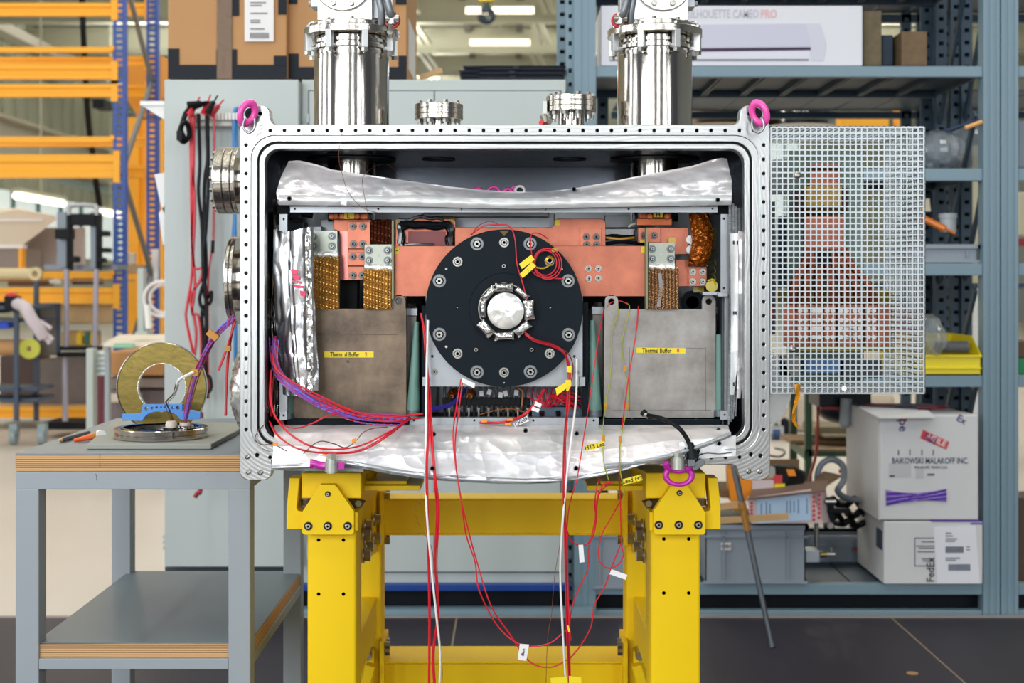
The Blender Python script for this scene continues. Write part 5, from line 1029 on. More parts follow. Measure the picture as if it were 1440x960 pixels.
# copper stack left
c5 = thing('bolted_copper_stack', 'stack of bolted copper lugs between two golden braids', 'copper block', W(495, 394, 2.63))
m = MB(); m.plate([(470, 309), (524, 309), (524, 393.5), (478, 393.5), (478, 325), (470, 322)], [], 2.64, .03, .0008); put('block', m, COP, c5)
m = MB(); m.pb(478, 325, 489, 393, 2.634, .006); put('guide_strip', m, mat('rosy copper', '#c87e78', .28, .9), c5)
for y0, y1 in ((311.5, 349.5), (354.5, 373.5), (374.5, 393.5)):
    m = MB(); m.pb(489, y0, 520.5, y1, 2.626, .012); put('lug', m, COP, c5, bevel=.0008)
for x, y in ((496.5, 318), (510.5, 318), (497, 343), (510, 343), (496.5, 361), (509.5, 361), (496.5, 387), (509.5, 387)): bolt_at('screw', x, y, 2.626, 5.3, c5, 'soc', SCRD)
m = MB(); m.pb(462, 300, 517, 308, 2.62, .05); m.cyl(W(472, 304, 2.62), W(472, 304, 2.612), .006, 8); m.cyl(W(502, 304, 2.62), W(502, 304, 2.612), .006, 8); put('top_clamp', m, COPD, c5, bevel=.001)
m = MB(); m.pb(484, 299.5, 498, 307.5, 2.612, .003); lt = put('yellow_tag', m, TAPEY, c5); m = MB(); m.text('L', 490, 304, 2.611, 6); put('lettering', m, INK, lt)
def braid(name, x0, x1, y0, y1, d, cols, mt, parent, bow=0, rmul=1.0):
    m = MB(); n = cols; wd = (x1-x0)/n; rr = wd*d/F*.30*rmul; seg = max(10, int((y1-y0)/1.3))
    for i in range(n):
        cx = x0+(i+.5)*wd
        for s in range(3):
            pts = []
            for j in range(seg+1):
                v = j/seg; t = v*(y1-y0)/7.0*2*PI/1.5+s*2*PI/3+i*1.3
                p = W(cx+math.sin(t)*wd*.30, y0+(y1-y0)*v, d); p.y += math.sin(2*t)*rr*.9-bow*math.sin(PI*v*.8)+(abs(i-(n-1)/2)/n)**2*.01; p.x += 0; pts.append(p)
            m.tube(pts, rr, 5, raw=True)
    return put(name, m, mt, parent, smooth=60)
def strap(label, x0, y0, x1, ybr, yend, d, bm, cols, bolts, extra=0, flare=3):
    t = thing('braided_strap', label, 'copper braid', W((x0+x1)/2, yend, d), 'flat braided copper straps')
    m = MB(); m.pb(x0, y0, x1, ybr-6, d, .006); put('lug_plate', m, TIN, t, bevel=.0006)
    m = MB()
    def sol(u, v): p = W(x0+(x1-x0)*u, ybr-6.5+(9+3*noise.noise(Vector((u*9, d*40, 0))))*v, d-.002*math.sin(PI*v)); return p
    m.sheet(30, 6, sol, .006); put('solder_band', m, SOLD, t, smooth=50)
    braid('braid', x0-1, x1+flare, ybr-1, yend, d+.001, cols, bm, t, .006)
    m = MB(); m.pb(x0+1, ybr-2, x1+flare-1, yend, d+.005, .003); put('braid_core', m, bm, t)
    for x, y in bolts: bolt_at('bolt', x, y, d, 5.4, t, 'hex', mat('dull bolt', '#aab0ae', .4, .7))
    if extra: m = MB(); m.cyl(W(extra[0], extra[1], d), W(extra[0], extra[1], d-.001), .0018, 8); put('pin', m, SCREW, t)
    return t
strap('golden braided strap beside the silver foil, farthest left', 437, 324, 474.5, 360, 434, 2.60, BRAID, 9, ((441, 332.5), (441, 346), (467, 332), (467, 346)), 0, 3)
strap('golden braided strap next to the long copper plate', 512.5, 343.5, 551, 378, 434, 2.592, BRAID, 9, ((519, 352), (519, 366), (545, 352), (545, 366)), (533, 359.5), 0)
strap('dull brown braided strap with grey burn streak, right of disc', 912, 341, 949, 377, 434, 2.59, BRAID2, 9, ((917, 350), (917, 363.5), (943, 350), (943, 363.5)), (930, 357), 5)
m = MB(); 
def burn(u, v): p = W(925+u*5+2*math.sin(v*4), 384+v*48, 2.583); p.y -= 0; return p
m.sheet(4, 14, burn, .003); one('burn_streak', m, mat('grey solder run', '#8e8684', .5, .5), 'grey solder streak running down the dull brown braid', 'solder streak', smooth=40)
t = thing('brown_braid', 'short dark brown copper braid above the second golden strap', 'copper braid', W(536, 342, 2.63)); braid('braid', 521, 551, 309, 343, 2.632, 6, COPBR, t, 0); m = MB(); m.pb(521, 309, 551, 343, 2.637, .01); put('braid_core', m, COPD, t)
m = MB(); m.pb(551, 310, 553.5, 420, 2.582, .02); one('thin_fin', m, mat('olive strip', '#86866a', .5, .4), 'thin olive upright strip between golden braid and copper plate', 'strip')
m = MB(); m.pb(908, 320, 911, 434, 2.58, .02); one('thin_fin', m, MATS['olive strip'], 'thin olive upright strip left of the dull brown braid', 'strip')
# right bus group
c6 = thing('copper_terminal', 'copper terminal block with two screws above the brown braid', 'copper block', W(930, 360, 2.63))
m = MB(); m.pb(897.5, 320, 929, 341, 2.625, .02); put('block', m, COP, c6, bevel=.0006)
for x in (906, 920): bolt_at('screw', x, 331, 2.625, 5.2, c6, 'soc', SCRD)
m = MB(); m.pb(929, 320, 968, 357.5, 2.635, .02); put('block', m, COP, c6, bevel=.0006)
m = MB(); m.pb(950, 365, 968, 402.5, 2.635, .02); put('lower_block', m, COP, c6, bevel=.0006)
m = MB(); m.pb(968, 374.5, 994, 402.5, 2.625, .02); put('end_lug', m, COP, c6, bevel=.0008)
for x, y in ((974, 382), (988, 382), (974, 396), (988, 396)): bolt_at('screw', x, y, 2.625, 5, c6, 'soc')
m = MB(); m.pb(896, 307, 945, 317, 2.62, .05); m.pb(900, 299, 944, 307, 2.625, .04); m.cyl(W(914, 304, 2.625), W(914, 304, 2.616), .006, 8); m.cyl(W(938, 304, 2.625), W(938, 304, 2.616), .006, 8); put('top_clamp', m, COPD, c6, bevel=.001)
m = MB(); m.pb(919, 298.5, 932, 305, 2.612, .003); lt = put('yellow_tag', m, TAPEY, c6); m = MB(); m.text('H', 925.5, 302, 2.611, 6); put('lettering', m, INK, lt)
m = MB(); m.pb(900, 337, 907, 341, 2.62, .003); m.pb(940, 334, 950, 345, 2.628, .004); put('yellow_tape', m, MATS['amber yellow tape'], c6)
m = MB(); m.pb(968, 331, 974, 357, 2.64, .02); m.cyl(W(971, 337, 2.64), W(971, 337, 2.63), .008, 12); m.cyl(W(971, 351, 2.64), W(971, 351, 2.63), .008, 12); put('side_screw', m, SCREW, c6)
m = MB()
def coil(u, v):
    px = slerp([(0, 970), (.35, 973), (.6, 973), (.8, 970), (1, 968)], v)+u*(27+2*math.sin(v*3)); py = 300+v*74; p = W(px, py, 2.60+.02*math.cos(v*PI)-.012*math.sin(PI*u)+.03*(v > .75)*(v-.75)*4); p.y += crumple(p, 120, .0016); return p
m.sheet(24, 60, coil, .015); one('amber_wrapped_strap', m, KAP, 'strap wrapped in shiny amber film curving over the end lug', 'strap', smooth=15)
for i in range(7):
    m = MB(); y = 325+i*11; m.ptube([(1000, y, 2.66), (1004, y-4, 2.65), (1006, y+3, 2.65), (999, y+6, 2.66)], .0014, 5); one('tie_wire', m, mat('olive glint wire', '#a8a24a', .3, .5), ('topmost', 'second', 'third', 'fourth', 'fifth', 'sixth', 'lowest')[i]+' thin glinting tie wire down beside the amber strap', 'wire', 'tie wires beside the amber strap')
m = MB(); m.ptube([(850, 335, 2.66), (862, 332, 2.66), (880, 334, 2.66), (893, 333, 2.66)], .0045, 8); m.ptube([(852, 343, 2.655), (870, 340, 2.65), (890, 341, 2.655), (906, 343, 2.65)], .0035, 8); m.pb(851, 322, 893, 330, 2.68, .02); one('black_cable_splice', m, MATS['glossy black mastic'], 'black wrapped cable splice between the two copper clamp blocks', 'cable', smooth=40)
m = MB(); m.ptube([(884, 319, 2.65), (888, 316, 2.648), (894, 314, 2.65), (897, 310, 2.65)], .0022, 6); one('white_wire', m, WHITE, 'short white wire end under the second copper clamp', 'wire')
m = MB(); m.ptube([(852, 334, 2.652), (872, 336, 2.648), (892, 334, 2.652)], .0024, 6); one('amber_wire', m, KAPT, 'short amber wire across the black splice', 'wire')
m = MB(); m.cyl(W(1001, 402, 2.62), W(1001, 402, 2.6), .011, 14); m.ptube([(995, 395, 2.6), (1003, 393, 2.598), (1006, 400, 2.6)], .002, 6); m.pb(975, 404, 990, 411, 2.66, .01); one('yellow_fitting', m, mat('lemon plastic', '#c8b420', .3, coat=.5), 'yellow taped round fitting below the end lug', 'fitting', smooth=40)
m = MB(); m.lathe([(.022, 0), (.022, -.01), (.012, -.01), (.012, 0)], W(973, 425, 2.68), 'y', 24); one('dark_washer_ring', m, BLK, 'dark steel ring behind the grey thermal buffer\'s lug', 'ring', smooth=30)
# ================================================================ thermal buffers
def buffer(x0, y0, x1, y1, d, mt, ears, label, txt, lab, foot=True):
    t = thing('thermal_buffer', label, 'steel block', W((x0+x1)/2, y1, d), 'thermal buffer blocks')
    top = [(x0, y0)]
    for ex, er in ears: top += [(ex-er, y0), (ex-er, y0-11)]+arc(ex, y0-12+.5, er, 180, 360, 8)+[(ex+er, y0-11), (ex+er, y0)]
    top += [(x1, y0)]; r = 4
    ol = top+arc(x1-r, y1-r, r, 0, 90, 4)+arc(x0+r, y1-r, r, 90, 180, 4)
    cl = [ol[0]]
    for p in ol[1:]:
        if abs(p[0]-cl[-1][0])+abs(p[1]-cl[-1][1]) > .2: cl.append(p)
    m = MB(); m.plate(cl, [circ(ex, y0-11, 5, 16)[::-1] for ex, er in ears], d, .012, .0008); put('front_plate', m, mt, t)
    m = MB(); m.pb(x0+4, y0+2, x1-4, y1-2, d+.012, .12); put('body', m, mt, t, bevel=.002)
    m = MB(); m.pprism(lab, d-.001, .001); l_ = put('yellow_label', m, TAPEY, t)
    m = MB(); cxl = sum(p[0] for p in lab)/4; cyl_ = sum(p[1] for p in lab)/4; m.text(txt, cxl-6, cyl_+.3, d-.0015, 6.6, -.5, width=41); put('lettering', m, INK, l_)
    m = MB(); m.text('2' if txt[4] == 'm' and x0 < 700 else '8', cxl+24, cyl_, d-.0015, 5.5); put('red_mark', m, REDI, l_)
    return t
t = buffer(413, 434.5, 571, 588, 2.60, BUF1, [(561, 9)], 'brown stained steel thermal buffer with long label, left of disc', 'Therm. al Buffer', [(456, 494), (525.5, 494), (525.5, 502.5), (456, 502.5)])
m = MB()
for y in (452, 470): m.pb(420, y, 560, y+.8, 2.5994, .0008)
m.cyl(W(489, 508, 2.6), W(489, 508, 2.598), .0025, 10); put('machined_line', m, mat('machined line', '#5a4e44', .4, .8), t)
t = buffer(850, 435, 1006, 587, 2.60, BUF2, [(860, 9), (997, 9)], 'mottled light grey steel thermal buffer hung with thin wires', 'Thermal Buffer', [(895, 488.5), (964, 489.5), (964, 497), (895, 496)])
m = MB()
for x in (885, 992): m.pb(x, 488, x+.8, 578, 2.5994, .0008)
m.pb(862, 576, 1000, 576.8, 2.5994, .0008); m.pb(965, 489, 992, 490, 2.5994, .0008); put('machined_line', m, mat('machined grey line', '#7c7872', .4, .8), t)
for i, (px, l) in enumerate(((437, ''), (528, ''), (889, ''), (979, ''))):
    m = MB(); m.cyl(W(px, 588, 2.61), W(px, 593, 2.61), .0018, 8); one('support_pin', m, SCREW, ('small steel pin under the brown buffer near the foil strip', 'small steel pin under brown buffer near the teal tube', 'small steel pin under mottled buffer near the amber tabs', 'small steel pin under mottled buffer near the chamber wall')[i], 'pin', 'pins under the thermal buffers')
# end plates behind, with bolts
for x0, x1, y0, y1, lb in ((572, 586, 432, 588, 'grey side plate with bolt right of the brown thermal buffer'), (833, 848, 430, 582, 'grey side plate with bolt left of the mottled thermal buffer'), (1006, 1020, 430, 575, 'grey side plate with bolt right of mottled thermal buffer')):
    t = thing('side_plate', lb, 'plate', W((x0+x1)/2, y1, 2.65)); m = MB(); m.pb(x0, y0, x1, y1, 2.65, .02); put('plate', m, mat('grey oxide steel', '#85827e', .45, .7), t, bevel=.001)
    m = MB(); m.cyl(W((x0+x1)/2, y0-5, 2.655), W((x0+x1)/2, y0+1, 2.655), .008, 6); put('bolt', m, SCREW, t)
    m = MB(); m.pb(x0-1, y0+1, x1+1, y0+12, 2.645, .02); put('clamp', m, ALUM, t, bevel=.001)
def tealtube(xa, ya, xb, yb, lb, ra=.0058, rb=.0125):
    t = thing('teal_tube', lb, 'tube', W(xb, yb+8, 2.60), 'teal support tubes'); m = MB(); m.cyl(W(xa, ya, 2.605), W(xb, yb, 2.605), ra*.75, 20, rb*.95); put('tube', m, TEAL, t, smooth=40)
    m = MB(); m.cyl(W(xb, yb, 2.605), W(xb, yb+9, 2.605), .0125, 20); put('end_cap', m, mat('grey cap', '#6c757a', .4, .6), t, smooth=40)
tealtube(586, 452, 581, 576, 'teal tapering support tube beside the brown thermal buffer'); tealtube(833, 450, 837, 576, 'teal tapering support tube beside the mottled buffer, disc side')
tealtube(406, 550, 405.5, 580, 'teal support tube stub below the silver foil strip', .013, .013); tealtube(1011, 470, 1012, 576, 'teal support tube beside the mottled buffer, chamber wall side', .009, .010)
m = MB(); m.pb(593, 430, 599, 590, 2.60, .01); one('dark_rail', m, BLK, 'dark upright rail beside the mounting plate, next to brown buffer', 'rail', 'dark rails beside the plate'); m = MB(); m.pb(819, 425, 827, 590, 2.60, .01); one('dark_rail', m, BLK, 'dark upright rail beside mounting plate, next to mottled buffer', 'rail', 'dark rails beside the plate')
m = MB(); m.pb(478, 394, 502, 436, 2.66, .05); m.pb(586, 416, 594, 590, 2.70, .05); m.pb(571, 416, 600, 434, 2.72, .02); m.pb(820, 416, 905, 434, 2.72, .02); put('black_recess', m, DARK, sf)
# ================================================================ connector row
cr = thing('connector_block', 'row of black connectors with grey cables under the black disc', 'connector row', W(690, 588, 2.62))
m0 = MB(); m0.pb(622, 559, 628.5, 570, 2.645, .01); m0.pb(623.5, 570, 627, 586, 2.635, .008); m0.pb(624, 573, 626.5, 576, 2.63, .006)
c_ = put('connector', m0, BLACK, cr, bevel=.0006); copies(c_, [(i*6.9*2.64/F, 0, 0) for i in range(1, 18)])
m0 = MB(); m0.cyl(W(631.8, 574, 2.63), W(631.8, 586, 2.63), .0022, 8); m0.cyl(W(631.8, 573, 2.63), W(631.8, 576, 2.63), .0036, 8); s_ = put('jack_screw', m0, SCREW, cr); copies(s_, [(i*13.8*2.63/F, 0, 0) for i in range(1, 9)])
m = MB()
for i in range(17):
    x = 625+i*7; m.ptube([(x, 562, 2.655), (x, 552, 2.66), (x+math.sin(i)*3, 545, 2.67), (x+5*math.cos(i*2), 538, 2.69)], .0026, 6)
put('grey_cables', m, mat('grey cable sheath', '#80868e', .4), cr, smooth=50)
for x, y, a in ((677, 553, 0), (688, 551, 20), (704, 555, 8), (711, 553, -15), (726, 552, 5)):
    m = MB(); w = W(x, y, 2.64); m.obox(w, .0075, .001, .010, Matrix.Rotation(math.radians(a), 3, 'Y')); q = put('cable_tag', m, PAPER, cr)
m = MB(); m.ptube([(728, 545, 2.64), (735, 551, 2.64), (734, 570, 2.64), (738, 586, 2.64)], .002, 6); m.ptube([(674, 583, 2.625), (700, 576, 2.625), (722, 575, 2.625), (740, 580, 2.625)], .0008, 5); put('orange_wire', m, mat('orange brown wire', '#b8703a', .4), cr)
m = MB(); m.cyl(W(634, 555, 2.63), W(638, 552, 2.645), .007, 10, .010); m.cyl(W(660, 556, 2.63), W(663, 553, 2.645), .006, 10, .009); put('amber_bundle_tape', m, KAP, cr)
m = MB(); rr = random.Random(4)
for i in range(9):
    x = 598+i*.8; m.ptube([(596, 572+rr.uniform(-3, 3), 2.61), (612, 574+rr.uniform(-3, 2), 2.62), (632, 569+rr.uniform(-3, 3), 2.625), (645, 560+rr.uniform(-3, 3), 2.635), (655, 548+rr.uniform(-3, 3), 2.65)], .0014, 5)
one('violet_wires', m, mat('violet wire', '#3c3290', .4), 'violet wires curving towards the black connector row', 'wires', smooth=50)
gb = thing('terminal_box', 'grey terminal box with screws under the disc\'s right side', 'terminal box', W(785, 588, 2.63)); m = MB(); m.pb(748, 572, 820, 587, 2.63, .03); put('box', m, mat('slate grey casting', '#566472', .4, .5), gb, bevel=.001)
for x in (762, 785): m = MB(); m.cyl(W(x, 584, 2.63), W(x, 579, 2.625), .005, 8); put('screw', m, SCREW, gb)
m = MB()
for i in range(6): m.ptube([(745+i*9, 570, 2.65), (744+i*9, 556, 2.655), (747+i*8, 545, 2.67)], .005, 7)
put('pale_cables', m, mat('pale lilac cable', '#a8a4b4', .4), gb, smooth=40)
m = MB(); rr = random.Random(9)
for i in range(16):
    x = 786+rr.uniform(-6, 20); y = 566+rr.uniform(-8, 8); m.ptube([(x-14, y+rr.uniform(-4, 8), 2.62), (x-4, y-8, 2.612+rr.uniform(0, .01)), (x+8, y-2, 2.61), (x+16, y+rr.uniform(-3, 9), 2.62)], .0011, 5)
for i in range(7): m.ptube([(742+i*7, 546, 2.64), (744+i*6, 556+rr.uniform(-4, 4), 2.635), (757+i*3, 566, 2.635), (764+i*2, 574, 2.63)], .0012, 5)
one('red_wire_tangle', m, RED, 'loose tangle of thin red wires over the terminal box', 'wires', smooth=50)
# pink eyes lying on the shield behind the upper flap
for i, (px, r_) in enumerate(((652, 7), (672, 9), (694, 12), (714, 8))):
    t = MB(); t.torus(W(px, 271, 2.7), r_*.7*2.7/F, .003, 'y', 20, 8); one('pink_eye', t, PINK, ('pink lifting ring at the far left of the row over flap', 'pink ring second in the row behind the upper flap', 'widest pink lifting ring behind the upper flap', 'pink ring next to white rimmed one behind flap')[i], 'lifting eye', 'pink rings behind the upper flap', smooth=60)
t = thing('white_rimmed_eye', 'pink eye with white rim and dark hole, rightmost of row', 'lifting eye', W(730, 276, 2.7)); m = MB(); m.torus(W(731, 268, 2.69), .0085, .0028, 'y', 22, 8); put('rim', m, WHITE, t, smooth=60); m = MB(); m.cyl(W(724, 268, 2.7), W(724, 268, 2.712), .009, 16); put('pink_base', m, PINK, t, smooth=40)
m = MB(); m.cyl(W(731, 268, 2.695), W(731, 268, 2.71), .006, 16); put('hub', m, mat('dark hub', '#2a2f38'), t)
# ================================================================ insulation blankets
t = thing('upper_blanket', 'silver insulation blanket folded up along the top of chamber opening', 'insulation blanket', W(710, 290, 2.53))
topc = [(0, 226), (.03, 226), (.1, 238), (.25, 252), (.4, 264), (.52, 269), (.6, 268), (.68, 261), (.8, 247), (.92, 233), (.985, 222), (1, 223)]
lx = lambda v: 405-15*min(1, v*1.4)-3*math.sin(PI*v); rx = lambda v: 1023+7*min(1, v*2)
botc = [(0, 287), (.3, 289), (.5, 292), (.56, 292), (.7, 290), (1, 287)]
def upf(u, v):
    px = lx(v)+(rx(v)-lx(v))*u; a = slerp(topc, u); b = slerp(botc, u); py = a+(b-a)*v
    d = 2.568-.028*v-.014*math.sin(PI*v)+(.008 if v > .9 else 0); p = W(px, py, d); p.y += crumple(Vector((p.x*1.0, 0, p.z*2.2)), 10, .0055)*(1 if .03 < v else .4)+crumple(Vector((p.x, 4, p.z*1.3)), 30, .0022)+noise.noise(Vector((p.x*45, 1, p.z*60)))*.0014
    return p
m = MB(); m.sheet(150, 26, upf, .004); put('blanket', m, MLI, t, smooth=35)
def hem(u, v):
    px = 392+(1029-392)*u; a = slerp(botc, u); p = W(px, a-13+14*v, 2.532-.006*math.sin(PI*v)); p.y += crumple(Vector((p.x, 3, p.z)), 18, .003); return p
m = MB(); m.sheet(140, 8, hem, .006); put('hem', m, MLI2, t, smooth=30)
m = MB()
for x, y, d in ((417, 242, 2.577), (997, 251, 2.566), (1009, 281, 2.524), (807, 266, 2.57), (407, 279, 2.522)):
    m.lathe([(.0042, 0), (.0042, -.0015), (.003, -.002), (.0026, 0)], W(x, y, d-.008), 'y', 14)
put('eyelet', m, mat('grey eyelet', '#60666c', .35, .8), t)
t = thing('lower_blanket', 'silver insulation blanket bulging out over the chamber\'s lower edge', 'insulation blanket', W(705, 677, 2.45))
low = [(0, 658), (.05, 657), (.1, 655), (.15, 652), (.2, 656), (.27, 664), (.35, 671), (.45, 675), (.55, 677), (.65, 674), (.74, 664), (.82, 650), (.88, 640), (.93, 636), (1, 634)]
def lof(u, v):
    xl = 386-4*v; xr = 1024+10*v; px = xl+(xr-xl)*u; a = 597.5; b = slerp(low, u); py = a+(b-a)*v
    d = lerp([(0, 2.545), (.18, 2.492), (.5, 2.462), (1, 2.452)], v)-.012*math.sin(PI*u)*v; p = W(px, py, d)
    fold = .008*math.sin((px*.012+py*.09)-1.2)*math.sin(PI*v)
    p.y += fold*(1 if .2 < u else .3)+crumple(Vector((p.x*.8, 7, p.z*1.6)), 8, .006)*(v > .15)+crumple(Vector((p.x, 9, p.z*1.3)), 26, .003)*(v > .1)+noise.noise(Vector((p.x*40, 1, p.z*40)))*.0012
    p.y = min(p.y, d+.004); return p
m = MB(); m.sheet(160, 30, lof, .003); put('blanket', m, MLI, t, smooth=35)
for k_ in range(3):
    def lay(u, v, k_=k_):
        px = 381+(1034-381)*u*(.98 if k_ else 1); b = slerp(low, u)+1.2*k_; bow = 4*math.sin(PI*u)+0; py = b-5+(4.5+bow*.4)*v; p = W(px, py, 2.457+.007*k_-.012*math.sin(PI*u)); p.y += noise.noise(Vector((p.x*25, k_, v*3)))*.003; return p
    m = MB(); m.sheet(120, 5, lay, .003); put('layer_edge', m, MLIE, t, smooth=30)
m = MB(); m.sheet(40, 8, lambda u, v: W(381+130*u, 645+16*v+6*u*v-4*u, 2.468+.004*math.sin(u*9)+.002*math.sin(v*7+u*4)), .003); put('under_sheet', m, MLIE, t, smooth=30)
def rl(u, v):                                        # flat sheet sticking out at the blanket's end
    px = 955+80*u; py = 622-10*u+(26+3*u)*v; p = W(px, py, 2.452+.002*math.sin(u*8)); p.y += crumple(Vector((p.x, 2, p.z)), 14, .002); return p
m = MB(); m.sheet(30, 12, rl, .0015); put('end_sheet', m, MLI2, t, smooth=30)
def fo(u, v): p = W(850+178*u, 652-45*u+8*math.sin(PI*u)+(9-2*u)*v, 2.452-.008*math.sin(PI*v)); p.y += noise.noise(Vector((p.x*60, 1, p.z*60)))*.001; return p
m = MB(); m.sheet(60, 8, fo, .004); put('rolled_fold', m, MLIE, t, smooth=40)
m = MB()
for x, y, d in ((1010, 604, 2.50), (1011, 623, 2.449), (608, 658, 2.43), (810, 658, 2.43), (811, 609, 2.47), (610, 610, 2.47), (739, 605, 2.47)):
    m.lathe([(.0042, .002), (.0042, -.0015), (.003, -.002), (.0026, .002)], W(x, y, d-.004), 'y', 14)
put('eyelet', m, MATS['grey eyelet'], t)
m = MB(); m.ptube([(975, 641, 2.45), (985, 639, 2.448), (995, 637, 2.449), (1012, 638, 2.449), (1030, 636, 2.449)], .0007, 5); put('stitch_line', m, INK, t)
# silver foil strip at the left of the opening
t = thing('silver_foil_strip', 'shiny crumpled silver foil strip hanging left of the braids', 'foil', W(415, 557, 2.53))
def fs(u, v):
    px = lerp([(0, 384), (.3, 384), (.6, 387), (1, 397)], v)+u*lerp([(0, 56), (.5, 56), (.9, 53), (1, 50)], v); py = 322+3*math.sin(u*5)+(lerp([(0, 555), (1, 552)], u)-322)*v
    p = W(px, py, 2.545-.012*math.sin(PI*u)); p.y += crumple(Vector((p.x*1.6, 5, p.z*.6)), 9, .007)+noise.noise(Vector((p.x*34, 1, p.z*18)))*.003-.004*(abs(u-.44) < .04); return p
m = MB(); m.sheet(34, 130, fs, .002); put('foil', m, foilmat('mirror foil', '#cfcfd0', .27, 9, .1), t, smooth=50)
m = MB(); m.sheet(6, 80, lambda u, v: W(429+8*u+v*4, 326+226*v, 2.531-.003*noise.noise(Vector((u*3, 0, v*30)))), .0015); put('foil_hem', m, FOIL, t, smooth=20)
m = MB()
for x0, y0, x1, y1 in ((408, 378, 419, 386), (411, 386, 422, 394), (412, 400, 428, 405), (410, 394, 425, 398), (421, 408, 430, 417)): m.pprism([(x0, y0), (x1, y0+2), (x1-1, y1), (x0+2, y1-1)], 2.524, .003)
put('red_patch', m, mat('foil red glow', '#a8324c', .25, .6), t)
m = MB()
for i in range(22): m.cyl(W(432+i*.18, 332+i*10, 2.529), W(432+i*.18, 332+i*10, 2.526), .0009, 6)
put('punched_hole', m, DARK, t)
t = thing('layer_stack', 'crinkled silver layers behind the wires at the opening\'s left wall', 'foil', W(388, 590, 2.56))
m = MB(); m.sheet(8, 60, lambda u, v: W(383+8*u+2*math.sin(v*9), 280+310*v, 2.57+.02*u+.004*noise.noise(Vector((u*6, 2, v*40)))), .002); put('layers', m, FOIL, t, smooth=20)
# white layered sheets at the right
t = thing('layered_sheet_stack', 'stack of white and silver sheets standing along the opening\'s right wall', 'insulation sheets', W(1038, 597, 2.55))
def rs(x0a, x0b, wa, wb, y0, y1, d, amp):
    def f(u, v):
        p = W(lerp([(0, x0a), (.5, (x0a+x0b)/2+1), (1, x0b)], v)+u*lerp([(0, wa), (.8, wb), (1, wb*.5)], v), y0+(y1-y0)*v, d); p.y += noise.noise(Vector((p.x*90, d*30, p.z*7)))*amp; return p
    return f
m = MB(); m.sheet(8, 50, rs(1027, 1027, 11, 10, 328, 555, 2.532, .003), .002); put('front_sheet', m, MLI2, t, smooth=30)
m = MB(); m.sheet(8, 50, rs(1038, 1036, 9, 10, 325, 560, 2.537, .004), .002); put('second_sheet', m, MLI, t, smooth=30)
for i in range(4):
    m = MB(); m.sheet(3, 50, rs(1025+i*4, 1024+i*3, 3.6, 4, 283+i*3, 597-i*4, 2.548+.004*i, .005), .002); put('edge_layer', m, MLIE, t, smooth=30)
m = MB()
for x, y in ((1032, 341), (1037, 341), (1044, 342), (1032, 440), (1035, 440), (1044, 440), (1032, 540)): m.pb(x-.8, y-2.5, x+.8, y+2.5, 2.5285, .002)
put('slot_hole', m, DARK, t)
# ================================================================ mesh guard
def grid(fn, nu, nv, e=.24, th=.0012, nrm=(0, 1, 0)):
    us = []; 
    for i in range(nu): us += [i+0, i+e] if i == 0 else [i+0, i+e]
    us += [nu, nu+e]; vs_ = [q for j in range(nv+1) for q in (j, j+e)]; m = MB(); N = len(us); n_ = Vector(nrm)*th
    P = [Vector(fn(u, v)) for v in vs_ for u in us]; k = len(P); P += [p+n_ for p in P]; fs = []
    H = lambda i, j: (i % 2 == 1 and j % 2 == 1)
    for j in range(len(vs_)-1):
        for i in range(N-1):
            a, b, c, d = j*N+i, j*N+i+1, (j+1)*N+i+1, (j+1)*N+i
            if not H(i, j): fs.append((a, b, c, d)); fs.append((k+d, k+c, k+b, k+a))
            else: fs += [(a, b, k+b, k+a), (b, c, k+c, k+b), (c, d, k+d, k+c), (d, a, k+a, k+d)]
    m.add(P, fs); return m
GD = 2.50; mg = thing('mesh_guard', 'perforated square hole metal guard box beside the chamber', 'mesh guard', W(1190, 552, GD)); MESH = mat('white grey perforated steel', '#bac1c4', .4, .7)
kk = GD/F; A = W(1083.5, 178, GD)
m = grid(lambda u, v: (A.x+u*7.95*kk, GD, A.z-v*7.95*kk), 27, 47, .255); put('front_mesh', m, MESH, mg, normals=False)
m = grid(lambda u, v: (A.x+27.3*7.95*kk, GD+u*7.95*kk, A.z-v*7.95*kk), 27, 47, .255, .0012, (1, 0, 0)); put('side_mesh', m, MESH, mg, normals=False)
m = grid(lambda u, v: (A.x+u*7.95*kk, GD+v*7.95*kk, A.z), 27, 27, .255, .0012, (0, 0, 1)); put('top_mesh', m, MESH, mg, normals=False)
m = grid(lambda u, v: (A.x+u*7.95*kk, GD+v*7.95*kk, A.z-47.3*7.95*kk), 27, 27, .255, .0012, (0, 0, 1)); put('floor_mesh', m, MESH, mg, normals=False)
for x, y in ((1121, 246), (1114.5, 490)):
    m = MB(); w = W(x, y, GD); m.lathe([(.0065, 0), (.0065, -.002), (.005, -.003), (.005, -.007), (.003, -.008), (.0025, -.004), (0, -.004)], w, 'y', 18); put('guard_screw', m, SCREW, mg, smooth=30)
m = MB(); w = W(1193, 467, GD+.01); m.lathe([(.0115, 0), (.0115, -.003), (.0085, -.003), (.0085, 0)], w, 'y', 28, True); put('ring_washer', m, SCREW, mg, smooth=40)
m = MB(); m.cyl(W(1187, 546, GD-.0005), W(1187, 546, GD-.004), .0045, 14); put('white_cap', m, WHITE, mg, smooth=30)
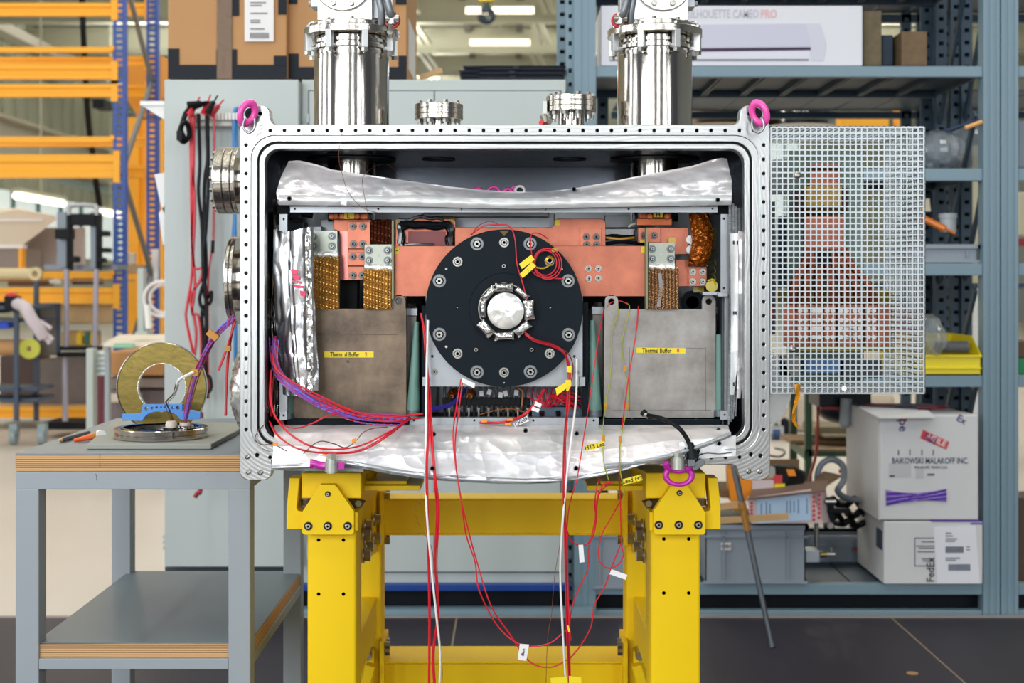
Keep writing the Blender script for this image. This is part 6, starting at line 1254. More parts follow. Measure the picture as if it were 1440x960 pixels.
# contents of the guard: copper link assembly
CD = 2.72
t = thing('copper_link_tower', 'upright copper link with amber tape and flared braids inside the guard', 'copper link', W(1160, 492, CD))
m = MB(); m.pb(1141, 229, 1182, 264, CD, .03); put('top_block', m, COP, t, bevel=.001)
m = MB(); m.pb(1141, 233, 1182, 239, CD-.004, .004); put('dark_joint', m, mat('dark joint', '#1c1c20', .4), t)
m = MB(); m.pb(1134, 262, 1184, 300, CD-.006, .05); put('tape_wrap', m, mat('amber yellow wrap', '#c9a040', .35), t, bevel=.002)
m = MB(); m.pb(1129, 290, 1190, 295, CD-.012, .05); m.pb(1184, 264, 1192, 300, CD, .03); m.pb(1118, 266, 1134, 305, CD+.01, .03); put('dark_clamp', m, mat('dark red clamp', '#3a1c18', .4, .3), t, bevel=.001)
m = MB(); m.pb(1133, 303, 1188, 352, CD, .03); put('column', m, COP, t, bevel=.001)
for i in range(7):
    m = MB(); xs_ = 1135+i*8.2; xe = 1108+i*20
    for s in range(3): m.ptube([(xs_+s*2, 350, CD+.004*s), (xs_+(xe-xs_)*.25+s*2, 372, CD-.004), (xs_+(xe-xs_)*.75+s*3, 400, CD-.01), (xe+s*4, 436, CD)], .0052, 6)
    put('flared_braid', m, mat('red brown braid', '#8a4630', .38, .8), t, smooth=50)
m = MB(); m.pb(1150, 352, 1168, 372, CD-.012, .004); put('black_patch', m, BLACK, t)
for i in range(8):
    x0 = 1101+i*19.2; m = MB(); m.pb(x0, 428, x0+17.5, 486, CD-.012, .012); lg = put('bolted_lug', m, COP, t, bevel=.0008)
    if 0 < i < 7:
        m = MB()
        for y in (437, 450, 462, 474):
            for xx in (5, 12.5): m.cyl(W(x0+xx, y, CD-.012), W(x0+xx, y, CD-.018), .0045, 8)
        put('screw', m, SCREW, lg)
m = MB(); m.pb(1093, 408, 1257, 424, CD+.03, .004); m.pb(1252, 408, 1258, 496, CD-.0, .02); m.pb(1125, 486, 1258, 494, CD-.02, .05); put('yellow_carrier', m, mat('olive yellow carrier', '#9c8c2c', .5), t)
for x0, y0, x1, y1, d, c, nm, lb, ct in ((1107, 210, 1215, 535, 2.772, '#8fa89c', 'sage_panel', 'sage green board standing behind the copper link tower', 'panel'), (1088, 224, 1140, 272, 2.80, '#a8a9aa', 'grey_box', 'pale grey box inside guard left of the copper tower', 'box'), (1096, 304, 1132, 400, 2.82, '#2c4a54', 'dark_teal_box', 'dark teal box behind the copper link tower\'s left side', 'box'),
      (1134, 505, 1182, 525, 2.72, '#5a8cc8', 'blue_clamp_block', 'light blue block lying under the copper lugs', 'block'), (1096, 500, 1125, 530, 2.70, '#9a9690', 'grey_bracket', 'grey bracket in the lower corner of the mesh guard', 'bracket'), (1188, 506, 1240, 532, 2.72, '#4a5058', 'steel_block', 'dark steel block lying beside the blue one', 'block')):
    m = MB(); m.pb(x0, y0, x1, y1, d, .006 if d == 2.772 else .04); one(nm, m, mat('gc '+c, c, .5, .1, var=(8, .12)), lb, ct, bevel=.001)
t = thing('amber_tape_tail', 'strip of amber tape dangling from the mesh guard\'s lower edge', 'tape', W(1120, 600, 2.495)); m = MB()
m.sheet(4, 26, lambda u, v: W(lerp([(0, 1117), (.25, 1119), (.6, 1114.5), (.85, 1113), (1, 1119)], v)+(8.5-4*min(v*2.5, 1)*.8)*u, 540+60*v, 2.494-.004*math.sin(v*11+u*3)), .0005); put('tape', m, KAPT, t, smooth=30)
# lower foil corner visible below the guard and dark parts between flange and guard
m = MB(); m.pb(1078, 282, 1090, 470, 2.66, .05); one('cable_rail', m, mat('violet grey rail', '#4a4452', .5), 'violet grey punched rail between the chamber and mesh guard', 'rail')
m = MB(); m.pb(1083, 430, 1087, 446, 2.64, .01); one('red_tab', m, REDI, 'tiny red tab at the guard\'s edge below the rail', 'tab')
m = MB()
def fd(u, v): a = PI*u; p = W(1078, 545, 2.7)+Vector((.045*math.sin(v*PI/2)*math.sin(a), 0, .07*math.cos(a)*math.sin(v*PI/2)-.0)); p.x += crumple(p, 40, .002); return p
m.sheet(20, 8, fd, .004); one('foil_wrapped_elbow', m, FOIL, 'foil wrapped pipe elbow peeking out under the mesh guard', 'pipe', smooth=20)
# ================================================================ yellow support frame
yf = thing('support_stand', 'bright yellow steel support frame carrying the chamber', 'support frame', (W(709, 0, 2.6).x, 2.8, 0))
FD = 2.55
def hexb(x, y, d, r, parent, nm='frame_bolt'):
    m = MB(); w = W(x, y, d); s = r*d/F; m.lathe([(s, .001), (s, -.0022), (s*.9, -.003), (0, -.003)], w, 'y', 20); m.cyl(w, w+Vector((0, -.009, 0)), s*.62, 6); return put(nm, m, SCREW, parent, smooth=30)
def sock(x, y, d, r, parent):
    m = MB(); w = W(x, y, d); s = d/F; m.lathe([(r*s, .0), (r*s, -.0008), (r*.86*s, -.0008), (r*.86*s, .0)], w, 'y', 24); q = put('counterbore', m, mat('bore shadow yellow', '#6a5800', .5), parent)
    m = MB(); m.lathe([(r*.66*s, 0), (r*.66*s, -.003), (r*.5*s, -.004), (r*.26*s, -.004)], w, 'y', 18); m.mi = 1; m.lathe([(r*.26*s, -.004), (r*.2*s, -.0035), (0, -.0035)], w, 'y', 12); return put('frame_screw', m, [SCREW, SOCK], parent, smooth=30, normals=False)
def tubepost(x0, x1, d, dep, ztop_, r=.008, z0=0):
    m = MB(); a = W(x0, 0, d).x; b = W(x1, 0, d).x; ls = []
    for z in (z0, ztop_): ls.append([Vector((x, y, z)) for x, y in rrect(a, d, b, d+dep, r, 4)])
    n = len(ls[0]); m.add(ls[0]+ls[1], [(i, (i+1) % n, n+(i+1) % n, n+i) for i in range(n)]+[tuple(range(n)), tuple(range(2*n-1, n-1, -1))]); return m
for s, (xa, xb) in enumerate(((432, 501), (915, 985))):
    M_ = (lambda x: x) if s == 0 else (lambda x: 1416.5-x)
    zt = W(0, 742, FD).z
    put('front_post', tubepost(xa, xb, FD, .09, zt, .006), YEL, yf, smooth=30)
    for y in (759, 835):
        for px in (448, 483): m = MB(); w = W(M_(px), y-(1.5 if s else 0), FD-.0004); m.lathe([(.0032, .0002), (0, .0002)], w+Vector((0, -.0006, 0)), 'y', 14); m.cyl(w, w+Vector((0, .001, 0)), .0032, 14); put('tapped_hole', m, DARK, yf)
    m = MB(); pl = [(M_(x), y) for x, y in [(425, 748), (425, 721), (448, 686), (451, 682), (470, 682), (474, 686), (497, 719), (497, 748), (494, 751), (428, 751)]]
    m.plate(pl, [], FD-.03, .02, .001); put('bracket_plate', m, YEL, yf)
    for px in (433.5, 461, 489): sock(M_(px)-(0 if s == 0 else 1), 739.5-(1.5 if s else 0), FD-.0302, 6.2, yf)
    sock(M_(461), 694.5-(1.5 if s else 0), FD-.0302, 4.2, yf)
    m = MB(); a = W(min(M_(424), M_(508)), 0, FD-.01).x; b = W(max(M_(424), M_(508)), 0, FD-.01).x; z1 = W(0, 665, FD-.01).z; z0 = W(0, 701, FD-.01).z
    m.box(a, b, FD-.008, FD+.10, z0, z1); put('top_block', m, YEL, yf, bevel=.0025)
    m = MB(); 
    inner = b if s == 0 else a; q = .02 if s == 0 else -.02
    m.slab([(inner-q*.02, FD+.1, z1), (inner+q*1.3, FD+.14, z1+.004), (inner+q*.1, FD+.14, z0), (inner-q*.3, FD+.1, z0)], (0, -.006, 0)); m.slab([(inner-q*.02, FD+.02, z1-.001), (inner+q*1.2, FD+.13, z1-.001), (inner-q*.02, FD+.13, z1-.001)], (0, 0, -.006)); put('gusset', m, YEL, yf)
    # wing bracket with raised arm
    m = MB(); m.pprism([(M_(x), y) for x, y in ([(403, 744), (403, 716), (407, 672), (421, 672), (417, 714), (419, 718), (430, 720), (430, 744)][::(1 if s == 0 else -1)])], FD-.012, .05); put('wing_arm', m, YEL, yf, bevel=.0015)
    m = MB(); m.pb(min(M_(497), M_(503)), 720, max(M_(497), M_(503)), 746, FD-.02, .08); put('side_lug', m, YEL, yf, bevel=.001)
    # wooden shim and washers in the gap
    m = MB(); m.pprism([(M_(x), y) for x, y in [(489, 701), (512, 707), (504, 720), (497, 719)][::(1 if s == 0 else -1)]], FD+.03, .03); m.cyl(W(M_(504), 708, FD+.02), W(M_(504), 708, FD+.06), .006, 10); put('gap_fitting', m, mat('dark bronze fitting', '#5c4e30', .4, .6), yf)
    m = MB(); m.cyl(W(M_(430), 701, FD+.03), W(M_(430), 710, FD+.03), .009, 12); put('spring_foot', m, SCREW, yf)
    # rear post and gusset with bolts
    BD_ = 3.02; put('rear_post', tubepost(min(M_(507), M_(536)), max(M_(507), M_(536)), BD_, .09, W(0, 690, BD_).z, .006), YEL, yf, smooth=30)
    m = MB(); xg = W(M_(510), 0, 2.72).x; q = 1 if s == 0 else -1
    m.slab([(xg, 2.66, W(0, 690, 2.7).z), (xg, 3.02, W(0, 690, 2.7).z), (xg, 3.02, W(0, 775, 3.02).z), (xg, 2.66, W(0, 795, 2.66).z)], (-q*.008, 0, 0)); put('side_gusset', m, YEL, yf)
    for i, (x, y, d) in enumerate(((516, 739, 2.72), (517.5, 752, 2.69), (528, 757, 2.9), (522, 768, 2.75), (517, 781, 2.69), (528, 730, 2.9))):
        m = MB(); z = W(0, y, d).z; m.cyl((xg+q*.004, d, z), (xg+q*.018, d, z), .011, 6); m.cyl((xg+q*.004, d, z), (xg+q*.007, d, z), .014, 16); put('gusset_bolt', m, SCREW, yf, smooth=30)
    # side rails front-to-back
    m = MB(); xx = sorted((W(xa if s == 0 else xb, 0, FD).x+(q*.035), W(xa if s == 0 else xb, 0, FD).x+(q*.08))); m.box(xx[0], xx[1], FD+.09, BD_, W(0, 700, 3).z, W(0, 668, 3).z); m.box(xx[0], xx[1], FD+.09, BD_, .45, .53); put('side_rail', m, YEL, yf, bevel=.002)
    # long flange plate under the chamber
    m = MB(); pa, pb_ = sorted((M_(508), M_(591))); m.pb(pa, 682.5, pb_, 689.5, 2.60, .4); put('saddle_plate', m, YEL, yf, bevel=.001)
    m = MB(); m.pb(*(sorted((M_(470), M_(572)))[0], 676, sorted((M_(470), M_(572)))[1], 683), 2.62, .3); m2 = put('saddle_web', m, YEL, yf, bevel=.001)
    # end plates of cross beams with bolts
    for (y0, y1) in ((690, 767), (902, 1010)):
        m = MB(); pa, pb_ = sorted((M_(533.5), M_(540))); m.pb(pa, y0, pb_, y1, 2.99, .11); put('end_plate', m, YEL, yf, bevel=.001)
        for yy in ((697, 760) if y0 < 800 else (907, 916)):
            for dd in (0, 5):
                m = MB(); w = W(M_(541.5), yy-dd, 3.0+.01*dd); m.cyl(w, w+Vector((q*.010, 0, 0)), .008, 6); put('beam_bolt', m, SCREW, yf)
    m = MB(); w = W(M_(516.5), 923.5, 2.96); m.cyl(w+Vector((0, .06, 0)), w, .0085, 16); put('round_bolt', m, SCREW, yf, smooth=30)
    m = MB(); pa, pb_ = sorted((M_(508), M_(526))); m.pprism([(pa, 916), (pb_, 916), (pb_, 932), (pa, 932)], 2.985, .03); m.beam(W(M_(522), 934, 2.97), W(M_(507), 985, 2.97), .03, .02); put('foot_brace', m, YEL, yf, bevel=.001)
    m = MB(); q0 = W((xa+xb)/2, 0, FD).x; m.box(q0-.08, q0+.08, FD-.03, FD+.12, 0, .012); put('foot_plate', m, YEL, yf)
m = MB(); m.pb(540, 703, 877, 752, 3.03, .07); m.pb(540, 700.5, 877, 703.5, 3.025, .08); m.pb(540, 749.5, 877, 752.5, 3.026, .08); put('upper_crossbeam', m, YEL, yf, bevel=.0015)
m = MB(); m.pb(540, 933, 877, 1010, 3.03, .1); m.pb(540, 930, 877, 933, 3.02, .13); put('lower_crossbeam', m, YEL, yf, bevel=.0015)
# levelling nut with magenta eye, and the magenta ring
t = thing('lifting_eye', 'magenta eye seen edge on under a silver nut, on yellow block', 'lifting eye', W(461, 664, 2.44), 'pink and magenta lifting eyes')
NY = 2.437
m = MB(); m.cyl(W(466.5, 663, NY), W(466.5, 649, NY), .0125, 24); m.cyl(W(466.5, 649, NY), W(466.5, 645, NY), .0105, 20); m.cyl(W(466.5, 645, NY), W(466.5, 637.5, NY), .0078, 6); m.cyl(W(466.5, 665, NY), W(466.5, 662, NY), .009, 16); put('nut_stack', m, mat('silvery nut', '#c2c6bc', .3, .85), t, smooth=30)
m = MB(); m.ptube([(438, 652, NY), (443, 652, NY), (449, 654, NY), (455, 655, NY), (460, 655, NY)], .0068, 12); m.ptube([(436.5, 652, NY), (440, 652, NY)], .0082, 12); m.pb(476, 650, 484, 659.5, NY-.006, .014); put('ring', m, MAG, t, smooth=50)
m = MB(); m.cyl(W(470, 653.5, NY-.0118), W(470, 653.5, NY-.0135), .0012, 10); put('blue_dot', m, mat('blue dot', '#203c9c', .4), t)
t = thing('lifting_eye', 'big magenta ring hanging from silver nut over the yellow block', 'lifting eye', W(955, 681, 2.46), 'pink and magenta lifting eyes')
m = MB(); m.torus(W(954.5, 668.5, 2.45), 18.3*2.45/F, .0055, 'y', 40, 12, sz=.70)
m.ptube([(941, 660, 2.45), (938, 656, 2.447), (936, 651, 2.444)], .0058, 10); m.ptube([(968, 660, 2.45), (971, 656, 2.447), (973, 651, 2.444)], .0058, 10); m.ptube([(938, 655, 2.45), (945, 660, 2.452), (954, 662, 2.453), (964, 660, 2.452), (971, 655, 2.45)], .0052, 10); put('ring', m, MAG, t, smooth=60)
m = MB(); m.cyl(W(953.5, 659, NY+.008), W(953.5, 645, NY+.008), .0125, 24); m.cyl(W(953.5, 645, NY+.008), W(953.5, 642, NY+.008), .0105, 20); m.cyl(W(953.5, 642, NY+.008), W(953.5, 636.5, NY+.008), .0078, 6); put('nut_stack', m, MATS['silvery nut'], t, smooth=30)
m = MB(); m.pprism([(974, 653), (986, 645), (991, 647), (991, 653), (980, 661), (974, 661)], 2.44, .03); m.pb(968, 646, 978, 656, 2.435, .03); one('steel_dovetail', m, mat('grey machined block', '#7b8084', .35, .8), 'small grey machined clamp block beside the magenta ring\'s nut', 'clamp', bevel=.001)
# black connector and brush with bent cable
t = thing('bent_cable', 'black bent cable from steel tip to rubber cone on the blanket', 'cable', W(970, 650, 2.44))
m = MB(); m.ptube([(911, 584, 2.50), (925, 587, 2.47), (940, 592, 2.46), (955, 602, 2.45), (965, 615, 2.45), (971, 628, 2.45)], .0042, 8); put('cable', m, BLACK, t, smooth=60)
m = MB(); m.cyl(W(905, 581, 2.505), W(912, 585, 2.5), .005, 12); put('steel_tip', m, SCREW, t, smooth=30); m = MB(); m.cyl(W(904, 579, 2.505), W(907, 582, 2.502), .0062, 12); put('black_collar', m, BLACK, t)
m = MB(); m.cyl(W(971, 622, 2.45), W(974, 644, 2.45), .0045, 16, .0115); put('rubber_cone', m, RUB, t, smooth=30)
m = MB(); rr = random.Random(3)
for i in range(26):
    x = 976+rr.uniform(-14, 6); m.tube([W(x, 640+rr.uniform(-3, 3), 2.455), W(x+rr.uniform(-8, 10), 632+rr.uniform(-6, 14), 2.449)], .0009, 4)
put('bristles', m, BLACK, t)
# ================================================================ wire looms
def wires(name, label, pts, n, spread, r, mts, seed=1, twist=0, cat='wires', group=None, sub=7, tidy=False):
    rr = random.Random(seed); root = thing(name, label, cat, W(*pts[-1]), group)
    for i in range(n):
        a = rr.uniform(0, 2*PI); q = spread*math.sqrt(rr.uniform(.1, 1)); P = []
        for j, (x, y, d) in enumerate(pts):
            ph = a+twist*j; jit = 0 if tidy else rr.uniform(-.35, .35)*spread
            P.append((x+math.cos(ph)*q+jit, y+math.sin(ph)*q*.6, d+math.sin(ph)*q*.0007))
        m = MB(); m.ptube(P, r, 6, sub); put('wire', m, mts[i % len(mts)], root, smooth=60)
    return root
WB = 2.52
# twisted pair loom sweeping from the left wall to the bottom bar
def loom(name, label, pts, n, spread, seed):
    rr = random.Random(seed); root = thing(name, label, 'wires', W(*pts[-1])); cols = [PURW, BLUEW, PURW, BLUEW, RED, BLUEW]
    for i in range(n):
        ox = rr.uniform(-1, 1)*spread; oy = rr.uniform(-1, 1)*spread
        base = [W(x+ox*(.6+.4*math.sin(j+i)), y+oy*(.7+.5*math.sin(j*1.3+i*.7)), d+rr.uniform(-.003, .003)) for j, (x, y, d) in enumerate(pts)]
        Q = [base[0]*2-base[1]]+base+[base[-1]*2-base[-2]]; C = []
        for j in range(1, len(Q)-2):
            a, b, c, e = Q[j-1:j+3]
            for q in range(14): tt = q/14; C.append(.5*((2*b)+(c-a)*tt+(2*a-5*b+4*c-e)*tt*tt+(3*b-3*c+e-a)*tt**3))
        for s in range(2):
            m = MB(); L = 0; P = []
            for j, p in enumerate(C):
                if j: L += (p-C[j-1]).length
                ph = L*520+s*PI+i; P.append(p+Vector((math.cos(ph)*.0009, math.sin(ph)*.0009, math.sin(ph)*.0009)))
            m.tube(P, .00085, 5, raw=True); put('twisted_wire', m, (cols[i % 6] if s == 0 else (BLUEW, PURW, RED, PURW)[(i+s) % 4]), root, smooth=60)
    return root
loom('twisted_loom', 'thick loom of blue, purple and red twisted wires sweeping across brown buffer', [(386, 478, 2.54), (388, 510, 2.535), (400, 535, 2.52), (425, 556, 2.515), (460, 573, 2.52), (510, 586, 2.53), (578, 590, 2.54)], 15, 7.5, 3)
wires('red_wires', 'red wires on top of the twisted loom over silver foil', [(385, 500, 2.53), (392, 522, 2.52), (420, 542, 2.512), (455, 560, 2.51), (500, 580, 2.515), (545, 589, 2.525), (597, 584, 2.54)], 3, 6, .0013, [RED], 5)
wires('red_wires', 'single red wire making shallow arc above the lower blanket, near corner bracket', [(392, 590, 2.53), (402, 599, 2.49), (418, 602, 2.48), (440, 595, 2.48), (460, 585, 2.49), (480, 581, 2.51)], 1, .5, .0013, [RED], 6)
wires('red_wires', 'red wires looping down from left wall and across the lower blanket', [(381, 520, 2.53), (380, 560, 2.51), (390, 590, 2.49), (415, 615, 2.455), (450, 630, 2.445), (500, 628, 2.445), (545, 608, 2.455), (578, 588, 2.53)], 2, 1.2, .0015, [RED], 7)
wires('red_wires', 'longest red wire drooping lowest on blanket above the silver nut', [(380, 592, 2.51), (392, 612, 2.46), (420, 630, 2.445), (460, 636, 2.44), (505, 633, 2.44), (545, 612, 2.45), (575, 588, 2.53)], 2, 2.2, .0012, [RED], 8)
wires('red_wires', 'dark red wires dropping straight down the opening\'s left wall', [(387, 500, 2.56), (383, 530, 2.56), (381, 560, 2.55), (384, 585, 2.53)], 5, 3.5, .0011, [REDD, RED], 9)
wires('brown_wire', 'thin brown wire curling over the chamber corner and lower blanket', [(371, 597, 2.499), (362, 607, 2.495), (359, 618, 2.495), (368, 625, 2.495), (385, 625, 2.46), (403, 634, 2.445)], 1, 0, .0008, [mat('brown wire', '#6a4430', .5)], 1)
wires('brown_wire', 'thin brown wire wriggling over the blanket under the drooping red ones', [(426, 638, 2.44), (440, 625, 2.44), (452, 620, 2.44), (470, 624, 2.44), (485, 629, 2.44), (500, 620, 2.445), (510, 608, 2.45), (525, 602, 2.455), (545, 600, 2.46)], 2, .8, .0007, [MATS['brown wire']], 2)
for x, y, a in ((387, 624.5, 0), (498, 619, -20), (457, 637, 5)): m = MB(); m.obox(W(x, y, 2.442), .008, .002, .006, Matrix.Rotation(math.radians(a), 3, 'Y')); one('orange_tape_tab', m, mat('orange tape', '#f0941c', .4), ('orange tape tab on brown wire at blanket corner', 'orange tape tab on the wriggling brown wire', 'orange tape tab just above the silver nut')[[387, 498, 457].index(x)], 'tape', 'orange tape tabs on the blanket')
# vertical bundle left of the disc
wires('red_wires', 'pair of red wires hanging beside the disc, reaching past the lower beam', [(592, 440, 2.55), (597, 470, 2.55), (601, 540, 2.53), (603, 600, 2.47), (600, 660, 2.43), (602, 760, 2.44), (604, 860, 2.46), (603, 985, 2.48)], 2, 1.2, .0013, [RED], 11)
wires('red_wires', 'looser red bundle just right of the white hanging cable', [(600, 500, 2.54), (604, 560, 2.52), (607, 600, 2.46), (612, 660, 2.43), (616, 720, 2.44), (613, 790, 2.45), (617, 860, 2.46), (610, 920, 2.47), (614, 985, 2.48)], 4, 2.6, .0012, [RED], 12)
wires('white_cable', 'white cable hanging between red bundles left of disc', [(602, 450, 2.545), (600, 520, 2.53), (599, 600, 2.46), (599, 700, 2.43), (606, 790, 2.44), (613, 860, 2.45), (619, 920, 2.46), (617, 985, 2.47)], 1, 0, .0019, [WHITE], 13, cat='cable')
# second set: from foil cap down
wires('red_wires', 'red wires leaving the foil cap and hanging down in a dense bundle', [(738, 468, 2.53), (752, 478, 2.525), (778, 486, 2.53), (793, 497, 2.53), (799, 520, 2.535), (798, 560, 2.52), (794, 610, 2.46), (792, 680, 2.43), (794, 760, 2.44), (797, 860, 2.45), (801, 985, 2.47)], 9, 3.2, .0012, [RED, RED, REDD], 14)
wires('red_wires', 'red wire swinging away right of the disc bundle beside yellow tag', [(780, 487, 2.53), (797, 495, 2.53), (805, 510, 2.535), (805, 530, 2.54), (798, 545, 2.53)], 1, 0, .0009, [REDD], 15)
wires('white_cable', 'white cable hanging beside the dense red bundle right of disc', [(811, 505, 2.55), (810, 560, 2.53), (803, 620, 2.45), (795, 690, 2.43), (788, 790, 2.44), (791, 880, 2.45), (797, 985, 2.47)], 1, 0, .0019, [WHITE], 16, cat='cable')
wires('red_wires', 'red wire slanting from the mottled buffer down behind the white cable', [(852, 427, 2.62), (846, 450, 2.59), (838, 500, 2.56), (828, 570, 2.54), (820, 620, 2.46), (812, 670, 2.43), (800, 715, 2.44), (795, 780, 2.45)], 1, 0, .0010, [RED], 17)
wires('red_wires', 'long red loop swinging from under the disc to the low paper tag', [(648, 533, 2.53), (642, 570, 2.52), (637, 610, 2.46), (640, 650, 2.43), (648, 700, 2.44), (655, 750, 2.45), (668, 790, 2.45), (674, 830, 2.45), (700, 880, 2.46), (733, 906, 2.46), (770, 905, 2.46), (797, 885, 2.46)], 1, .4, .0012, [RED], 18)
wires('red_wires', 'second red loop swinging lower than its neighbour, through paper tag', [(651, 533, 2.53), (645, 580, 2.52), (640, 630, 2.45), (646, 690, 2.43), (660, 750, 2.44), (671, 790, 2.45), (690, 850, 2.45), (716, 890, 2.46), (745, 930, 2.46), (775, 938, 2.46), (802, 925, 2.46)], 1, .4, .0012, [RED], 19)
wires('red_wires', 'red wire looping through the upper white tag and down past the beam', [(846, 672, 2.47), (840, 680, 2.46), (836, 710, 2.46), (838, 730, 2.46), (833, 755, 2.46), (820, 767, 2.46), (803, 760, 2.46), (794, 735, 2.45)], 1, .4, .0012, [RED], 20)
wires('red_wires', 'red wire running from lead tag down to the bundle foot', [(858, 678, 2.46), (842, 695, 2.46), (837, 730, 2.46), (828, 770, 2.46), (826, 800, 2.46), (808, 840, 2.46), (801, 875, 2.46), (803, 900, 2.46)], 1, .6, .0012, [RED], 21)
wires('red_wires', 'red wire hanging along yellow post with a drop shaped loop', [(898, 430, 2.60), (894, 470, 2.585), (884, 530, 2.58), (876, 590, 2.54), (871, 640, 2.445), (872, 700, 2.46), (874, 765, 2.47), (877, 780, 2.47), (868, 795, 2.47), (853, 798, 2.47), (842, 785, 2.47), (845, 755, 2.47), (858, 730, 2.47), (872, 705, 2.47)], 1, .2, .0011, [RED], 22)
wires('red_wires', 'red wire passing through the slanted lower white tag', [(874, 762, 2.47), (861, 795, 2.47), (850, 825, 2.47), (836, 850, 2.47), (831, 880, 2.47), (818, 905, 2.47), (802, 925, 2.47)], 1, .2, .0012, [RED], 23)
wires('red_wires', 'short double red arc up from the lead connector', [(862, 678, 2.45), (848, 682, 2.45), (842, 695, 2.45), (838, 715, 2.455), (838, 735, 2.46)], 2, 1.2, .0013, [RED], 24)
# green-yellow wires on the right
wires('green_wire', 'thin yellow green wire down the mottled buffer to the lead connector', [(868, 426, 2.61), (869, 440, 2.594), (860, 470, 2.59), (859, 520, 2.59), (851, 570, 2.575), (848, 610, 2.46), (849, 650, 2.445), (856, 675, 2.45)], 1, 0, .0009, [GRNW], 25, cat='wire')
wires('green_wire', 'thin green wire beside the slanting red one on mottled buffer', [(882, 426, 2.61), (885, 435, 2.594), (875, 480, 2.59), (878, 518, 2.588), (884, 545, 2.585), (880, 580, 2.56), (873, 620, 2.45), (872, 660, 2.44), (878, 690, 2.45), (875, 705, 2.46)], 1, 0, .0009, [GRNW], 26, cat='wire')
wires('red_wires', 'red curl between the two lugs at the mottled buffer\'s upper edge', [(853, 432, 2.6), (860, 425, 2.6), (872, 423, 2.605), (882, 427, 2.605)], 1, 0, .0010, [RED], 27)
for i, (x, y) in enumerate(((878.5, 518), (851.5, 572), (881.5, 571), (848.5, 617), (872, 618))):
    m = MB(); m.pb(x-2, y-5, x+2.5, y+4, 2.572 if y < 580 else 2.442, .003); one('amber_tape_tab', m, KAPT, ('amber tape tab highest on the green wire', 'amber tape tab on yellow green wire at the buffer\'s lower edge', 'amber tape tab where green and red wires meet', 'amber tape tab above the HTS tag', 'amber tape tab on the blanket below the red wire')[i], 'tape', 'amber tabs on thin wires')
# upper thin wires
wires('thin_red_wire', 'thin red wire arching over the disc top to the loop', [(662, 330, 2.54), (680, 318, 2.53), (700, 316, 2.53), (716, 318, 2.53), (724, 335, 2.53), (727, 370, 2.53), (734, 395, 2.53), (741, 420, 2.53)], 1, 0, .0012, [RED], 28, cat='wire')
wires('thin_red_wire', 'thinner dark red wire arcing over disc edge at upper left', [(663, 331, 2.535), (672, 318, 2.535), (688, 311, 2.535), (700, 315, 2.535)], 1, 0, .0007, [REDD], 29, cat='wire')
wires('thin_red_wire', 'thin red wire over upper right disc bolt joining the coil', [(771, 336, 2.54), (760, 329, 2.535), (750, 328, 2.53), (746, 336, 2.528), (748, 360, 2.53)], 1, 0, .0010, [RED], 30, cat='wire')
t = thing('red_wire_coil', 'coil of red wire lying on the black disc with yellow tags', 'wire coil', W(768, 392, 2.53))
for i, (dx, r_) in enumerate(((0, 19.5), (1.5, 18), (-1, 16.5), (2.5, 20.5))):
    m = MB(); P = [(768+dx+math.cos(a)*r_*(.95), 370+dx*.4+math.sin(a)*r_*(1.05), 2.532-.002*i) for a in [2*PI*j/20+i for j in range(21)]]; m.ptube(P, .0011, 6, 3); put('wire_turn', m, RED, t, smooth=60)
m = MB(); m.ptube([(748, 381, 2.528), (758, 389, 2.528), (775, 391, 2.53), (792, 392, 2.53)], .0011, 6); put('wire_tail', m, RED, t, smooth=60)
m = MB(); m.ptube([(754, 376, 2.526), (765, 377, 2.526), (775, 371, 2.526)], .002, 6); m.pb(776, 349, 784, 354, 2.528, .003); put('gold_joint', m, mat('gold tape', '#a8842c', .3, .6), t, smooth=40)
m = MB(); m.lathe([(6.5*k, 0), (6.5*k, -.005), (3*k, -.007), (0, -.007)], W(773, 366, DD), 'y', 16); put('gold_bolt', m, MATS['gold tape'], t, smooth=30)
def tagobj(name, pts, d, mt, label, group, txt=None, ts=5, rot=0, tm=INK):
    t = thing(name, label, 'label tag', W(sum(p[0] for p in pts)/4, max(p[1] for p in pts), d), group); m = MB(); m.pprism(pts, d, .0008); put('tag', m, mt, t)
    if txt: m = MB(); m.text(txt, sum(p[0] for p in pts)/4, sum(p[1] for p in pts)/4, d-.0006, ts, rot); put('lettering', m, tm, t)
    return t
G1 = 'yellow tags on the wires'; G2 = 'white tags on the wires'
tagobj('yellow_tag', [(730, 371), (747, 358), (752, 365), (734, 378)], 2.522, TAPEY, 'upper of two yellow tags on the coil over the disc', G1)
tagobj('yellow_tag', [(731, 385), (748, 368), (754, 374), (735, 391)], 2.520, TAPEY, 'lower of two yellow tags on the coil over the disc', G1, ':', 5, 40)
tagobj('yellow_tag', [(797, 515), (804, 514), (803, 524), (797, 523)], 2.522, TAPEY, 'small square yellow tag on red bundle, upper one', G1)
tagobj('yellow_tag', [(781, 546), (796, 537), (799, 544), (783, 556)], 2.518, TAPEY, 'slanted yellow tag folded on the red bundle under the disc', G1)
tagobj('yellow_tag', [(795, 534), (803, 534), (803, 542), (799, 550), (796, 549)], 2.52, TAPEY, 'folded yellow tag right behind the slanted one', G1)
tagobj('yellow_tag', [(822, 626), (849, 620), (850, 628), (824, 634)], 2.435, TAPEY, 'yellow tag lettered HTS Lea on the lower blanket', G1, 'HTS Lea', 6, 12)
tagobj('yellow_tag', [(874, 674), (901, 667), (904, 675), (876, 682)], 2.445, TAPEY, 'yellow tag lettered Lead (+) below the lower blanket', G1, 'Lead (+)', 6, 13)
tagobj('yellow_tag', [(774, 953), (797, 951), (798, 962), (775, 962)], 2.45, TAPEY, 'bright yellow tag at the bottom of red bundle, left half', G1)
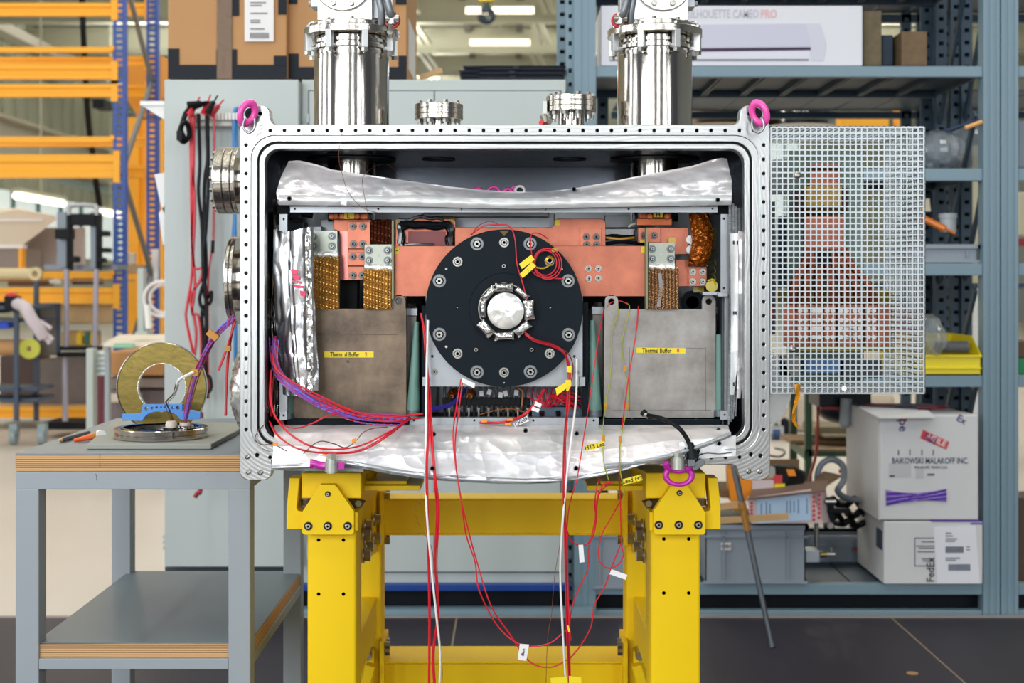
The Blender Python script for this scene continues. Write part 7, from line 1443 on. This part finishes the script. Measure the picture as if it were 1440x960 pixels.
tagobj('yellow_tag', [(800, 950), (817, 952), (818, 962), (800, 962)], 2.452, TAPEY, 'bright yellow tag at the bottom of red bundle, right half', G1)
tagobj('yellow_tag', [(797, 878), (800, 880), (802, 889), (799, 888)], 2.44, TAPEY, 'tiny yellow tag on the dense red bundle beside the floor edge', G1)
tagobj('white_tag', [(813.5, 766), (820, 765.5), (822, 790), (815, 791)], 2.45, PAPER, 'upright white tag on red loop under yellow beam', G2)
tagobj('white_tag', [(860, 800), (882, 808), (880, 815), (857, 807)], 2.46, PAPER, 'slanted white tag over the right yellow rear post', G2)
tagobj('white_tag', [(731, 905), (744, 906), (740, 929), (728, 927)], 2.45, PAPER, 'white tag with tiny print on the lowest red loop', G2, 'i8am', 4, 80)
tagobj('white_tag', [(650, 531), (668, 539), (667, 546), (649, 537)], 2.522, PAPER, 'white tag tied to red wires under the disc rim', G2)
tagobj('white_tag', [(722, 595), (741, 584.5), (744, 592), (724, 600)], 2.535, PAPER, 'white tag with faint print on the red wires at bottom bar', G2, 'CX009', 5, 28)
tagobj('white_tag', [(753, 564), (762, 568), (760, 573), (751, 570)], 2.53, PAPER, 'upper small white tag by terminal box', G2)
tagobj('white_tag', [(749, 571), (759, 575), (757, 580), (747, 576)], 2.532, PAPER, 'second small white tag by terminal box, just underneath', G2)
tagobj('white_tag', [(480, 281), (488, 283), (487, 289), (479, 287)], 2.515, PAPER, 'tiny white tag on the upper blanket hem', G2)
wires('red_wires', 'red bundle lying along the bottom bar towards white tags', [(675, 594, 2.545), (700, 594, 2.54), (722, 590, 2.535), (740, 580, 2.535), (752, 568, 2.535), (765, 548, 2.56)], 6, 2, .0012, [RED], 31, tidy=True)
for x, y in ((681, 592), (714, 596), (717, 590)): m = MB(); m.pb(x-4, y-1.5, x+4, y+1.5, 2.53, .003); one('orange_tape_tab', m, MATS['orange tape'], {681: 'orange tape tab at the red bundle\'s free end on bottom bar', 714: 'lower orange tape tab by the printed white tag', 717: 'upper orange tape tab by the printed white tag'}[x], 'tape', 'orange tape tabs on the bottom bar')
CW = mat('thin copper wire', '#8a5a3a', .4, .6)
wires('copper_wire', 'hair thin copper wire falling over upper blanket beside the left inner pipe', [(478, 181, 2.494), (480, 195, 2.49), (476, 215, 2.49), (480, 240, 2.50), (490, 270, 2.51), (510, 292, 2.53), (535, 300, 2.55)], 1, 0, .0005, [CW], 1, cat='wire')
wires('copper_wire', 'hair thin copper wire arching between inner pipe and blanket', [(517, 300, 2.52), (510, 260, 2.52), (513, 245, 2.56), (530, 233, 2.6), (545, 231, 2.62), (558, 242, 2.62)], 1, 0, .0005, [CW], 2, cat='wire')
wires('copper_wire', 'hair thin dark wire hanging left beside the white cable', [(790, 750, 2.47), (780, 810, 2.47), (776, 860, 2.47), (770, 900, 2.47), (767, 985, 2.47)], 1, 0, .0005, [CW], 3, cat='wire')
wires('copper_wire', 'hair thin dark wire near the left red bundle, bowing over the beam', [(594, 700, 2.46), (583, 715, 2.46), (590, 740, 2.46), (608, 775, 2.46), (612, 860, 2.47), (622, 940, 2.47), (618, 985, 2.47)], 1, 0, .0005, [CW], 4, cat='wire')
# outside loom on the chamber's left flank
loom('outer_loom', 'loom of purple, red and blue wires running to the ring flange', [(330, 447, 2.66), (318, 458, 2.66), (303, 475, 2.68), (288, 500, 2.70), (275, 530, 2.74), (266, 565, 2.78), (260, 594, 2.81)], 11, 5, 8)
m = MB(); m.beam(W(293, 466, 2.655), W(306, 476, 2.655), .014, .012); m.beam(W(270, 523, 2.70), W(279, 524, 2.70), .012, .012); one('amber_band', m, KAPT, 'amber tape bands holding the purple loom together', 'tape')
wires('white_sleeve', 'white sleeve branching off the purple loom towards the brass disc', [(272, 523, 2.69), (262, 528, 2.69), (252, 534, 2.7), (249, 540, 2.71)], 2, .8, .0022, [WHITE], 5, cat='cable')
wires('brown_wire', 'thin brown strands fanning from white sleeve down to the ring flange', [(250, 540, 2.71), (245, 555, 2.74), (234, 566, 2.77), (238, 578, 2.80), (243, 592, 2.82)], 5, 3, .0006, [MATS['brown wire']], 6)
wires('red_cable', 'thick red cable ends hanging from the flank flange, amber banded', [(330, 450, 2.66), (325, 480, 2.67), (321, 510, 2.67), (319, 550, 2.67), (318, 584, 2.67)], 2, 2, .0022, [RED], 7, cat='cable')
wires('red_cable', 'shorter red cable curving left under the flank flange', [(330, 452, 2.66), (323, 475, 2.66), (315, 500, 2.66), (307, 520, 2.66)], 2, 1.2, .002, [RED], 8, cat='cable')
m = MB(); m.pb(316, 486, 324, 494, 2.655, .01); one('amber_band', m, KAPT, 'amber tape band around the thick red cable ends', 'tape')
m = MB(); m.ptube([(283, 580, 5.0), (284, 640, 4.97), (282, 688, 4.9), (278, 693, 4.9), (274, 699, 4.9)], .008, 8); one('red_lead_end', m, REDD, 'loose red lead end visible below the table rail', 'cable')
# ================================================================ work table
TD = 2.65; tb = thing('work_table', 'grey steel table with thick plywood top and lower shelf', 'table', (W(187, 0, TD).x, TD+.34, 0)); TB = 3.33
zt = W(0, 637.5, TD).z; xl = W(21.5, 0, TD).x; xr = W(352, 0, TD).x; th = 25*TD/F
m = MB(); m.box(xl, xr, TD, TB, zt-th, zt-.002); put('plywood_top', m, PLY, tb, bevel=.0008)
m = MB(); m.box(xl, xr, TD+.0006, TB-.0006, zt-.002, zt); put('laminate', m, LAM, tb)
zr = zt-th
m = MB(); m.box(xl, xr, TD, TD+.03, zr-.034, zr-.0005); m.box(xl, xr, TB-.03, TB, zr-.034, zr-.0005); m.box(xl, xl+.03, TD+.03, TB-.03, zr-.034, zr-.0005); m.box(xr-.03, xr, TD+.03, TB-.03, zr-.034, zr-.0005); put('apron_rail', m, GREYB, tb, bevel=.0015)
for (a, b, c, d) in ((xl, xl+.0436, TD, TD+.0436), (xr-.041, xr, TD, TD+.0436), (xl, xl+.0436, TB-.0436, TB), (xr-.041, xr, TB-.0436, TB)):
    m = MB(); m.box(a, b, c, d, 0, zr-.033); put('leg', m, GREYB, tb, bevel=.002)
zs = W(0, 904, 2.66).z; tsh = .0265
m = MB(); m.box(xl+.03, xr-.003, TD+.006, TB-.006, zs-tsh, zs-.001)
q = put('plywood_shelf', m, PLY, tb, bevel=.001)
m = MB(); m.box(xl+.033, xr-.004, TD+.012, TB-.012, zs-.001, zs+.0008); put('laminate', m, mat('speckled grey laminate', '#6c7a82', .4, var=(300, .12)), tb)
m = MB(); m.box(xl+.0437, xr-.0412, TD+.0005, TD+.03, zs-tsh-.02, zs-tsh); m.box(xl+.0437, xr-.0412, TB-.03, TB, zs-tsh-.02, zs-tsh); m.box(xr-.02, xr-.0005, TD+.044, TB-.044, zs-tsh-.02, zs-tsh); m.box(xl+.0005, xl+.02, TD+.044, TB-.044, zs-tsh-.02, zs-tsh); put('shelf_rail', m, GREYB, tb, bevel=.001)
m = MB(); m.pb(140, 638, 140.8, 645, TD-.0004, .0004); m.pb(140, 649, 140.8, 656, TD-.0004, .0004); m.ptube([(134.5, 666, TD-.0002), (136, 671, TD-.0002), (135.5, 675, TD-.0002)], .0004, 4); put('pencil_mark', m, INK, tb)
# items on the table
m = MB(); 
def T(px, d): return W(px, 0, d).x
def onT(py): return (CH-zt)*F/(py-HY)            # distance at which a point on the table top shows at this height
dF, dB = onT(632), onT(601)
A_ = [(T(122, dF), dF), (T(297, dF), dF), (T(334, onT(612)), onT(612)), (T(345, dB), dB), (T(160, dB+.03), dB+.03)]
n = len(A_); m.add([(x, y, zt+.0005) for x, y in A_]+[(x, y, zt+.011) for x, y in A_], [tuple(range(n-1, -1, -1)), tuple(range(n, 2*n))]+[(i, (i+1) % n, n+(i+1) % n, n+i) for i in range(n)]); one('foam_mat', m, FOAM, 'thick beige grey foam mat on the table under ring flange', 'mat', bevel=.002)
zf = zt+.0115; RDp = 2.83; cxr = W(227, 0, RDp).x; R_ = 65*RDp/F
t = thing('ring_flange', 'polished steel ring flange with feedthroughs lying on the foam mat', 'flange', (cxr, RDp, zf))
m = MB(); m.lathe([(R_*.80, 0), (R_-.001, 0), (R_, .001), (R_, .0085), (R_-.001, .009), (R_*.985, .0095), (R_*.985, .0105), (R_, .011), (R_, .0185), (R_-.001, .0195), (R_*.86, .0195), (R_*.84, .017), (R_*.80, .017)], (cxr, RDp, zf), 'z', 80, True); put('ring', m, STEEL, t, smooth=30)
m = MB(); m.lathe([(R_*.84, .0185), (R_*.86, .0205), (R_*.80, .0205), (R_*.80, .0185)], (cxr, RDp, zf), 'z', 64, True); m.cyl((cxr, RDp, zf+.001), (cxr, RDp, zf+.006), R_*.80, 48); put('black_gasket', m, mat('glossy black disc', '#1c1e22', .1, .6), t, smooth=30)
for px, h, mt2 in ((241, .022, STEEL), (261, .026, STEEL)):
    c = Vector((W(px, 0, RDp-.03).x, RDp-.03, zf)); m = MB(); m.lathe([(.0, 0), (.0145, 0), (.0145, h-.006), (.016, h-.006), (.016, h), (0, h)], c, 'z', 28); fd_ = put('feedthrough', m, mt2, t, smooth=30)
    m = MB(); m.lathe([(.0115, h), (.0115, h+.006), (.009, h+.012 if px == 241 else h+.004), (0, h+.013 if px == 241 else h+.004)], c, 'z', 24); put('plug', m, mat('ivory plug', '#d2c6b8', .4), fd_, smooth=40)
    m = MB()
    for i in range(8): a = 2*PI*i/8; m.cyl(c+Vector((math.cos(a)*.009, math.sin(a)*.009, h)), c+Vector((math.cos(a)*.009, math.sin(a)*.009, h+.009)), .0012, 6)
    put('pins', m, CW, fd_)
# brass ring disc standing upright
Dd = 3.02; rr_ = 62.5*Dd/F; c = W(227.5, 0, Dd); cz = zt+rr_+.001; t = thing('brass_ring_disc', 'large brass coloured ring disc standing upright behind ring flange', 'disc', (c.x, Dd, zt))
m = MB(); m.lathe([(34*Dd/F, 0), (rr_-.001, 0), (rr_, .001), (rr_, .004), (rr_, .012), (34*Dd/F, .012)], (c.x, Dd, cz), 'y', 80, True); put('brass_face', m, BRASS, t, smooth=30)
m = MB(); m.lathe([(rr_, .0005), (rr_+.0018, .0015), (rr_+.0018, .014), (rr_, .014)], (c.x-.0012, Dd, cz), 'y', 80, True); m.lathe([(33.4*Dd/F, -.0005), (34.4*Dd/F, -.0005), (34.4*Dd/F, .012), (33.4*Dd/F, .012)], (c.x, Dd, cz), 'y', 64, True); put('steel_rim', m, STEELB, t, smooth=30)
# blue plastic holder
hD = 2.94; t = thing('blue_holder', 'blue plastic arched holder with row of round holes', 'holder', W(227, 600, hD))
ol = [(172, 592.5), (196, 592), (200, 588), (201, 579), (256, 578), (256, 588), (270, 587), (281, 590), (281, 598), (262, 600), (256, 600)]+[(227+26*math.cos(a), 601-14*math.sin(a)) for a in [PI*i/14 for i in range(1, 14)]]+[(200, 601), (172, 600)]
m = MB(); m.plate(ol, [circ(x, y, r, 12)[::-1] for x, y, r in ((206, 584, 3), (214, 583.5, 2.2), (220.5, 582.5, 2), (226.5, 582.3, 1.6), (231.5, 582.3, 1.6), (237, 582.5, 2), (243, 583, 2.4), (250, 583, 3))], hD, .012, .0008); o_ = put('arch', m, BLUP, t)
zlow = min(v.co.z for v in o_.data.vertices)+t.location.z
for ch_ in (o_,): ch_.location.z += (zf-zlow)+.0205
# pencil and orange scraper
t = thing('pencil', 'short grey pencil with bare wooden tip on the table edge', 'pencil', W(105, 618, 2.72)); z_ = zt+.005
a = Vector((T(83, onT(623)), onT(623), z_)); b = Vector((T(127, onT(611)), onT(611)-.01, z_)); d_ = (b-a).normalized()
m = MB(); m.cyl(a+d_*.010, b, .0045, 6); put('barrel', m, mat('graphite grey', '#3c4248', .4), t); m = MB(); m.cyl(a, a+d_*.010, .0012, 8, .0045); put('wood_tip', m, WOOD, t)
t = thing('scraper_knife', 'orange handled scraper with round white cap end', 'knife', (T(125, 2.75), 2.76, zt)); a = Vector((T(104, onT(622)), onT(622), zt+.004)); b = Vector((T(140, onT(619)), onT(619), zt+.011))
m = MB(); m.cyl(a, b, .0035, 10, .0085); put('handle', m, mat('orange plastic', '#e8622c', .35), t, smooth=40)
m = MB(); d_ = (b-a).normalized(); m.cyl(a+(b-a)*.62, b-d_*.001, .0065, 12, .0092); put('amber_wrap', m, mat('amber wrap', '#b87c30', .4), t, smooth=40)
m = MB(); m.cyl(b, b+Vector((.006, -.008, .0)), .0105, 20); put('white_cap', m, WHITE, t, smooth=30)

# ---------------------------------------------------------------- tidy the tree
def islands(o):
    me = o.data; b = bmesh.new(); b.from_mesh(me); b.verts.ensure_lookup_table(); seen = set(); out = []
    for v in b.verts:
        if v.index in seen: continue
        st = [v]; seen.add(v.index); g = []
        while st:
            q = st.pop(); g.append(q.index)
            for ed in q.link_edges:
                w_ = ed.other_vert(q)
                if w_.index not in seen: seen.add(w_.index); st.append(w_)
        out.append(set(g))
    b.free(); return out
SPLIT = {'side_sheet', 'red_tape', 'side_rail', 'clamp_bolt', 'corner_block', 'caster', 'bracket', 'column', 'hinge', 'yellow_tape', 'yellow_tag', 'base_leg_and_shade', 'black_recess', 'jack', 'amber_bundle_tape', 'violet_print', 'hose', 'shackle', 'red_print', 'gap_fitting', 'punched_hole', 'slot_hole', 'eyelet', 'tapped_hole', 'rib', 'shelf_rail', 'apron_rail', 'grey_cables', 'pale_cables', 'machined_line', 'dark_clamp', 'yellow_carrier', 'red_patch', 'side_screw', 'shelf_gap_shade', 'board'}
for o in list(bpy.data.objects):
    base = o.name.split('.')[0]
    if o.type == 'MESH' and o.parent and base in SPLIT and not o.children:
        isl = islands(o)
        if len(isl) < 2 or len(isl) > 40: continue
        src = o.data
        for k_, g in enumerate(isl):
            b = bmesh.new(); b.from_mesh(src); b.verts.ensure_lookup_table()
            bmesh.ops.delete(b, geom=[v for v in b.verts if v.index not in g], context='VERTS')
            me = bpy.data.meshes.new(base); b.to_mesh(me); b.free()
            for mt_ in src.materials: me.materials.append(mt_)
            if k_ == 0: o.data = me
            else: c_ = o.copy(); c_.data = me; COL.objects.link(c_)
for o in list(bpy.data.objects):                    # a thing with a single part is that part
    if o.type == 'EMPTY' and len(o.children) == 1:
        ch_ = o.children[0]
        if not ch_.children:
            nm = o.name.split('.')[0]; pr = {k_: o[k_] for k_ in ('label', 'category', 'group', 'kind') if k_ in o}; loc = o.location.copy()
            bpy.data.objects.remove(o); ch_.parent = None; ch_.location = ch_.location+loc; ch_.name = nm
            for k_, v_ in pr.items(): ch_[k_] = v_
for o in bpy.data.objects:
    if '_o' in o: del o['_o']
